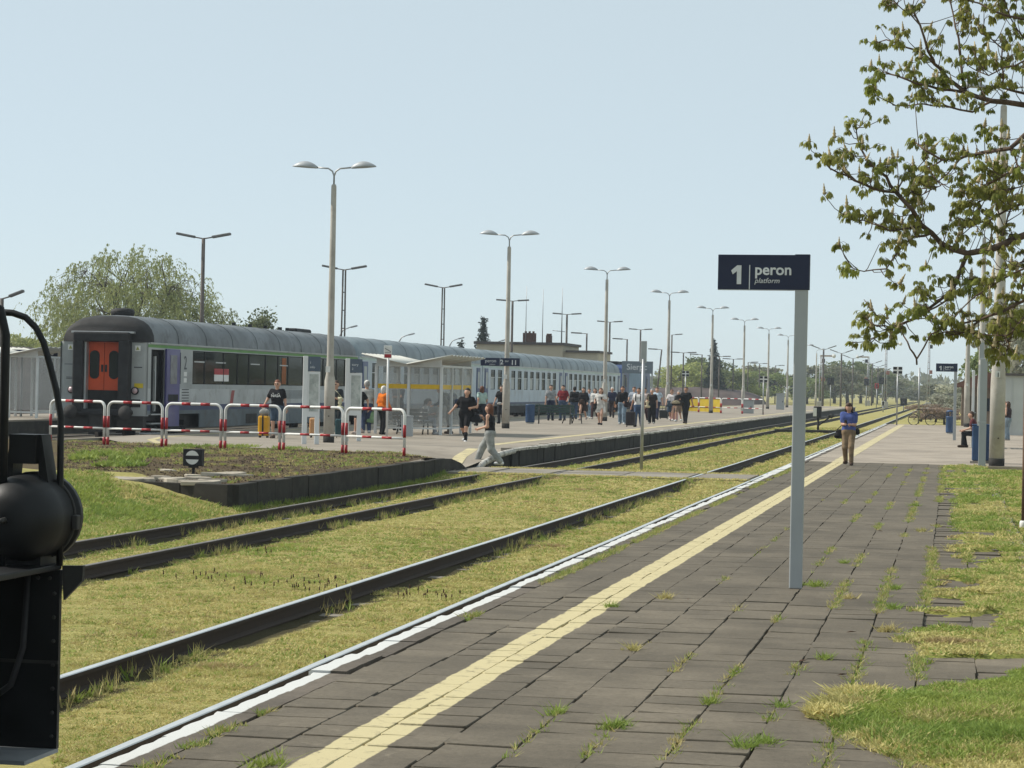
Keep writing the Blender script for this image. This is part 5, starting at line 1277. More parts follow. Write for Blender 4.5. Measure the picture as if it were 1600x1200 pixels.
    ctx = dict(t=t, hp=hp, tor=tor, Lw=Lw, Rw=Rw, Ls=Ls, Rs=Rs, Le=Le, Re=Re, h=h, u=u, Lk=Lk, Rk=Rk, Lf=Lf, Rf=Rf, q=q, rz=rz, garment=garment)
    for ex in extras: ex(ctx)
    return t
# things worn (parts) -------------------------------------------------
def x_cap(colr):
    def f(c):
        hp = c['hp']; V, Fq = sdf_mesh([(hp(0, -.012, .055), hp(0, -.005, .065), .10, .095), (hp(0, .06, .05), hp(0, .13, .04), .03, .016), (hp(-.05, .06, .05), hp(-.04, .12, .04), .02, .014), (hp(.05, .06, .05), hp(.04, .12, .04), .02, .014)], .02, .012); link('cap', fastmesh('cap', V, Fq, cloth(colr), 4, True), c['t'])
    return f
def x_shades(c):
    hp = c['hp']; mb = MB()
    for s in (-1, 1): mb.box(tuple(hp(s*.034, .092, .012)), (.05, .014, .034))
    mb.box(tuple(hp(0, .094, .016)), (.03, .01, .01)); mb.build('sunglasses', M_EYE, c['t'])
def x_backpack(colr, big=1.0):
    def f(c):
        tor = c['tor']; b = big
        V, Fq = sdf_mesh([(tor(1.05, -.09*b, -.20*b), tor(1.05, .09*b, -.20*b), .11*b, .11*b), (tor(1.32, -.08*b, -.19*b), tor(1.32, .08*b, -.19*b), .10*b, .10*b), (tor(1.08, -.05, -.28*b), tor(1.08, .05, -.28*b), .07*b, .07*b)], .026, .02); link('backpack', fastmesh('backpack', V, Fq, cloth(colr), 4, True), c['t'])
        for s in (-1, 1): MB().tube([tuple(tor(1.44, s*.11, -.08)), tuple(tor(1.47, s*.11, .03)), tuple(tor(1.38, s*.115, .13)), tuple(tor(1.2, s*.12, .14)), tuple(tor(1.08, s*.15, .0))], .018, 6).build('strap', cloth(tuple(x*.6 for x in colr)), c['t'])
    return f
def x_straps(colr):
    def f(c):
        for s in (-1, 1): MB().tube([tuple(c['tor'](1.47, s*.11, -.04)), tuple(c['tor'](1.46, s*.115, .06)), tuple(c['tor'](1.36, s*.12, .135)), tuple(c['tor'](1.15, s*.13, .14))], .02, 6).build('strap', cloth(colr), c['t'])
    return f
def x_bag(colr, at, size, strap=None):
    """shoulder bag or tote hanging at a body point (x,y,z)"""
    def f(c):
        a = np.array(at); s = np.array(size)/2; r = min(s)*.9
        V, Fq = sdf_mesh([(a+[-(s[0]-r), 0, -(s[2]-r)], a+[(s[0]-r), 0, -(s[2]-r)], r, r), (a+[-(s[0]-r)*.7, 0, (s[2]-r)], a+[(s[0]-r)*.7, 0, (s[2]-r)], r*.7, r*.7), (a, a+[0, 0, s[2]*.5], r, r*.8)], .022, .02); link('bag', fastmesh('bag', V, Fq, cloth(colr), 4, True), c['t'])
        if strap is not None: MB().tube([tuple(a+[-s[0]*.5, 0, s[2]*.8])]+[tuple(np.array(p)) for p in strap]+[tuple(a+[s[0]*.5, 0, s[2]*.8])], .012, 6).build('strap', cloth(tuple(x*.7 for x in colr)), c['t'])
    return f
def x_phone(hand):
    def f(c):
        w = c[hand]; MB().box((w[0]*.6, w[1]+.09, w[2]+.05), (.075, .012, .15), rx=-.5).build('phone', M_EYE, c['t'])
    return f
def x_logo(txt, size, zz, yy):
    def f(c):
        o = text('lettering', txt, size, M_WHITE, c['t'], tuple(c['tor'](zz, .0, yy)), (R(90), 0, math.pi), align='CENTER', bold=.002, ext=.006)
        for s in (-1, 1): MB().box(tuple(c['tor'](zz+.11, s*.085, yy-.002)), (.045, .012, .02)).build('print', M_PLATE, c['t'])
    return f
def x_socks(colr):
    def f(c):
        for K, A_ in ((c['Lk'], c['Lf']), (c['Rk'], c['Rf'])): c['garment']('sock', [(K+(A_-K)*.45, K+(A_-K)*.95, .062, .05)], colr)
    return f
WALK = dict(lf=(-.09, .26, .10), rf=(.09, -.24, .14), lh=(-.28, -.16, .90), rh=(.28, .22, .93), hip=.90)
WALK2 = dict(lf=(-.09, -.24, .14), rf=(.09, .26, .10), lh=(-.28, .20, .92), rh=(.28, -.15, .90), hip=.90)
FRONT = dict(lh=(-.10, .28, 1.08), rh=(.10, .28, 1.10))
BLACK = (.014, .014, .016); NAVYC = (.025, .03, .06); JEANS = (.055, .085, .15); LJEANS = (.17, .23, .29); WHITEC = (.62, .62, .60); GREYC = (.24, .25, .26)
P_ = person
# --- near platform
P_(1325, 727, P1, 1.66, 176, 'woman in a blue shirt and khaki trousers looking at her phone on the near platform', ('tee', (.07, .10, .28)), ('trousers', (.21, .15, .095)), (.06, .04, .03), 'brown', 'bob', None,
   dict(lf=(-.10, .12, .085), rf=(.08, -.12, .12), lh=(-.07, .27, 1.12), rh=(.07, .28, 1.13), nod=.9, hip=.91), (x_phone('Rw'), x_bag(BLACK, (.25, .02, .86), (.30, .14, .26), [(.1, .1, 1.3), (-.12, .05, 1.47), (.0, -.12, 1.3)]), x_bag(BLACK, (-.24, 0, .93), (.12, .12, .18))), .02, group='people on the near platform')
# --- crossing
P_(765, 728, 0, 1.66, 86, 'young woman in a black top and grey sweatpants striding over the crossing', ('tank', BLACK), ('wide', (.27, .28, .27)), (.66, .66, .66), 'auburn', 'long', None,
   dict(lf=(-.08, -.33, .12), rf=(.08, .40, .09), rh=(.14, .24, 1.30), lh=(-.10, .28, 1.02), hip=.88, lean=.03), (x_phone('Rw'),), .02, loc=Vector((G(765, 728, .01).x, G(765, 728, .01).y, .012)), group='people walking')
P_(727, 693, .33, 1.72, 172, 'woman in black shirt and shorts with white shoes hurrying off the platform', ('tee', BLACK), ('shorts', BLACK), (.68, .68, .68), 'black', 'long', None,
   dict(lf=(-.08, .22, .085), rf=(.10, -.30, .20), lh=(-.22, .18, 1.10), rh=(.42, .20, .98), hip=.90, lean=.06, side=-.05, fat=1), (x_socks(BLACK), x_bag(BLACK, (-.36, .02, .78), (.42, .2, .24), [(-.3, .0, 1.1), (-.17, 0, 1.45)])), .02, fat=1.12)
# --- left part of the far platform
P_(432, 685, P2, 1.74, 178, 'woman in a black lettered T-shirt and denim shorts with sunglasses by the yellow suitcase', ('tee', BLACK), ('shorts', (.05, .075, .11)), (.12, .09, .07), 'red', 'short', None,
   dict(rh=(.36, .16, .98), lh=(-.30, .04, .84)), (x_shades, x_logo('NASA', .115, 1.24, .155)), .02)
P_(524, 682, P2, 1.76, 165, 'person with sunglasses and a cream tote bag, half hidden by the tall lamp post', ('tee', (.03, .035, .04)), ('trousers', (.02, .03, .035)), BLACK, 'brown', 'short', None, dict(lh=(-.12, .25, 1.20)), (x_shades, x_bag((.50, .48, .33), (-.22, .14, 1.05), (.26, .14, .42), [(-.1, .12, 1.4), (.08, .05, 1.5), (-.1, .05, 1.4)])), .022)
P_(572, 677, P2, 1.78, 20, 'man in a white cap and pale grey T-shirt holding a green bag', ('tee', (.46, .46, .44)), ('trousers', (.05, .07, .13)), (.5, .5, .5), 'grey', 'short', None, dict(lh=(-.27, .06, .82), rh=(.27, .08, .82)), (x_cap((.68, .68, .66)), x_bag((.22, .36, .20), (.18, .05, .55), (.34, .18, .42))), .024)
P_(597, 679, P2, 1.62, -35, 'white-haired person in an orange jacket and black trousers before the shelter', ('long', (.62, .15, .015)), ('trousers', BLACK), BLACK, 'white', 'bob', None, dict(lf=(-.12, .06, .085), rf=(.12, -.08, .085), lh=(-.22, .18, .95), rh=(.22, .2, .95), lean=.03), (), .022, fat=1.1)
P_(560, 679, P2, 1.70, 150, 'person in dark clothes pulling luggage, almost hidden behind the right information board', ('tee', BLACK), ('shorts', (.03, .03, .035)), (.5, .4, .35), 'brown', 'short', None, WALK, (), .026)
SI = SHX+1.0
P_(0, 0, 0, 1.78, 185, 'man in a dark grey T-shirt with folded arms seen through the shelter glass', ('tee', (.05, .06, .075)), ('trousers', (.03, .035, .045)), BLACK, 'brown', 'short', None, dict(lh=(.12, .22, 1.20), rh=(-.12, .22, 1.22)), (), .026, loc=Vector((*atY(622, 640, SHY+6.6).to_2d(), P2)))
P_(0, 0, 0, 1.66, -75, 'seated woman in a white shirt with tied-up hair on the shelter bench', ('tee', (.60, .60, .60)), ('trousers', (.40, .42, .46)), (.6, .6, .6), 'brown', 'pony', None, dict(hip=.50, lf=(-.10, .50, .085), rf=(.10, .46, .085), lh=(-.06, .36, .72), rh=(.08, .36, .74), lean=.14, nod=.6), (), .024, loc=Vector((*atY(659, 660, SHY+.8).to_2d(), P2)))
P_(704, 678, P2, 1.80, 75, 'man with a huge navy backpack bending forward at the shelter corner', ('long', (.025, .03, .05)), ('trousers', (.07, .055, .04)), (.04, .03, .025), 'brown', 'short', None, dict(lean=.30, lh=(-.2, .55, .95), rh=(.2, .5, .95), lf=(-.10, -.05, .085), rf=(.10, .12, .085), nod=.5), (x_backpack((.02, .03, .075), 1.35),), .024)
P_(752, 666, P2, 1.70, 40, 'person in a mint shirt with red hair at the coach door', ('tee', (.30, .40, .37)), ('trousers', (.02, .022, .03)), BLACK, 'auburn', 'bob', None, WALK, (x_bag(BLACK, (-.28, 0, .75), (.34, .16, .3)),), .026)
P_(783, 662, P2, 1.72, 170, 'dark-haired woman in black T-shirt leaning by the second lamp post', ('tee', BLACK), ('trousers', (.03, .032, .04)), BLACK, 'black', 'long', None, dict(rh=(.34, .1, .9), lh=(-.15, .2, .95)), (x_bag((.35, .34, .32), (.02, .17, .92), (.26, .1, .1)),), .026)
# --- the crowd
P_(860, 657, P2, 1.80, 195, 'man in a grey T-shirt standing behind the green bench', ('tee', (.26, .27, .28)), ('trousers', NAVYC), BLACK, 'brown', 'short', None, None, (x_bag(BLACK, (-.3, .0, .86), (.14, .2, .4)),), .028)
P_(879, 657, P2, 1.80, 170, 'man in a dark red T-shirt and jeans behind the green bench', ('tee', (.17, .02, .025)), ('trousers', JEANS), (.05, .05, .05), 'black', 'short', None, dict(rh=(.34, .12, .98), lh=(-.3, .2, 1.0)), (), .028, fat=1.1)
P_(897, 655, P2, 1.74, 10, 'person with a large black backpack seen from behind, right of the red shirt', ('long', BLACK), ('trousers', JEANS), BLACK, 'black', 'short', None, None, (x_backpack(BLACK, 1.3),), .028)
P_(911, 657, P2, 1.74, 172, 'woman in black with a brown bag across her waist', ('long', BLACK), ('skirt', (.05, .035, .03)), (.35, .3, .28), 'black', 'long', None, WALK2, (x_bag((.045, .028, .02), (.02, .18, .98), (.36, .16, .26), [(-.1, .1, 1.3), (.14, .05, 1.46)]),), .028)
P_(920, 654, P2, 1.68, 178, 'person in a pale blue checked shirt behind the woman in black', ('long', (.32, .38, .46)), ('trousers', LJEANS), WHITEC, 'brown', 'short', None, WALK, (), .028)
P_(929, 655, P2, 1.70, 175, 'person in a white blouse just left of the white dress', ('long', WHITEC), ('trousers', (.06, .03, .03)), (.5, .45, .42), 'brown', 'long', None, WALK2, (x_bag(BLACK, (-.22, .1, .9), (.3, .14, .26)),), .028)
P_(938, 664, P2, 1.70, 178, 'woman in a short white dress with black shoes walking towards the camera', ('dress', (.58, .56, .53)), None, BLACK, 'auburn', 'long', None, dict(lf=(-.07, .16, .085), rf=(.07, -.10, .10), rh=(.26, .18, 1.05), lh=(-.16, .24, 1.2), hip=.92), (x_bag(BLACK, (.24, .05, .88), (.24, .14, .3), [(.2, .02, 1.2), (.16, 0, 1.46)]), x_phone('Lw')), .024)
P_(956, 653, P2, 1.78, 185, 'white-haired man in a dark shirt to the right of the third lamp post', ('tee', NAVYC), ('trousers', (.04, .03, .03)), BLACK, 'white', 'short', None, WALK, (), .028)
P_(972, 663, P2, 1.80, 176, 'man in a black jacket and pale jeans with a bag at his side', ('long', BLACK), ('wide', LJEANS), WHITEC, 'brown', 'short', SKIN2, dict(lf=(-.11, .12, .085), rf=(.12, -.10, .085), lh=(-.12, .24, 1.02), rh=(.3, .05, .84)), (x_bag((.03, .02, .022), (-.24, .1, .92), (.36, .18, .26), [(-.1, .1, 1.3), (.14, .05, 1.47)]), x_bag((.20, .10, .05), (.36, 0, .8), (.10, .14, .5))), .024)
P_(990, 656, P2, 1.82, 172, 'brown-haired man in a grey-blue shirt behind the white T-shirt', ('tee', (.32, .36, .42)), ('trousers', NAVYC), BLACK, 'auburn', 'short', None, WALK, (), .028)
P_(997, 667, P2, 1.74, 176, 'man in a white T-shirt with backpack straps and jeans pulling a black case', ('tee', (.60, .58, .57)), ('trousers', JEANS), BLACK, 'brown', 'short', SKIN2, dict(lf=(-.10, -.12, .10), rf=(.10, .14, .085), rh=(.34, .02, .82), lh=(-.28, .1, .9)), (x_straps(BLACK), x_backpack(BLACK, .9)), .024)
P_(1007, 658, P2, 1.78, 178, 'person in a pink-white top half hidden by the slim marker post', ('tee', (.55, .45, .42)), ('trousers', (.06, .025, .025)), BLACK, 'brown', 'short', None, WALK2, (), .028)
P_(1018, 662, P2, 1.70, 176, 'grey-haired woman in black with a cream tote bag', ('tee', (.025, .02, .02)), ('wide', BLACK), (.4, .4, .38), 'grey', 'short', None, dict(lf=(-.12, .08, .085), rf=(.12, -.06, .085), rh=(.18, .22, 1.16), lh=(-.27, .06, .9)), (x_bag((.52, .45, .30), (.20, .2, .98), (.32, .14, .38), [(.16, .14, 1.3), (.14, .05, 1.48)]),), .024)
P_(1026, 656, P2, 1.82, 176, 'tall person in a white and blue shirt behind the tote bag', ('tee', (.42, .50, .58)), ('trousers', NAVYC), BLACK, 'auburn', 'short', None, WALK, (), .028)
P_(1049, 658, P2, 1.72, 178, 'girl with sunglasses in a white top and denim skirt by the pink suitcase', ('tee', (.60, .56, .56)), ('skirt', (.05, .08, .12)), WHITEC, 'auburn', 'short', None, WALK, (x_shades, x_bag((.05, .08, .11), (.14, .16, .95), (.34, .14, .36))), .026)
P_(1060, 659, P2, 1.66, 172, 'person with grey hair partly hidden by the bag of the man in black', ('long', (.03, .03, .035)), ('shorts', (.2, .14, .1)), WHITEC, 'grey', 'bob', None, WALK2, (), .028)
P_(1071, 662, P2, 1.84, 174, 'man in black shirt and trousers carrying a dark duffel bag', ('tee', BLACK), ('trousers', (.016, .016, .02)), (.05, .035, .03), 'brown', 'short', SKIN2, dict(lf=(-.05, .14, .085), rf=(.07, -.14, .10), rh=(.22, .3, 1.15), lh=(-.34, .0, .9)), (x_bag((.03, .025, .022), (.34, .22, 1.0), (.62, .26, .30), [(.2, .2, 1.25)]), x_bag(BLACK, (.30, .12, 1.22), (.46, .22, .34)), x_bag((.30, .26, .18), (.40, .34, 1.02), (.42, .1, .16))), .024)
# --- right-hand side of the near platform
bq = G(1500, 699, P1)
P_(0, 0, 0, 1.76, 92, 'seated person in dark trousers and brown shoes, mostly hidden behind posts', ('tee', (.10, .03, .035)), ('trousers', BLACK), (.05, .03, .02), 'brown', 'short', None, dict(hip=.50, lf=(-.1, .46, .085), rf=(.10, .34, .085), lh=(-.12, .44, .62), rh=(.1, .42, .62), lean=.12), (), .024, loc=Vector((bq.x+.55, bq.y+.1, P1)), group='people on the near platform')
P_(0, 0, 0, 1.70, 92, 'seated person in a white cap and pale blue top between the two posts', ('tee', (.46, .54, .60)), ('trousers', NAVYC), WHITEC, 'grey', 'short', None, dict(hip=.55, lf=(-.1, .40, .085), rf=(.10, .36, .085), lh=(-.12, .34, .72), rh=(.1, .34, .72)), (x_cap((.66, .66, .66)),), .026, loc=Vector((bq.x+1.22, bq.y+1.2, P1)), group='people on the near platform')
sp_ = G(1574, 688, P1)
P_(0, 0, 0, 1.66, 60, 'standing person in a dark top and jeans raising an arm by the pale shed', ('tank', (.045, .03, .035)), ('wide', (.20, .25, .30)), (.3, .3, .3), 'brown', 'long', None, dict(rh=(.12, .18, 1.66), lh=(-.2, .2, 1.2), re=(.6, .4, -.3)), (), .024, loc=sp_, group='people on the near platform')
bench((bq.x+.85, bq.y+.4, P1), R(-90), 'bench under the two seated people on the near platform', M_BRN, 2.4)
P_(0, 0, 0, 1.70, 100, 'seated person with dark hair in the shelter on the third platform', ('tee', (.16, .09, .08)), ('shorts', (.05, .04, .04)), (.4, .4, .42), 'black', 'bob', None, dict(hip=.50, lf=(-.1, .44, .085), rf=(.10, .42, .085), lh=(-.12, .34, .68), rh=(.1, .34, .68)), (), .03, loc=Vector((*atY(12, 640, 90).to_2d(), P2+.12)), group='people at the third platform')
# --- luggage
def suitcase(px_, py_, z, label, colr, w=.36, d=.24, hh=.58, handle=.35, rz=0, top=None):
    p = G(px_, py_, z); t = thing('suitcase', label, 'suitcase', (p.x, p.y, z), rz, 'luggage')
    mt = pm('shell_%02d' % len(_mats), colr, .45, .08, 3, 30, coat=.15)
    MB().box((0, 0, .06+hh/2), (w, d, hh)).build('shell', mt, t, None, .05)
    for i in range(3): MB().box((-w*.25+i*w*.25, -d/2-.004, .06+hh/2), (.02, .012, hh*.8)).build('rib', mt, t)
    for sx in (-1, 1):
        for sy in (-1, 1): MB().lathe([(.03, -.012), (.03, .012)], 10, (sx*(w/2-.05), sy*(d/2-.05), .03), axis='X').build('wheel', M_BLK, t)
    if handle: MB().tube([(-.09, d*.3, hh), (-.09, d*.3, hh+handle), (.09, d*.3, hh+handle), (.09, d*.3, hh)], .011, 6).build('handle', M_STEEL, t)
    return t
suitcase(412, 684, P2, 'yellow suitcase with a dark strap beside the woman with sunglasses', (.66, .34, .012), .33, .24, .60)
p = G(412, 684, P2); V, Fq = sdf_mesh([((-.08, 0, .76), (.08, 0, .76), .075, .085), ((-.02, 0, .82), (.06, 0, .80), .07, .06)], .024, .02)
tag(link('soft_bag', fastmesh('soft_bag', V, Fq, cloth((.30, .30, .29)), 4, True), None, (p.x, p.y, P2)), 'crumpled grey bag lying on top of the yellow suitcase', 'bag')
MBs = MB().box((0, -.135, .36), (.045, .02, .6)).build('strap', M_BLK, None); MBs.parent = [o for o in bpy.data.objects if o.get('label', '').startswith('yellow suitcase')][0]
suitcase(491, 684, P2, 'peach-coloured suitcase behind the left information board', (.55, .30, .14), .30, .22, .55, 0)
suitcase(532, 684, P2, 'dark teal suitcase between the lamp post and the right information board', (.02, .06, .07), .34, .26, .52, .3, .3)
suitcase(985, 667, P2, 'black trolley suitcase beside the man in the white T-shirt', (.018, .012, .014), .42, .28, .62, .35)
suitcase(1037, 655, P2, 'squat black bag on wheels left of the pink suitcase', (.015, .018, .018), .50, .34, .46, .3)
suitcase(1053, 658, P2, 'pale pink suitcase standing before the girl with sunglasses', (.55, .30, .30), .42, .28, .58, .25)
# ================================================================ vegetation
def leaf_mat(name, c, c2, trans=.35, rnd=.25):
    mt, n, b = nodes(name); p = pos(n)
    cc = mix(n, sstep(n, noise(n, p, 1.1, 4), .35, .65), lin(c), lin(c2))
    cc = mix(n, mth(n, 'MULTIPLY', noise(n, p, 14, 3), .5), cc, scl(n, lin(c), .55))
    oi = n.nodes.new('ShaderNodeObjectInfo'); hs = n.nodes.new('ShaderNodeHueSaturation'); n.links.new(cc, hs.inputs['Color'])
    n.links.new(mth(n, 'ADD', mth(n, 'MULTIPLY', oi.outputs['Random'], rnd*2), 1-rnd), hs.inputs['Value']); cc = hs.outputs[0]
    n.links.new(cc, b.inputs['Base Color']); b.inputs['Roughness'].default_value = .6; b.inputs['Specular IOR Level'].default_value = .2
    tr = n.nodes.new('ShaderNodeBsdfTranslucent'); n.links.new(cc, tr.inputs[0]); ms = n.nodes.new('ShaderNodeMixShader'); ms.inputs[0].default_value = trans
    n.links.new(b.outputs[0], ms.inputs[1]); n.links.new(tr.outputs[0], ms.inputs[2]); n.links.new(ms.outputs[0], n.nodes['Material Output'].inputs[0])
    return mt
def blades(pts, hgt, wid, nb, spread, seed, lean=.6):
    """grass blades / small leaves as triangles round each point; returns V, F"""
    r = np.random.default_rng(seed); n = len(pts)*nb
    P = np.repeat(pts, nb, 0); a = r.random(n)*2*np.pi; rad = spread*np.sqrt(r.random(n))
    base = P+np.stack([np.cos(a)*rad, np.sin(a)*rad, np.zeros(n)], -1)
    hh = np.repeat(hgt if np.ndim(hgt) else np.full(len(pts), hgt), nb)*(.5+r.random(n)); ww = wid*(.6+.8*r.random(n))
    if np.ndim(wid): ww = np.repeat(wid, nb)*(.6+.8*r.random(n))
    b = r.random(n)*2*np.pi; sx = np.stack([np.cos(b), np.sin(b), np.zeros(n)], -1)*ww[:, None]*.5
    l = r.normal(0, lean, (n, 2)); tip = base+np.stack([l[:, 0]*hh, l[:, 1]*hh, hh], -1)
    V = np.stack([base-sx, base+sx, tip], 1).reshape(-1, 3); return V, np.arange(n*3).reshape(-1, 3)
# ---- moss and grass between the rails
def in_view(x, y, pad=0):
    return (x/y > -.385-pad) & (x/y < .05+pad)
M_B = [leaf_mat('moss_blade_yellow', (.64, .56, .23), (.55, .50, .20), .3, 0), leaf_mat('moss_blade_olive', (.46, .43, .16), (.54, .45, .20), .3, 0), leaf_mat('moss_blade_green', (.24, .33, .07), (.34, .40, .09), .35, 0), leaf_mat('moss_blade_brown', (.38, .28, .14), (.46, .36, .17), .3, 0)]
allV, allF, allM = [], [], []; off = 0
def push(V, F_, m):
    global off
    allV.append(V); allF.append(F_+off); allM.append(np.full(len(F_), m)); off += len(V)
for (ya, yb, dens, hg, wd, nb) in ((10.5, 18, 1100, .016, .012, 9), (18, 28, 560, .018, .017, 8), (28, 42, 260, .02, .026, 7), (42, 64, 120, .024, .04, 6), (64, 95, 60, .03, .06, 6), (95, 150, 26, .04, .10, 6)):
    area = (yb-ya)*11.4; n = int(area*dens); x = rng.uniform(-18, -4.6, int(n*18/11.4/1.4)); y = rng.uniform(ya, yb, len(x))
    k = in_view(x, y) & ~((y > 56.1) & (y < 60.4)) & ~((x < -11.9) & (y > 39.2)) & ~((x < -11.55) & (y > 56)) & ~((x > EDGE1-.5) & (y > 0))
    for xr in (X1-.75, X1+.75, X2-.75, X2+.75): k &= np.abs(x-xr) > .075
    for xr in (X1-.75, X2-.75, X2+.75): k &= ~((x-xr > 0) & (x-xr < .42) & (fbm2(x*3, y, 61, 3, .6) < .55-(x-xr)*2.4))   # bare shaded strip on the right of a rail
    x, y = x[k], y[k]; z = ground_z(x, y)
    tone = fbm2(x, y, 71, 4, .35)+.35*rng.normal(size=len(x))+.45*fbm2(x, y, 74, 3, 2.6); patch = fbm2(x, y, 72, 4, .9); lump = fbm2(x, y, 75, 3, 3.2)
    cls = np.where(patch > .55, 3, np.where(tone > .62, 2, np.where(tone > .22, 1, 0)))
    cls = np.where((x < -11.6) & (fbm2(x, y, 73, 3, .8) > .2), 2, cls)
    cls = np.where((x < -11.0) & (rng.random(len(x)) < .35), 2, cls)
    cls = np.where((y > 60) & (y < 64) & (x > -5.8) & (rng.random(len(x)) < .8), 2, cls)
    u_ = rng.random(len(x)); cls = np.where(u_ < .07, 3, np.where(u_ < .16, 2, np.where(u_ < .30, 1, cls)))
    for c in range(4):
        q = cls == c
        if q.any():
            V, F_ = blades(np.stack([x[q], y[q], z[q]-.004], -1), hg*(.5+.7*np.clip(patch[q]+.4, 0, 1)+1.5*np.clip(lump[q], 0, 1))*(1.35 if c == 2 else 1), wd, nb, .035+wd*1.2, 100+c+int(ya), 1.1); push(V, F_, c)
o = link('moss_tufts', fastmesh('moss_tufts', np.concatenate(allV), np.concatenate(allF), M_B, 3, False, np.concatenate(allM))); tag(o, 'short yellow-green moss and grass covering the ground between the rails', 'grass', kind='stuff')
# taller weeds along the rails, on the soil and bank
allV, allF, allM, off = [], [], [], 0
pts = []
for xr, yA, yB_, n in ((X1-.75, 11, 60, 900), (X2-.75, 30, 60, 700), (X2+.75, 26, 60, 800), (X1+.75, 30, 60, 200)):
    y = rng.uniform(yA, yB_, n); y = y[fbm2(y*0+xr, y, 81, 3, .5) > -.2]; s_ = np.where(rng.random(len(y)) < .72, 1, -1); x = xr+s_*np.abs(rng.normal(.16, .07, len(y))); pts.append(np.stack([x, y, ground_z(x, y)], -1))
pts = np.concatenate(pts); pts = pts[~((pts[:, 1] > 56) & (pts[:, 1] < 60.5))]; q = rng.random(len(pts))
push(*blades(pts[q < .6], .10, .012, 6, .03, 5, .35), 1); push(*blades(pts[q >= .6], .08, .016, 7, .04, 6, .5), 2)
x = rng.uniform(-11.6, -4.7, 900); y = np.where(rng.random(900) < .5, 56.2, 60.2)+rng.normal(0, .12, 900); push(*blades(np.stack([x, y, np.full(900, .0)], -1), .035, .03, 6, .06, 16, .9), 0)
# foot of the low wall, bank and mound
def mound_pts(n, f):
    x = rng.uniform(-26, -12.3, n); T = rng.random(n); lo = 39.6+np.clip(-12.2-x, 0, 3.4)*.32; hi = np.where(x > -13.1, 57, BL(x)+.4); y = lo+(hi-lo)*T
    z = ZM+(P2-.02-ZM)*sst(T, .5, 1)+.035*fbm2(x, y, 41, 4, .8)+.02*fbm2(x, y, 42, 3, 3)-.33*sst(y, 55.5, 58.3)*sst(x, -13.4, -12.2)
    k = f(x, y, T); return np.stack([x, y, z], -1)[k]
p3 = mound_pts(15000, lambda x, y, T: (fbm2(x, y, 91, 4, 1.6)+.5*fbm2(x, y, 92, 3, .4) > .15-.8*(T-.5)) & in_view(x, y)); q = rng.random(len(p3))
push(*blades(p3[q < .40], .035, .018, 5, .05, 11, .8), 1); push(*blades(p3[(q >= .40) & (q < .62)], .045, .024, 6, .05, 12, .8), 2); push(*blades(p3[q >= .62], .035, .018, 5, .06, 13, .8), 3)
for px_, py_, r_, n in ((160, 710, .5, 60), (200, 718, .35, 40), (185, 726, .5, 50), (255, 705, .6, 70), (235, 712, .4, 30), (300, 699, .5, 50), (370, 700, .5, 60), (450, 703, .4, 50), (130, 716, .3, 30)):   # broad-leaved weeds on the soil
    c = G(px_, py_, .36); a = rng.random(n)*6.28; rr = r_*np.sqrt(rng.random(n)); push(*blades(np.stack([c.x+np.cos(a)*rr, c.y+np.sin(a)*rr*1.6, np.full(n, .34)], -1), .10, .07, 6, .06, n+px_, .8), 2)
x = rng.uniform(-12.0, -11.85, 500); y = rng.uniform(39, 57, 500); push(*blades(np.stack([x, y, ground_z(x, y)], -1), .09, .014, 6, .05, 15, .4), 2)
x = rng.uniform(-18, -11.9, 9000); y = rng.uniform(31.5, 40.2, 9000); k = in_view(x, y) & ~((x > -14.5) & (y > 39.2)); x, y = x[k], y[k]; pb = np.stack([x, y, ground_z(x, y)-.005], -1); u_ = rng.random(len(x))+.3*fbm2(x, y, 76, 3, .7)
push(*blades(pb[u_ < .35], .045, .03, 7, .08, 17, .8), 0); push(*blades(pb[(u_ >= .35) & (u_ < .6)], .05, .03, 7, .08, 18, .8), 1); push(*blades(pb[u_ >= .6], .055, .03, 7, .08, 19, .8), 2)
for c_, r_, n in (((-13.6, 35.8), 1.3, 420), ((-14.6, 37.6), 1.0, 260), ((-12.7, 36.4), .9, 200)):        # lush clumps on the bank
    a = rng.random(n)*6.28; rr = r_*np.sqrt(rng.random(n)); x = c_[0]+np.cos(a)*rr; y = c_[1]+np.sin(a)*rr*1.3; push(*blades(np.stack([x, y, ground_z(x, y)], -1), .075, .035, 8, .08, n, .8), 2)
o = link('weeds', fastmesh('weeds', np.concatenate(allV), np.concatenate(allF), M_B, 3, False, np.concatenate(allM))); tag(o, 'taller weeds along the rails, the low wall and the bare soil', 'weeds', kind='stuff')
# small dark seed heads among the moss
pts = []
for px_, py_, n, sp in ((300, 905, 9, .5), (330, 903, 8, .4), (455, 915, 22, .9), (480, 920, 16, .5), (405, 865, 6, .3), (635, 935, 6, .3), (690, 930, 5, .3), (545, 1030, 4, .2), (680, 935, 8, .3)):
    c = G(px_, py_, -.13)
    for _ in range(n): pts.append((c.x+rng.normal(0, sp*.5), c.y+rng.normal(0, sp*.6), -.135))
mb = MB()
for x, y, z in pts:
    hgt = random.uniform(.05, .10); mb.tube([(x, y, z), (x+random.uniform(-.01, .01), y, z+hgt*.6)], .0025, 3); mb.tube([(x, y, z+hgt*.55), (x, y, z+hgt)], [.008, .005], 4)
tag(mb.build('seed_heads', pm('dark_seed_head', (.06, .03, .02), .9)), 'small dark seed heads standing in the moss between the tracks', 'weeds', kind='stuff')
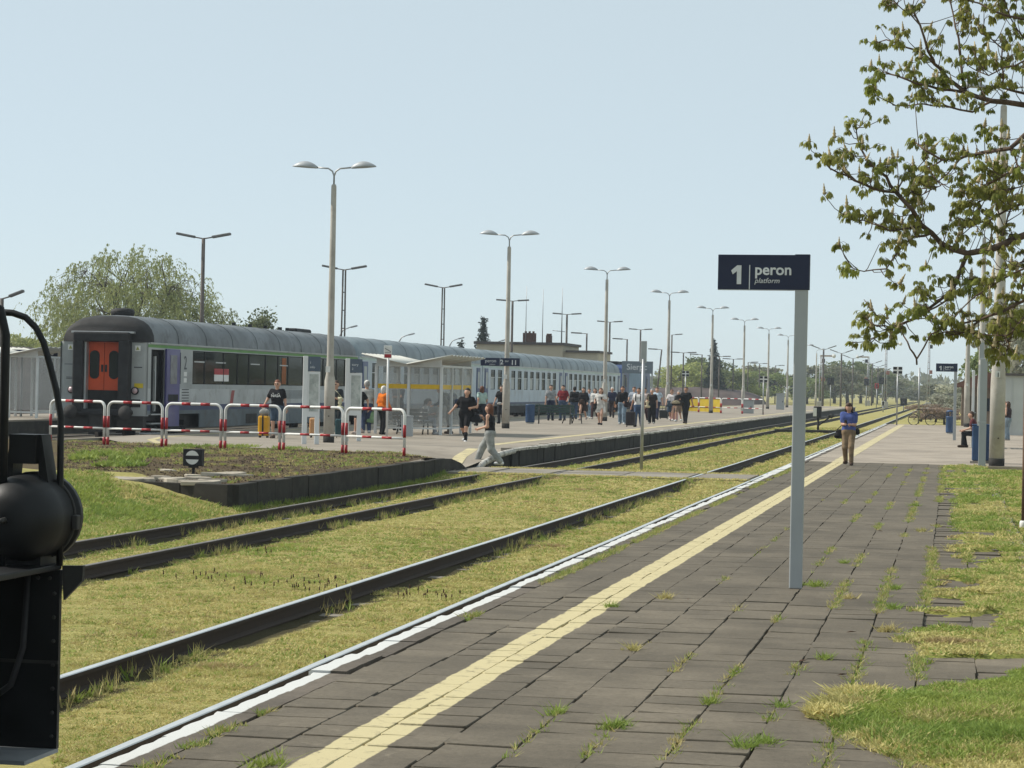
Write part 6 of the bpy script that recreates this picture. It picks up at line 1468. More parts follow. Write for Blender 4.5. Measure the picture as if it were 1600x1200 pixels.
# clods on the bare soil
p4 = mound_pts(9000, lambda x, y, T: in_view(x, y)); r = np.random.default_rng(3); n = len(p4); sz = r.uniform(.012, .05, n)[:, None]
th = r.random((n, 1))*6.28; k3 = np.arange(3)*2.094; B3 = np.stack([np.cos(th+k3), np.sin(th+k3), np.full((n, 3), -.3)], -1)*sz[..., None]*r.uniform(.6, 1.3, (n, 3, 1)); T1 = np.concatenate([r.normal(0, .25, (n, 1, 2)), np.full((n, 1, 1), .7)], -1)*sz[..., None]
V = (np.concatenate([B3, T1], 1)+p4[:, None]).reshape(-1, 3); b0 = (np.arange(n)*4)[:, None, None]; Fc = (np.array([[0, 1, 3], [1, 2, 3], [2, 0, 3]])[None]+b0).reshape(-1, 3)
tag(link('soil_clods', fastmesh('soil_clods', V, Fc, pm('dark_clod', (.085, .058, .038), .95, .4, 3, 30), 3)), 'loose dark clods of earth on the bare soil bed', 'soil', kind='stuff')
# ---- green in the joints of the near platform
allV, allF, allM, off = [], [], [], 0
jx = [-3.82, -3.80, -2.2, -1.8, -1.4, -1.0, -.6, -.2, .2]; wts = [1.4, 1.2, .35, .55, .8, 1.0, 1.25, 1.7, 1.9]
pts = []
for xj, wt in zip(jx, wts):
    y = rng.uniform(10.8, 62, int(1500*wt)); k = fbm2(y*0+xj*9.7, y, 95, 4, .55) > (.30-.28*wt*(.7 if xj > -3 else 1)); y = y[k]; pts.append(np.stack([xj+rng.normal(0, .012+.012*wt, len(y)), y, np.full(len(y), P1-.014)], -1))
pts = np.concatenate(pts); pts = pts[in_view(pts[:, 0], pts[:, 1], .1)]; q = rng.random(len(pts)); hh = np.where(pts[:, 0] < -3.5, .040, .036)
push(*blades(pts[q < .45], hh[q < .45], .012, 7, .02, 21, .7), 1); push(*blades(pts[(q >= .45) & (q < .85)], hh[(q >= .45) & (q < .85)], .013, 7, .022, 22, .7), 2); push(*blades(pts[q >= .85], .02, .012, 6, .02, 23, .7), 3)
for px_, py_, n, r_ in ((1040, 935, 60, .09), (955, 948, 40, .08), (1320, 880, 40, .08), (1275, 915, 90, .14), (960, 1137, 80, .11), (1195, 1160, 70, .11), (1165, 1168, 60, .12), (870, 1115, 40, .06), (1110, 1100, 50, .07), (1220, 1105, 40, .07), (990, 1015, 50, .08), (1290, 1030, 50, .08), (1395, 950, 60, .09), (1400, 920, 50, .09), (1325, 935, 40, .06), (1440, 830, 60, .12), (1430, 790, 60, .14), (420, 1195, 60, .12), (1385, 985, 50, .1)):
    c = G(px_, py_, P1); a = rng.random(n)*6.28; n = n//2; a = a[:n]; rr = r_*.45*np.abs(rng.normal(size=n)); push(*blades(np.stack([c.x+np.cos(a)*rr, c.y+np.sin(a)*rr*2.2, np.full(n, P1-.01)], -1), .05*rng.uniform(.4, 1.3, n), .012, 6, .02, px_, .9), random.choice((1, 2, 2)))
o = link('joint_weeds', fastmesh('joint_weeds', np.concatenate(allV), np.concatenate(allF), M_B, 3, False, np.concatenate(allM))); tag(o, 'grass growing in the joints between the paving slabs', 'grass', kind='stuff')
# ---- turf creeping over the right edge of the platform
allV, allF, allM, off = [], [], [], 0
def turf_edge(y): return -.22+.16*fbm2(np.asarray(y)*0+3.3, y, 97, 4, .35)-.50*np.exp(-((np.asarray(y)-13.9)/1.15)**2)+.25*sst(y, 20, 30)*(1-sst(y, 40, 60))-.12*np.exp(-((np.asarray(y)-18.6)/1.2)**2)+.28*np.exp(-((np.asarray(y)-16.2)/.6)**2)+.5*(1-sst(y, 11.6, 12.6))
gx_ = np.linspace(-1, 1.05, 52); gy_ = np.arange(11.4, 65.3, .12); A, B = np.meshgrid(gx_, gy_, indexing='ij')
ed = turf_edge(B)+.07*fbm2(A, B, 98, 4, 2.2); dpt = sst(A-ed, 0, .22)
Zt = np.where(A < .78, P1-.012+(.030+.018*fbm2(A, B, 99, 4, 1.8))*dpt, ground_z(A, B)+.0)
Zt = np.where(A < .78, Zt-.075*sst(fbm2(A, B, 101, 4, .9), .02, .22)*sst(B, 15.2, 16)*(1-sst(A, .58, .72))-.05*(1-sst(A-ed, -.06, .05)), Zt); Zt = np.where(A > .93, ground_z(A, B)-.02, Zt)
M_TURF = grass_mat('platform_turf', (.26, .25, .07), (.13, .19, .04), (.18, .14, .075))
idx = np.arange(A.size).reshape(A.shape); q4 = np.stack([idx[:-1, :-1], idx[1:, :-1], idx[1:, 1:], idx[:-1, 1:]], -1).reshape(-1, 4)
keep = (A-ed > -.06)[:-1, :-1].reshape(-1); q4 = q4[keep]
turf = struct(link('turf_strip', fastmesh('turf_strip', np.stack([A, B, Zt], -1).reshape(-1, 3), q4, M_TURF, 4, True)))
for (ya, yb, dens, hg, wd, nb) in ((11.5, 17, 1500, .020, .017, 9), (17, 26, 750, .022, .022, 8), (26, 45, 280, .026, .026, 7), (45, 65, 120, .032, .04, 6)):
    n = int((yb-ya)*4.6*dens*.7); x = rng.uniform(-1.1, 3.5, n); y = rng.uniform(ya, yb, n); e_ = turf_edge(y)+.07*fbm2(x, y, 98, 4, 2.2)
    k = (x-e_ > -.03) & in_view(x, y, .02); bare = (fbm2(x, y, 101, 4, .9) > .10) & (x < .62) & (y > 15.5); k &= ~bare; x, y, e_ = x[k], y[k], e_[k]
    z = np.where(x < .9, P1-.012+.030*sst(x-e_, 0, .22), ground_z(x, y))
    lush = np.exp(-((y-13.9)/1.2)**2); lump = fbm2(x, y, 105, 3, 3.0); tone = fbm2(x, y, 102, 4, .5)+.3*rng.normal(size=len(x))+.6*fbm2(x, y, 104, 3, 2.2)+.35*(x > .2)*lush+.2*(y > 44)
    cls = np.where(fbm2(x, y, 103, 4, 1.2) > .5, 3, np.where(tone > .12, 2, np.where(tone > -.15, 1, 0)))
    for c in range(4):
        q = cls == c
        if q.any(): push(*blades(np.stack([x[q], y[q], z[q]], -1), hg*(.55+1.0*lush[q]+2.2*np.clip(lump[q], 0, 1))*(1.25 if c == 2 else 1), wd, nb, .03+wd, 300+c+int(ya), .95), c)
c = G(1395, 1110, P1)                                   # leafy weed clump in the foreground
for i, (dx_, dy_, r_, n, m_) in enumerate(((-.28, .0, .16, 150, 1), (-.05, -.35, .2, 170, 2), (.0, .25, .22, 200, 2), (.3, .1, .25, 240, 2), (-.2, .5, .16, 120, 0), (.55, -.2, .2, 150, 1), (.25, -.5, .18, 120, 1), (-.35, -.4, .14, 90, 0))):
    a = rng.random(n)*6.28; rr = r_*np.sqrt(rng.random(n)); x = c.x+dx_+np.cos(a)*rr; y = c.y+dy_+np.sin(a)*rr*1.5; push(*blades(np.stack([x, y, np.full(n, P1+.008)], -1), .05, .034, 9, .045, 400+i, 1.1), m_)
o = link('turf_blades', fastmesh('turf_blades', np.concatenate(allV), np.concatenate(allF), M_B, 3, False, np.concatenate(allM))); tag(o, 'grass and weeds creeping over the right side of the near platform', 'grass', kind='stuff')
# litter: dead leaves, twigs on the slabs
mb = MB()
for px_, py_, s_ in ((1433, 1005, .05), (1425, 1003, .06), (1330, 988, .05), (1255, 1033, .07), (1075, 937, .02), (1152, 938, .02), (1438, 990, .04), (1315, 1055, .04), (1375, 830, .04), (1480, 770, .07), (1500, 778, .12)):
    c = G(px_, py_, P1+.008); a = random.uniform(0, 3); mb.add([(c.x-s_*math.cos(a), c.y-s_*math.sin(a), c.z), (c.x+s_*.3*math.sin(a), c.y-s_*.3*math.cos(a), c.z+.012), (c.x+s_*math.cos(a), c.y+s_*math.sin(a), c.z+.004), (c.x-s_*.3*math.sin(a), c.y+s_*.3*math.cos(a), c.z+.01)], [(0, 1, 2, 3)])
tag(mb.build('dead_leaves', pm('dead_leaf', (.10, .055, .035), .9)), 'dead brown leaves lying on the paving slabs', 'leaves', kind='stuff')

# ---- trees
M_BARK = pm('grey_brown_bark', (.085, .068, .052), .95, .3, 6, 40, bmp=.6)
M_BARKC = pm('chestnut_bark', (.10, .068, .048), .9, .3, 8, 60, bmp=.6)
def tree_skel(r, H, spread, trunks=1, forks=3, depth=4, droop=0, up=.5, th=.22, first=.28, shrink=.68):
    """recursive limbs; returns list of (points, radii) and tips"""
    limbs, tips = [], []
    def grow(p, d, L, rad, dep):
        pts = [p.copy()]; k = 5; dd = d.copy()
        for i in range(k):
            dd = dd+r.normal(0, .13, 3); dd[2] += (up-.35*droop*(dep < 2))*.10; dd /= np.linalg.norm(dd); p = p+dd*L/k; pts.append(p.copy())
        limbs.append((pts, np.linspace(rad, rad*.62, k+1)))
        if dep == 0: tips.append((pts[-1], dd)); tips.append((pts[3], dd)); return
        for j in range(forks if dep > 1 else forks+1):
            a = r.random()*6.28; side = np.array([math.cos(a), math.sin(a), r.uniform(-.1, .5)]); nd = dd*.75+side*spread*r.uniform(.6, 1.1); nd /= np.linalg.norm(nd)
            q = pts[r.integers(2, k+1)] if j else pts[-1]; grow(q, nd, L*shrink*r.uniform(.8, 1.15), rad*.58, dep-1)
    for t_ in range(trunks):
        a = r.random()*6.28; d = np.array([math.cos(a)*.35*(trunks > 1), math.sin(a)*.35*(trunks > 1), 1]); d /= np.linalg.norm(d); grow(np.array([math.cos(a)*.2*(trunks > 1), math.sin(a)*.2*(trunks > 1), -.1]), d, H*first, th, depth)
    return limbs, tips
def limb_mesh(limbs, name, mat_, n=6):
    mb = MB()
    for pts, rr in limbs: mb.tube(pts, list(rr), n if rr[0] > .05 else 4, caps=False)
    return mb.mesh(name, mat_)
def leaf_quads(C, size, seed, hang=0.0, aspect=1.7):
    r = np.random.default_rng(seed); n = len(C); d = r.normal(size=(n, 3)); d[:, 2] -= hang*2; d /= np.linalg.norm(d, axis=1)[:, None]; s = r.normal(size=(n, 3)); s -= d*(s*d).sum(1)[:, None]; s /= np.linalg.norm(s, axis=1)[:, None]
    L = (size*(.6+.8*r.random(n)))[:, None]; W = L/aspect*.5; mid = C+d*L*.5
    V = np.stack([C, mid+s*W, C+d*L, mid-s*W], 1).reshape(-1, 3); return V, np.arange(n*4).reshape(-1, 4)
def make_tree(name, label, loc, seed, H, spread, leafm, size, per_tip, jit, hang=0, strands=0, cat='tree', group=None, scale_to=None, **kw):
    r = np.random.default_rng(seed); limbs, tips = tree_skel(r, H, spread, **kw)
    top = max(p[2] for pts, _ in limbs for p in pts)
    C = []
    for p, d in tips:
        if strands:
            for _ in range(strands):
                s0 = p+r.normal(0, .35, 3); Ls = r.uniform(.8, 2.2); o_ = r.normal(0, .25, 2)
                tt = np.linspace(0, 1, per_tip)+r.normal(0, .02, per_tip); C.append(np.stack([s0[0]+o_[0]*tt+r.normal(0, .05, per_tip), s0[1]+o_[1]*tt+r.normal(0, .05, per_tip), s0[2]+.25*np.sin(tt*2)-Ls*tt*tt], -1))
        else: C.append(p+r.normal(0, jit, (per_tip, 3)))
    C = np.concatenate(C); f = H/max(top, C[:, 2].max()); 
    t = thing(name, label, cat, loc, 0, group)
    limbs = [([p*f for p in pts], rr) for pts, rr in limbs]; C = C*f; C = C[C[:, 2] > .1]
    link('trunk', limb_mesh(limbs, 'trunk', M_BARK), t); V, Fq = leaf_quads(C, size, seed+1, hang); c = link('crown', fastmesh('crown', V, Fq, leafm, 4), t); print(label, len(Fq), 'x', V[:, 0].min(), V[:, 0].max())
    return t
L_WILLOW = leaf_mat('willow_leaf', (.28, .32, .12), (.34, .35, .16), .45); L_CHES = leaf_mat('chestnut_far_leaf', (.11, .14, .06), (.17, .19, .08)); L_PALE = leaf_mat('pale_spring_leaf', (.34, .37, .12), (.26, .29, .09))
L_GREEN = leaf_mat('mid_green_leaf', (.17, .22, .085), (.22, .25, .09)); L_GREY = leaf_mat('grey_olive_leaf', (.22, .215, .13), (.17, .185, .11)); L_BLOS = leaf_mat('blossom', (.46, .45, .36), (.34, .36, .26)); L_SCRUB = leaf_mat('brown_scrub', (.30, .21, .16), (.36, .28, .20)); L_DARK = leaf_mat('needle', (.025, .042, .032), (.04, .06, .045))
def willow(loc, rx, rz_, z0, label, seed, nclump, limbs_n):
    """round willow: curved limbs fanning into a dome, thin hanging twigs in clumps over it"""
    r = np.random.default_rng(seed); t = thing('willow_tree', label, 'tree', loc); mb = MB(); C = []; tw = MB()
    ends = []
    for i in range(limbs_n):
        a = 6.28*i/limbs_n+r.normal(0, .25); el = r.uniform(.35, 1.45); e = np.array([math.cos(a)*math.cos(el)*rx*.68, math.sin(a)*math.cos(el)*rx*.68, z0+math.sin(el)*rz_*.70]); m1 = np.array([e[0]*.22, e[1]*.22, z0*.55]); m2 = np.array([e[0]*.6, e[1]*.6, z0+(e[2]-z0)*.55])+r.normal(0, .25, 3)
        mb.tube([(r.normal(0, .15), r.normal(0, .15), -.1), m1, m2, e], [.24, .17, .10, .035], 6, caps=False); ends += [m2, e]
        for _ in range(7):
            f = r.uniform(.3, 1); s0 = m1+(m2-m1)*min(1, f*1.6) if f < .62 else m2+(e-m2)*((f-.62)/.38); d = r.normal(0, 1, 3); d[2] = abs(d[2])*.8; d += e*.12; d /= np.linalg.norm(d); L = rx*r.uniform(.15, .34); p1 = s0+d*L*.6; p2 = p1+d*L*.4+np.array([0, 0, -.25])
            mb.tube([s0, p1, p2], [.05, .03, .012], 4, caps=False); ends += [p1, p2]
    for k in range(nclump):
        a = r.random()*6.28; el = math.asin(r.uniform(-.18, 1)); q = r.uniform(.62, 1.0) if k % 3 else r.uniform(.3, .8); c = np.array([math.cos(a)*math.cos(el)*rx*q, math.sin(a)*math.cos(el)*rx*q, z0+math.sin(el)*rz_*q])*np.array([1+.05*r.normal(), 1, 1])
        j = min(range(len(ends)), key=lambda i_: ((ends[i_]-c)**2).sum()); tw.tube([ends[j], (ends[j]+c)/2+np.array([0, 0, .3]), c], [.02, .014, .008], 3, caps=False)
        for _ in range(9):
            s0 = c+r.normal(0, .34, 3)*np.array([1, 1, .6]); Ls = r.uniform(.5, 1.7); o_ = r.normal(0, .3, 2)+c[:2]/rx*.25; n = int(9+Ls*9); tt = np.linspace(0, 1, n)+r.normal(0, .02, n)
            C.append(np.stack([s0[0]+o_[0]*tt+r.normal(0, .03, n), s0[1]+o_[1]*tt, s0[2]+.22*np.sin(tt*2.2)-Ls*tt*tt], -1))
    C = np.concatenate(C); link('trunk', mb.mesh('trunk', M_BARK), t); o = link('twigs', tw.mesh('twigs', M_BARK), t); o['kind'] = 'stuff'
    V, Fq = leaf_quads(C, .14, seed+1, 1.6, 2.4); link('crown', fastmesh('crown', V, Fq, L_WILLOW, 4), t)
willow((-53.4, 150, 0), 7.0, 6.9, 3.9, 'big round willow with hanging twigs behind the end of the grey coach', 4, 560, 10)
willow((-47.4, 151, 0), 2.2, 3.7, 3.4, 'smaller willow at the right foot of the big one, by the steel mast', 9, 80, 4)
make_tree('chestnut_tree', 'small round leafy tree top showing over the grey coach roof', (-49.7, 170, 0), 12, 7.6, .75, L_CHES, .26, 9, .30, trunks=1, forks=3, depth=4, up=.3, th=.16, first=.42, shrink=.62)
# spruce
def spruce(loc, H, Rb, label, seed):
    r = np.random.default_rng(seed); t = thing('spruce_tree', label, 'tree', loc); MB().tube([(0, 0, 0), (0, 0, H)], [.16, .02], 7).build('trunk', M_BARK, t)
    mb = MB(); C = []
    z = .8
    while z < H-.1:
        rad = Rb*(1-z/H)**.8
        for k in range(int(7+rad*3)):
            a = r.random()*6.28; L = rad*r.uniform(.65, 1.12); n = int(6+L*16); tt = np.linspace(.15, 1, n); C.append(np.stack([math.cos(a)*L*tt, math.sin(a)*L*tt, z-.28*L*tt+.12*L*tt**3+r.normal(0, .04, n)], -1)+r.normal(0, .07, (n, 3)))
        z += .34
    V, Fq = leaf_quads(np.concatenate(C), .30, seed, .4, 2.2); link('crown', fastmesh('crown', V, Fq, L_DARK, 4), t)
spruce((-45.4, 230, 0), 8.9, 2.3, 'dark spruce standing behind the train above the shelter roof', 3); spruce((-47.6, 230, 0), 6.6, 1.6, 'smaller dark spruce to the left of the taller spruce', 5)
spruce((*atY(1115, 580, 345).to_2d(), 0), 9.4, 2.6, 'dark fir among the pale green bushes behind the crowd', 8)
# broad trees further off: three crown shapes copied to their places
def blob_crown(seed, n=2600, lobes=13):
    r = np.random.default_rng(seed); C = []
    for i in range(lobes):
        a = r.random()*6.28; q = math.sqrt(r.random())*.34; c = np.array([math.cos(a)*q, math.sin(a)*q, r.uniform(.30, .86)]); c[:2] *= 1.15-.55*abs(c[2]-.5); rr = r.uniform(.10, .20)
        d = r.normal(size=(n//lobes, 3)); d /= np.linalg.norm(d, axis=1)[:, None]; C.append(c+d*rr*np.array([1, 1, .8])*(r.random((n//lobes, 1))**.35))
    V, Fq = leaf_quads(np.concatenate(C), .050, seed); return V, Fq
crowns = {}
def far_tree(px_, top, y, width, mat_, label, seed, group='trees beyond the tracks', name='tree'):
    p = atY(px_, top, y); H = max(p.z, 1.5); key = (seed % 4, mat_.name)
    if key not in crowns:
        V, Fq = blob_crown(seed % 4+20); crowns[key] = fastmesh('crown', V, Fq, mat_, 4)
        r = np.random.default_rng(seed % 4); mb = MB(); mb.tube([(0, 0, -.02), (.01, 0, .3), (.0, .01, .6)], [.022, .016, .008], 6)
        for _ in range(7): a = r.random()*6.28; z0 = r.uniform(.2, .5); mb.tube([(0, 0, z0), (math.cos(a)*.15, math.sin(a)*.15, z0+.15), (math.cos(a)*.26, math.sin(a)*.26, z0+.3)], [.011, .007, .003], 4)
        crowns[('t', seed % 4)] = mb.mesh('trunk', M_BARK)
    t = thing(name, label, 'tree', (p.x, y, -.2), seed*1.7, group); t.scale = (width/.85, width/.85, H/1.0)
    link('trunk', crowns[('t', seed % 4)] if ('t', seed % 4) in crowns else crowns[[k for k in crowns if k[0] == 't'][0]], t); link('crown', crowns[key], t); return t
FT = [(1062, 563, 372, 9, L_PALE, 'rounded pale green tree beside the leaning pole'), (1088, 556, 380, 11, L_PALE, 'broad yellow-green tree left of the dark fir'), (1040, 585, 390, 7, L_GREEN, 'low green tree right behind the station name board'), (1105, 552, 400, 9, L_GREEN, 'mid green tree just behind the dark fir'), (1133, 571, 372, 9, L_GREEN, 'green tree right of the dark fir'), (1153, 567, 380, 10, L_PALE, 'pale green tree between two double-headed lamps'),
      (1176, 562, 420, 11, L_GREY, 'bare-looking grey tree above the far barriers'), (1200, 575, 400, 9, L_GREEN, 'green tree behind the chequered board'), (1222, 580, 410, 8, L_DARK, 'dark bushy tree left of the big sign post'), (1262, 583, 430, 10, L_GREEN, 'green bushy tree right of the big sign post'), (1282, 590, 440, 9, L_GREY, 'grey tree under the V-headed mast'),
      (1305, 566, 470, 14, L_GREY, 'tall grey-green tree left in the distant mass'), (1326, 556, 480, 15, L_GREEN, 'tallest tree of the distant mass'), (1346, 563, 500, 14, L_GREY, 'grey-green tree in the middle of the distant mass'), (1364, 575, 520, 13, L_GREEN, 'green tree in the right half of the distant mass'), (1384, 583, 560, 14, L_GREY, 'grey tree behind the semaphore'), (1402, 590, 600, 14, L_GREEN, 'far green tree right of the chequered board'), (1416, 596, 680, 14, L_GREY, 'farthest grey tree by the end of the line'),
      (1455, 604, 520, 14, L_GREY, 'grey tree mass behind the bicycle'), (1475, 596, 430, 12, L_GREY, 'grey-brown tree left of the small platform sign'), (1436, 606, 640, 15, L_GREY, 'low grey tree beyond the bare pole'), (1497, 588, 250, 6, L_BLOS, 'whitish blossoming bush by the brown hut'), (1484, 606, 230, 4, L_BLOS, 'pale blossoming shrub behind the small blue bin'),
      (1590, 455, 150, 6, L_BLOS, 'pale blossoming tree behind the thick lamp post'), (1560, 520, 170, 5, L_GREEN, 'green tree rising over the brown hut'), (20, 505, 190, 7, L_PALE, 'pale hazy tree over the spoil heap at the left edge'), (75, 510, 200, 8, L_WILLOW, 'pale hazy tree left of the willow'), (-10, 515, 180, 7, L_WILLOW, 'hazy tree at the extreme left edge')]
for i, a in enumerate(FT): far_tree(*a, i+1)
for i, (px_, y, l) in enumerate(((1462, 200, 'reddish-brown scrub left of the small blue bin'), (1476, 185, 'reddish-brown scrub right behind the small blue bin'), (1448, 230, 'reddish-brown scrub behind the bicycle'))): far_tree(px_, 652, y, 4.5, L_SCRUB, l, 30+i, 'scrub by the end of the platform', 'scrub')
# far wood along the horizon
r = np.random.default_rng(77); n = 16000; x = r.uniform(-700, 330, n); y = 880+r.normal(0, 14, n)+.05*np.abs(x); z = (6.5+3.5*fbm2(x, x*0, 111, 4, .02)+2*fbm2(x, x*0, 112, 3, .1))*r.random(n)**.6
V, Fq = leaf_quads(np.stack([x, y, z], -1), 2.6, 78); o = link('distant_wood', fastmesh('distant_wood', V, Fq, L_GREY, 4)); tag(o, 'far strip of woodland along the horizon', 'wood', kind='stuff')

# ---- horse chestnut reaching in from the right
L_CH = leaf_mat('young_chestnut_leaf', (.24, .28, .052), (.34, .33, .085), .5, .25); M_CAND = pm('chestnut_candle', (.44, .36, .21), .9, .25, 30, 120, rnd=.2)
def cluster(seed, candle):
    r = random.Random(seed); mb = MB()
    for k in range(r.randint(4, 6)):
        a = r.uniform(0, 6.28); out = r.uniform(.05, .12); zt = r.uniform(.0, .06)
        c = Vector((math.cos(a)*out, math.sin(a)*out, zt)); mb.tube([(0, 0, 0), tuple(c*.6+Vector((0, 0, .025))), tuple(c)], .0028, 3, 1, False)
        nl = r.randint(5, 6)
        for j in range(nl):
            b = a+(j-(nl-1)/2)*.55; L = r.uniform(.09, .145)*(1.1-.12*abs(j-(nl-1)/2)); dr = r.uniform(.75, 1.25)
            d1 = Vector((math.cos(b)*.55, math.sin(b)*.55, -.35*dr)).normalized(); d2 = Vector((math.cos(b)*.2, math.sin(b)*.2, -1)).normalized()
            s = Vector((-math.sin(b), math.cos(b), 0)); m1 = c+d1*L*.45; m2 = m1+d2*L*.35; e = m2+d2*L*.3; w = L*.135
            up = d1.cross(s)*(-.3*w)
            mb.add([c, m1+s*w*.7+up, m1, m1-s*w*.7+up, m2+s*w+up, m2, m2-s*w+up, e], [(0, 1, 2), (0, 2, 3), (1, 4, 5, 2), (2, 5, 6, 3), (4, 7, 5), (5, 7, 6)], 0)
    if candle:
        hgt = r.uniform(.12, .20); prof = []
        for i in range(9):
            u = i/8; prof.append((max(.004, .032*(1-u)**.7*(1.25 if i % 2 else .75)), .02+hgt*u))
        mb.lathe(prof, 7, (r.uniform(-.01, .01), r.uniform(-.01, .01), 0), 2, True)
    return mb.mesh('leaf_cluster', [L_CH, M_BARKC, M_CAND])
CL = [cluster(i, i % 5 < 2) for i in range(10)]
ct = thing('horse_chestnut_tree', 'horse chestnut with young drooping leaves and flower candles reaching in from the right', 'tree', (0, 0, 0))
YT = 29.0
# limbs followed in the photograph, each at its own distance; widths in metres
LIMBS = [
 ('A', 28.6, [(1760, 330), (1660, 352), (1600, 368), (1560, 385), (1512, 396), (1470, 380), (1440, 352), (1425, 327), (1400, 300)], (.062, .024)),
 ('A1', 28.3, [(1400, 300), (1365, 295), (1335, 282), (1310, 270), (1290, 256), (1275, 240)], (.022, .006)),
 ('A2', 28.9, [(1400, 300), (1385, 276), (1362, 258), (1345, 232), (1338, 205), (1336, 190)], (.024, .006)),
 ('A3', 28.0, [(1440, 352), (1415, 357), (1390, 361), (1365, 350), (1335, 345), (1322, 338)], (.016, .005)),
 ('A4', 28.2, [(1448, 362), (1428, 370), (1408, 388), (1385, 420), (1350, 424), (1325, 415)], (.018, .005)),
 ('A5', 29.4, [(1400, 292), (1420, 268), (1445, 250), (1455, 235)], (.012, .005)),
 ('B', 30.0, [(1780, 190), (1660, 170), (1600, 164), (1550, 158), (1510, 145), (1480, 122), (1460, 100), (1450, 80), (1438, 40), (1425, 10)], (.06, .010)),
 ('B1', 29.6, [(1510, 145), (1470, 140), (1430, 130), (1400, 118), (1380, 112), (1362, 138)], (.022, .006)),
 ('B2', 30.6, [(1460, 100), (1430, 78), (1405, 70), (1385, 62), (1368, 68)], (.018, .006)),
 ('B3', 29.8, [(1550, 158), (1520, 175), (1480, 166), (1440, 162), (1400, 165), (1370, 150)], (.018, .005)),
 ('B4', 30.4, [(1600, 146), (1565, 137), (1567, 110), (1566, 76), (1548, 60), (1530, 50)], (.026, .006)),
 ('B5', 30.8, [(1505, 142), (1502, 100), (1498, 60), (1490, 25), (1480, -10)], (.02, .008)),
 ('B6', 30.2, [(1640, 40), (1600, 30), (1560, 20), (1530, 5), (1505, -8)], (.03, .008)),
 ('B7', 30.0, [(1440, 45), (1420, 20), (1400, 6), (1388, 2)], (.010, .005)),
 ('C', 28.9, [(1700, 170), (1640, 190), (1600, 212), (1578, 232), (1550, 236), (1520, 243), (1500, 248), (1472, 250), (1448, 236), (1430, 222)], (.05, .008)),
 ('C1', 28.6, [(1472, 250), (1450, 262), (1470, 290), (1440, 305), (1425, 300)], (.013, .005)),
 ('C2', 29.2, [(1500, 248), (1480, 272), (1455, 292), (1432, 296)], (.012, .005)),
 ('C3', 28.6, [(1578, 232), (1590, 260), (1560, 280), (1530, 300), (1510, 320)], (.014, .005)),
 ('D', 28.0, [(1512, 396), (1500, 425), (1490, 450), (1462, 474), (1440, 492), (1420, 502), (1395, 512), (1370, 510), (1352, 498)], (.03, .006)),
 ('D1', 28.0, [(1490, 450), (1478, 470), (1445, 488), (1410, 505), (1380, 520), (1362, 535)], (.016, .005)),
 ('E', 27.6, [(1720, 430), (1640, 452), (1600, 470), (1565, 488), (1530, 500), (1495, 508), (1460, 505), (1430, 485)], (.035, .006)),
 ('E1', 27.6, [(1530, 500), (1505, 520), (1480, 518), (1462, 522)], (.012, .004)),
 ('E2', 27.4, [(1600, 420), (1560, 440), (1525, 462), (1500, 485), (1480, 500)], (.02, .005)),
 ('E3', 27.4, [(1640, 500), (1600, 495), (1580, 520), (1560, 524), (1520, 522)], (.018, .005)),
 ('E4', 27.8, [(1600, 440), (1585, 480), (1582, 520), (1575, 545), (1560, 560)], (.016, .005)),
 ('F', 28.8, [(1640, 300), (1600, 318), (1570, 330), (1545, 345), (1520, 352), (1500, 370)], (.028, .006)),
 ('F1', 28.8, [(1600, 290), (1560, 300), (1530, 315), (1520, 330)], (.014, .005)),
 ('G1', 29.2, [(1660, 90), (1600, 95), (1570, 105), (1545, 118), (1525, 110), (1505, 92)], (.02, .005)),
 ('G2', 28.4, [(1640, 255), (1600, 262), (1570, 272), (1545, 285), (1530, 300)], (.018, .005)),
 ('G3', 28.2, [(1640, 400), (1600, 408), (1570, 420), (1548, 440), (1530, 455)], (.018, .005)),
 ('G4', 28.0, [(1640, 525), (1600, 518), (1575, 532), (1552, 548)], (.014, .005)),
 ('G5', 30.2, [(1600, 60), (1580, 30), (1570, 0), (1560, -20)], (.014, .006)),
 ('G6', 29.0, [(1560, 385), (1572, 352), (1580, 325), (1572, 300)], (.014, .005)),
 ('V1', 27.8, [(1415, 508), (1412, 525), (1422, 545), (1432, 560), (1432.5, 569)], (.007, .012)),
 ('V2', 27.8, [(1490, 500), (1472, 512), (1455, 522), (1444, 542), (1433, 560)], (.008, .010)),
 ('S1', 27.9, [(1395, 512), (1378, 496), (1360, 482), (1350, 468)], (.008, .004)),
]
spots = []; allQ = []
TR = [Vector(v) for v in ((2.95, 29.5, -.1), (2.9, 29.5, .6), (2.82, 29.4, 2.0), (2.7, 29.2, 3.4), (2.55, 29.2, 4.6), (2.5, 29.6, 6.2), (2.6, 29.8, 7.6))]
def to_px(p):
    v = p-Vector((0, 0, CH)); d = v.dot(F); return 800+CF*v.dot(RR)/d, 600-CF*v.dot(UU)/d
rr_ = random.Random(5)
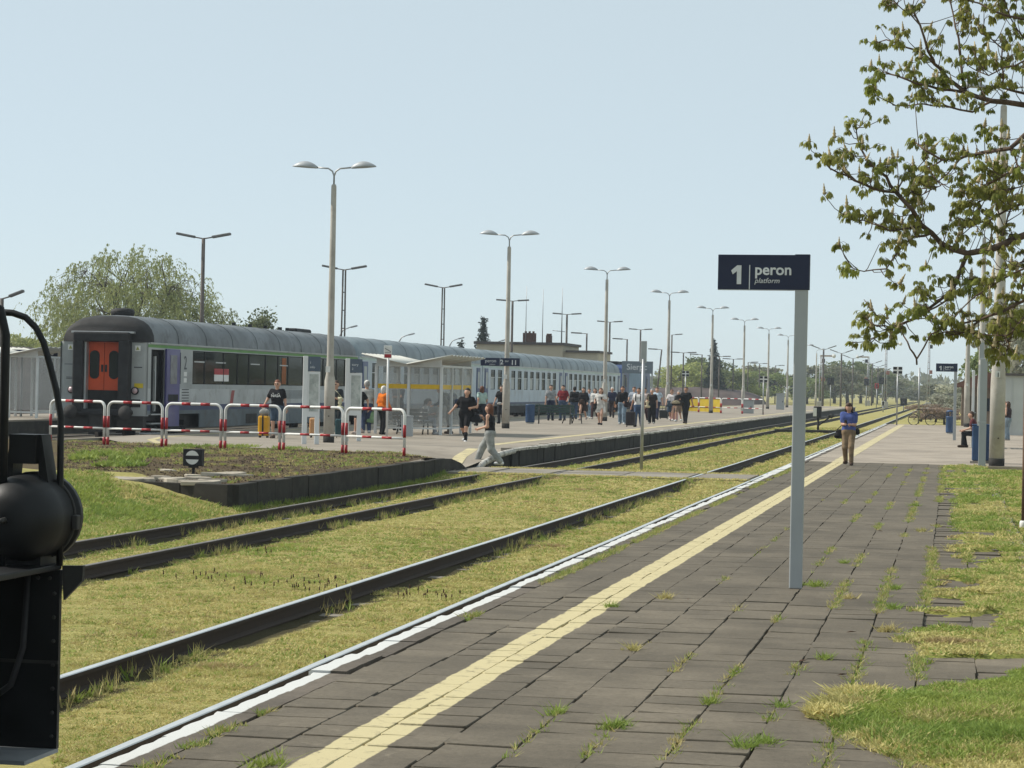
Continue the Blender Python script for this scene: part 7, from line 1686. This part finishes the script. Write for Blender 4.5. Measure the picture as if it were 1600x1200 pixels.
for nm, y0, pp, (r0, r1) in LIMBS:
    n = len(pp); P = []; y_s = y0; start = None
    if pp[0][0] < 1590 and allQ:                          # a side limb springs from the limb it grows on
        start = min(allQ, key=lambda q_: (to_px(q_)[0]-pp[0][0])**2+(to_px(q_)[1]-pp[0][1])**2); y_s = start.y
    for i, (a, b) in enumerate(pp): P.append(atY(a, b, y_s+(y0-y_s)*min(1, i/(n-1)*1.4)+(.35*math.sin(i*1.3+len(nm)) if 0 < i < n-1 else 0)))
    if start is not None: P[0] = start.copy()
    else:                                                # main limbs leave the trunk beside the frame
        zt_ = max(1.9, P[0].z-.35); k_ = [i for i in range(len(TR)-1) if TR[i].z <= zt_ <= TR[i+1].z]; k_ = k_[0] if k_ else len(TR)-2
        tp_ = TR[k_].lerp(TR[k_+1], min(1, max(0, (zt_-TR[k_].z)/(TR[k_+1].z-TR[k_].z)))); P = [tp_, tp_.lerp(P[0], .5)+Vector((0, 0, .06))]+P; n = len(P)
    # refine
    Q = []
    for i in range(n-1):
        for s in (0, .5): Q.append(P[i].lerp(P[i+1], s)+Vector((rr_.gauss(0, .012), rr_.gauss(0, .02), rr_.gauss(0, .012)))*(1 if s else 0))
    Q.append(P[-1]); allQ += Q; rad = [r0+(r1-r0)*(i/(len(Q)-1))**.7 for i in range(len(Q))]
    MB().tube(Q, rad, 9 if r0 > .03 else 6).build('branch', M_BARKC, ct)
    if nm in ('V1', 'V2', 'S1'): continue
    # side twigs with leaf clusters
    L = sum((Q[i+1]-Q[i]).length for i in range(len(Q)-1)); vis = 0 if r0 > .045 else 0
    step = .078 if r0 < .03 else .115; acc = 0; tw = MB(); have = False
    for i in range(len(Q)-1):
        seg = Q[i+1]-Q[i]; m_ = max(1, round(seg.length/step))
        for k in range(m_):
            p = Q[i]+seg*((k+rr_.random())/m_); frac = (i+k/m_)/len(Q)
            if start is None and frac < (.34 if r0 > .045 else .2): continue
            if rr_.random() < .14: continue
            d = Vector((rr_.uniform(-1, 1), rr_.uniform(-1, 1), rr_.uniform(-.35, 1.0))).normalized()*.8+seg.normalized()*.5
            l = rr_.uniform(.05, .38)*(1.25 if r0 > .03 else 1); e = p+d.normalized()*l; mid = p+d*l*.5+Vector((0, 0, -.02)); e.z += .03
            tw.tube([p, mid, e], [.0065, .005, .004], 4); have = True; spots.append((e, rr_.random()))
    spots.append((Q[-1], 1)); spots.append((Q[-1]+Vector((rr_.uniform(-.06, .06), .05, -.03)), 1))
    if have: o = tw.build('twigs', M_BARKC, ct); o['kind'] = 'stuff'
# hidden trunk and crown base beside the frame, carrying the limbs
MB().tube(TR, [.34, .27, .24, .21, .17, .11, .06], 14).build('trunk', M_BARKC, ct)
# the rest of the crown, away from the platform
tw = MB(); back = []
for i in range(13):
    z0 = 2.6+i*.38; k_ = max(j for j in range(len(TR)-1) if TR[j].z <= z0); p0 = TR[k_].lerp(TR[k_+1], (z0-TR[k_].z)/(TR[k_+1].z-TR[k_].z)); a = rr_.uniform(-1.35, 1.35); L = rr_.uniform(1.8, 3.4)*(1-.05*i)
    d = Vector((math.cos(a), math.sin(a), rr_.uniform(.05, .5))); Q = [p0+d*L*u+Vector((0, 0, .25*math.sin(u*3)))+Vector((rr_.gauss(0, .05), rr_.gauss(0, .05), 0))*u for u in (0, .2, .4, .6, .8, 1)]
    MB().tube(Q, [.055, .045, .034, .024, .014, .006], 7).build('branch', M_BARKC, ct)
    for _ in range(16):
        u = rr_.uniform(.25, 1)*5; j = min(4, int(u)); p = Q[j].lerp(Q[j+1], u-j); e = p+Vector((rr_.uniform(-1, 1), rr_.uniform(-1, 1), rr_.uniform(-.4, 1))).normalized()*rr_.uniform(.15, .7); tw.tube([p, p.lerp(e, .5)+Vector((0, 0, -.02)), e], [.010, .007, .004], 4)
        for _ in range(2): back.append((e+Vector((rr_.gauss(0, .07), rr_.gauss(0, .07), rr_.gauss(0, .07))), -1))
o = tw.build('twigs', M_BARKC, ct); o['kind'] = 'stuff'
spots.sort(key=lambda s: -s[1]); spots += back; rest = MB()
print('clusters', len(spots))
for i, (p, q) in enumerate(spots):
    me = CL[i % 10]; s = rr_.uniform(.52, .90); rz = rr_.uniform(0, 6.28); tx, ty = rr_.gauss(0, .25), rr_.gauss(0, .25)
    if i < 295:
        o = link('leaf_cluster', me, ct, p); o.scale = (s,)*3; o.rotation_euler = (tx, ty, rz)
    else:
        M4 = Matrix.Translation(p) @ Matrix.Rotation(rz, 4, 'Z') @ Matrix.Rotation(tx, 4, 'X') @ Matrix.Scale(s, 4); b0 = len(rest.v)
        rest.v += [tuple(M4 @ v.co) for v in me.vertices]
        for f in me.polygons: rest.f.append([b0+v for v in f.vertices]); rest.m.append(f.material_index); rest.sm.append(f.use_smooth)
if rest.f: o = rest.build('foliage', [L_CH, M_BARKC, M_CAND], ct); o['kind'] = 'stuff'

# ---- haze: the air of a warm spring day
hb = MB().bbox(-950, 480, -120, 1000, -1.4, 17).build('haze', None)
hm_, hn, hbs = nodes('haze_air'); hn.nodes.remove(hbs)
pv_ = hn.nodes.new('ShaderNodeVolumePrincipled'); pv_.inputs['Color'].default_value = (.80, .90, 1, 1); pv_.inputs['Density'].default_value = .00028; pv_.inputs['Anisotropy'].default_value = .2
hn.links.new(pv_.outputs[0], hn.nodes['Material Output'].inputs['Volume'])
hm_.cycles.homogeneous_volume = True
hb.data.materials.clear(); hb.data.materials.append(hm_); hb['kind'] = 'stuff'
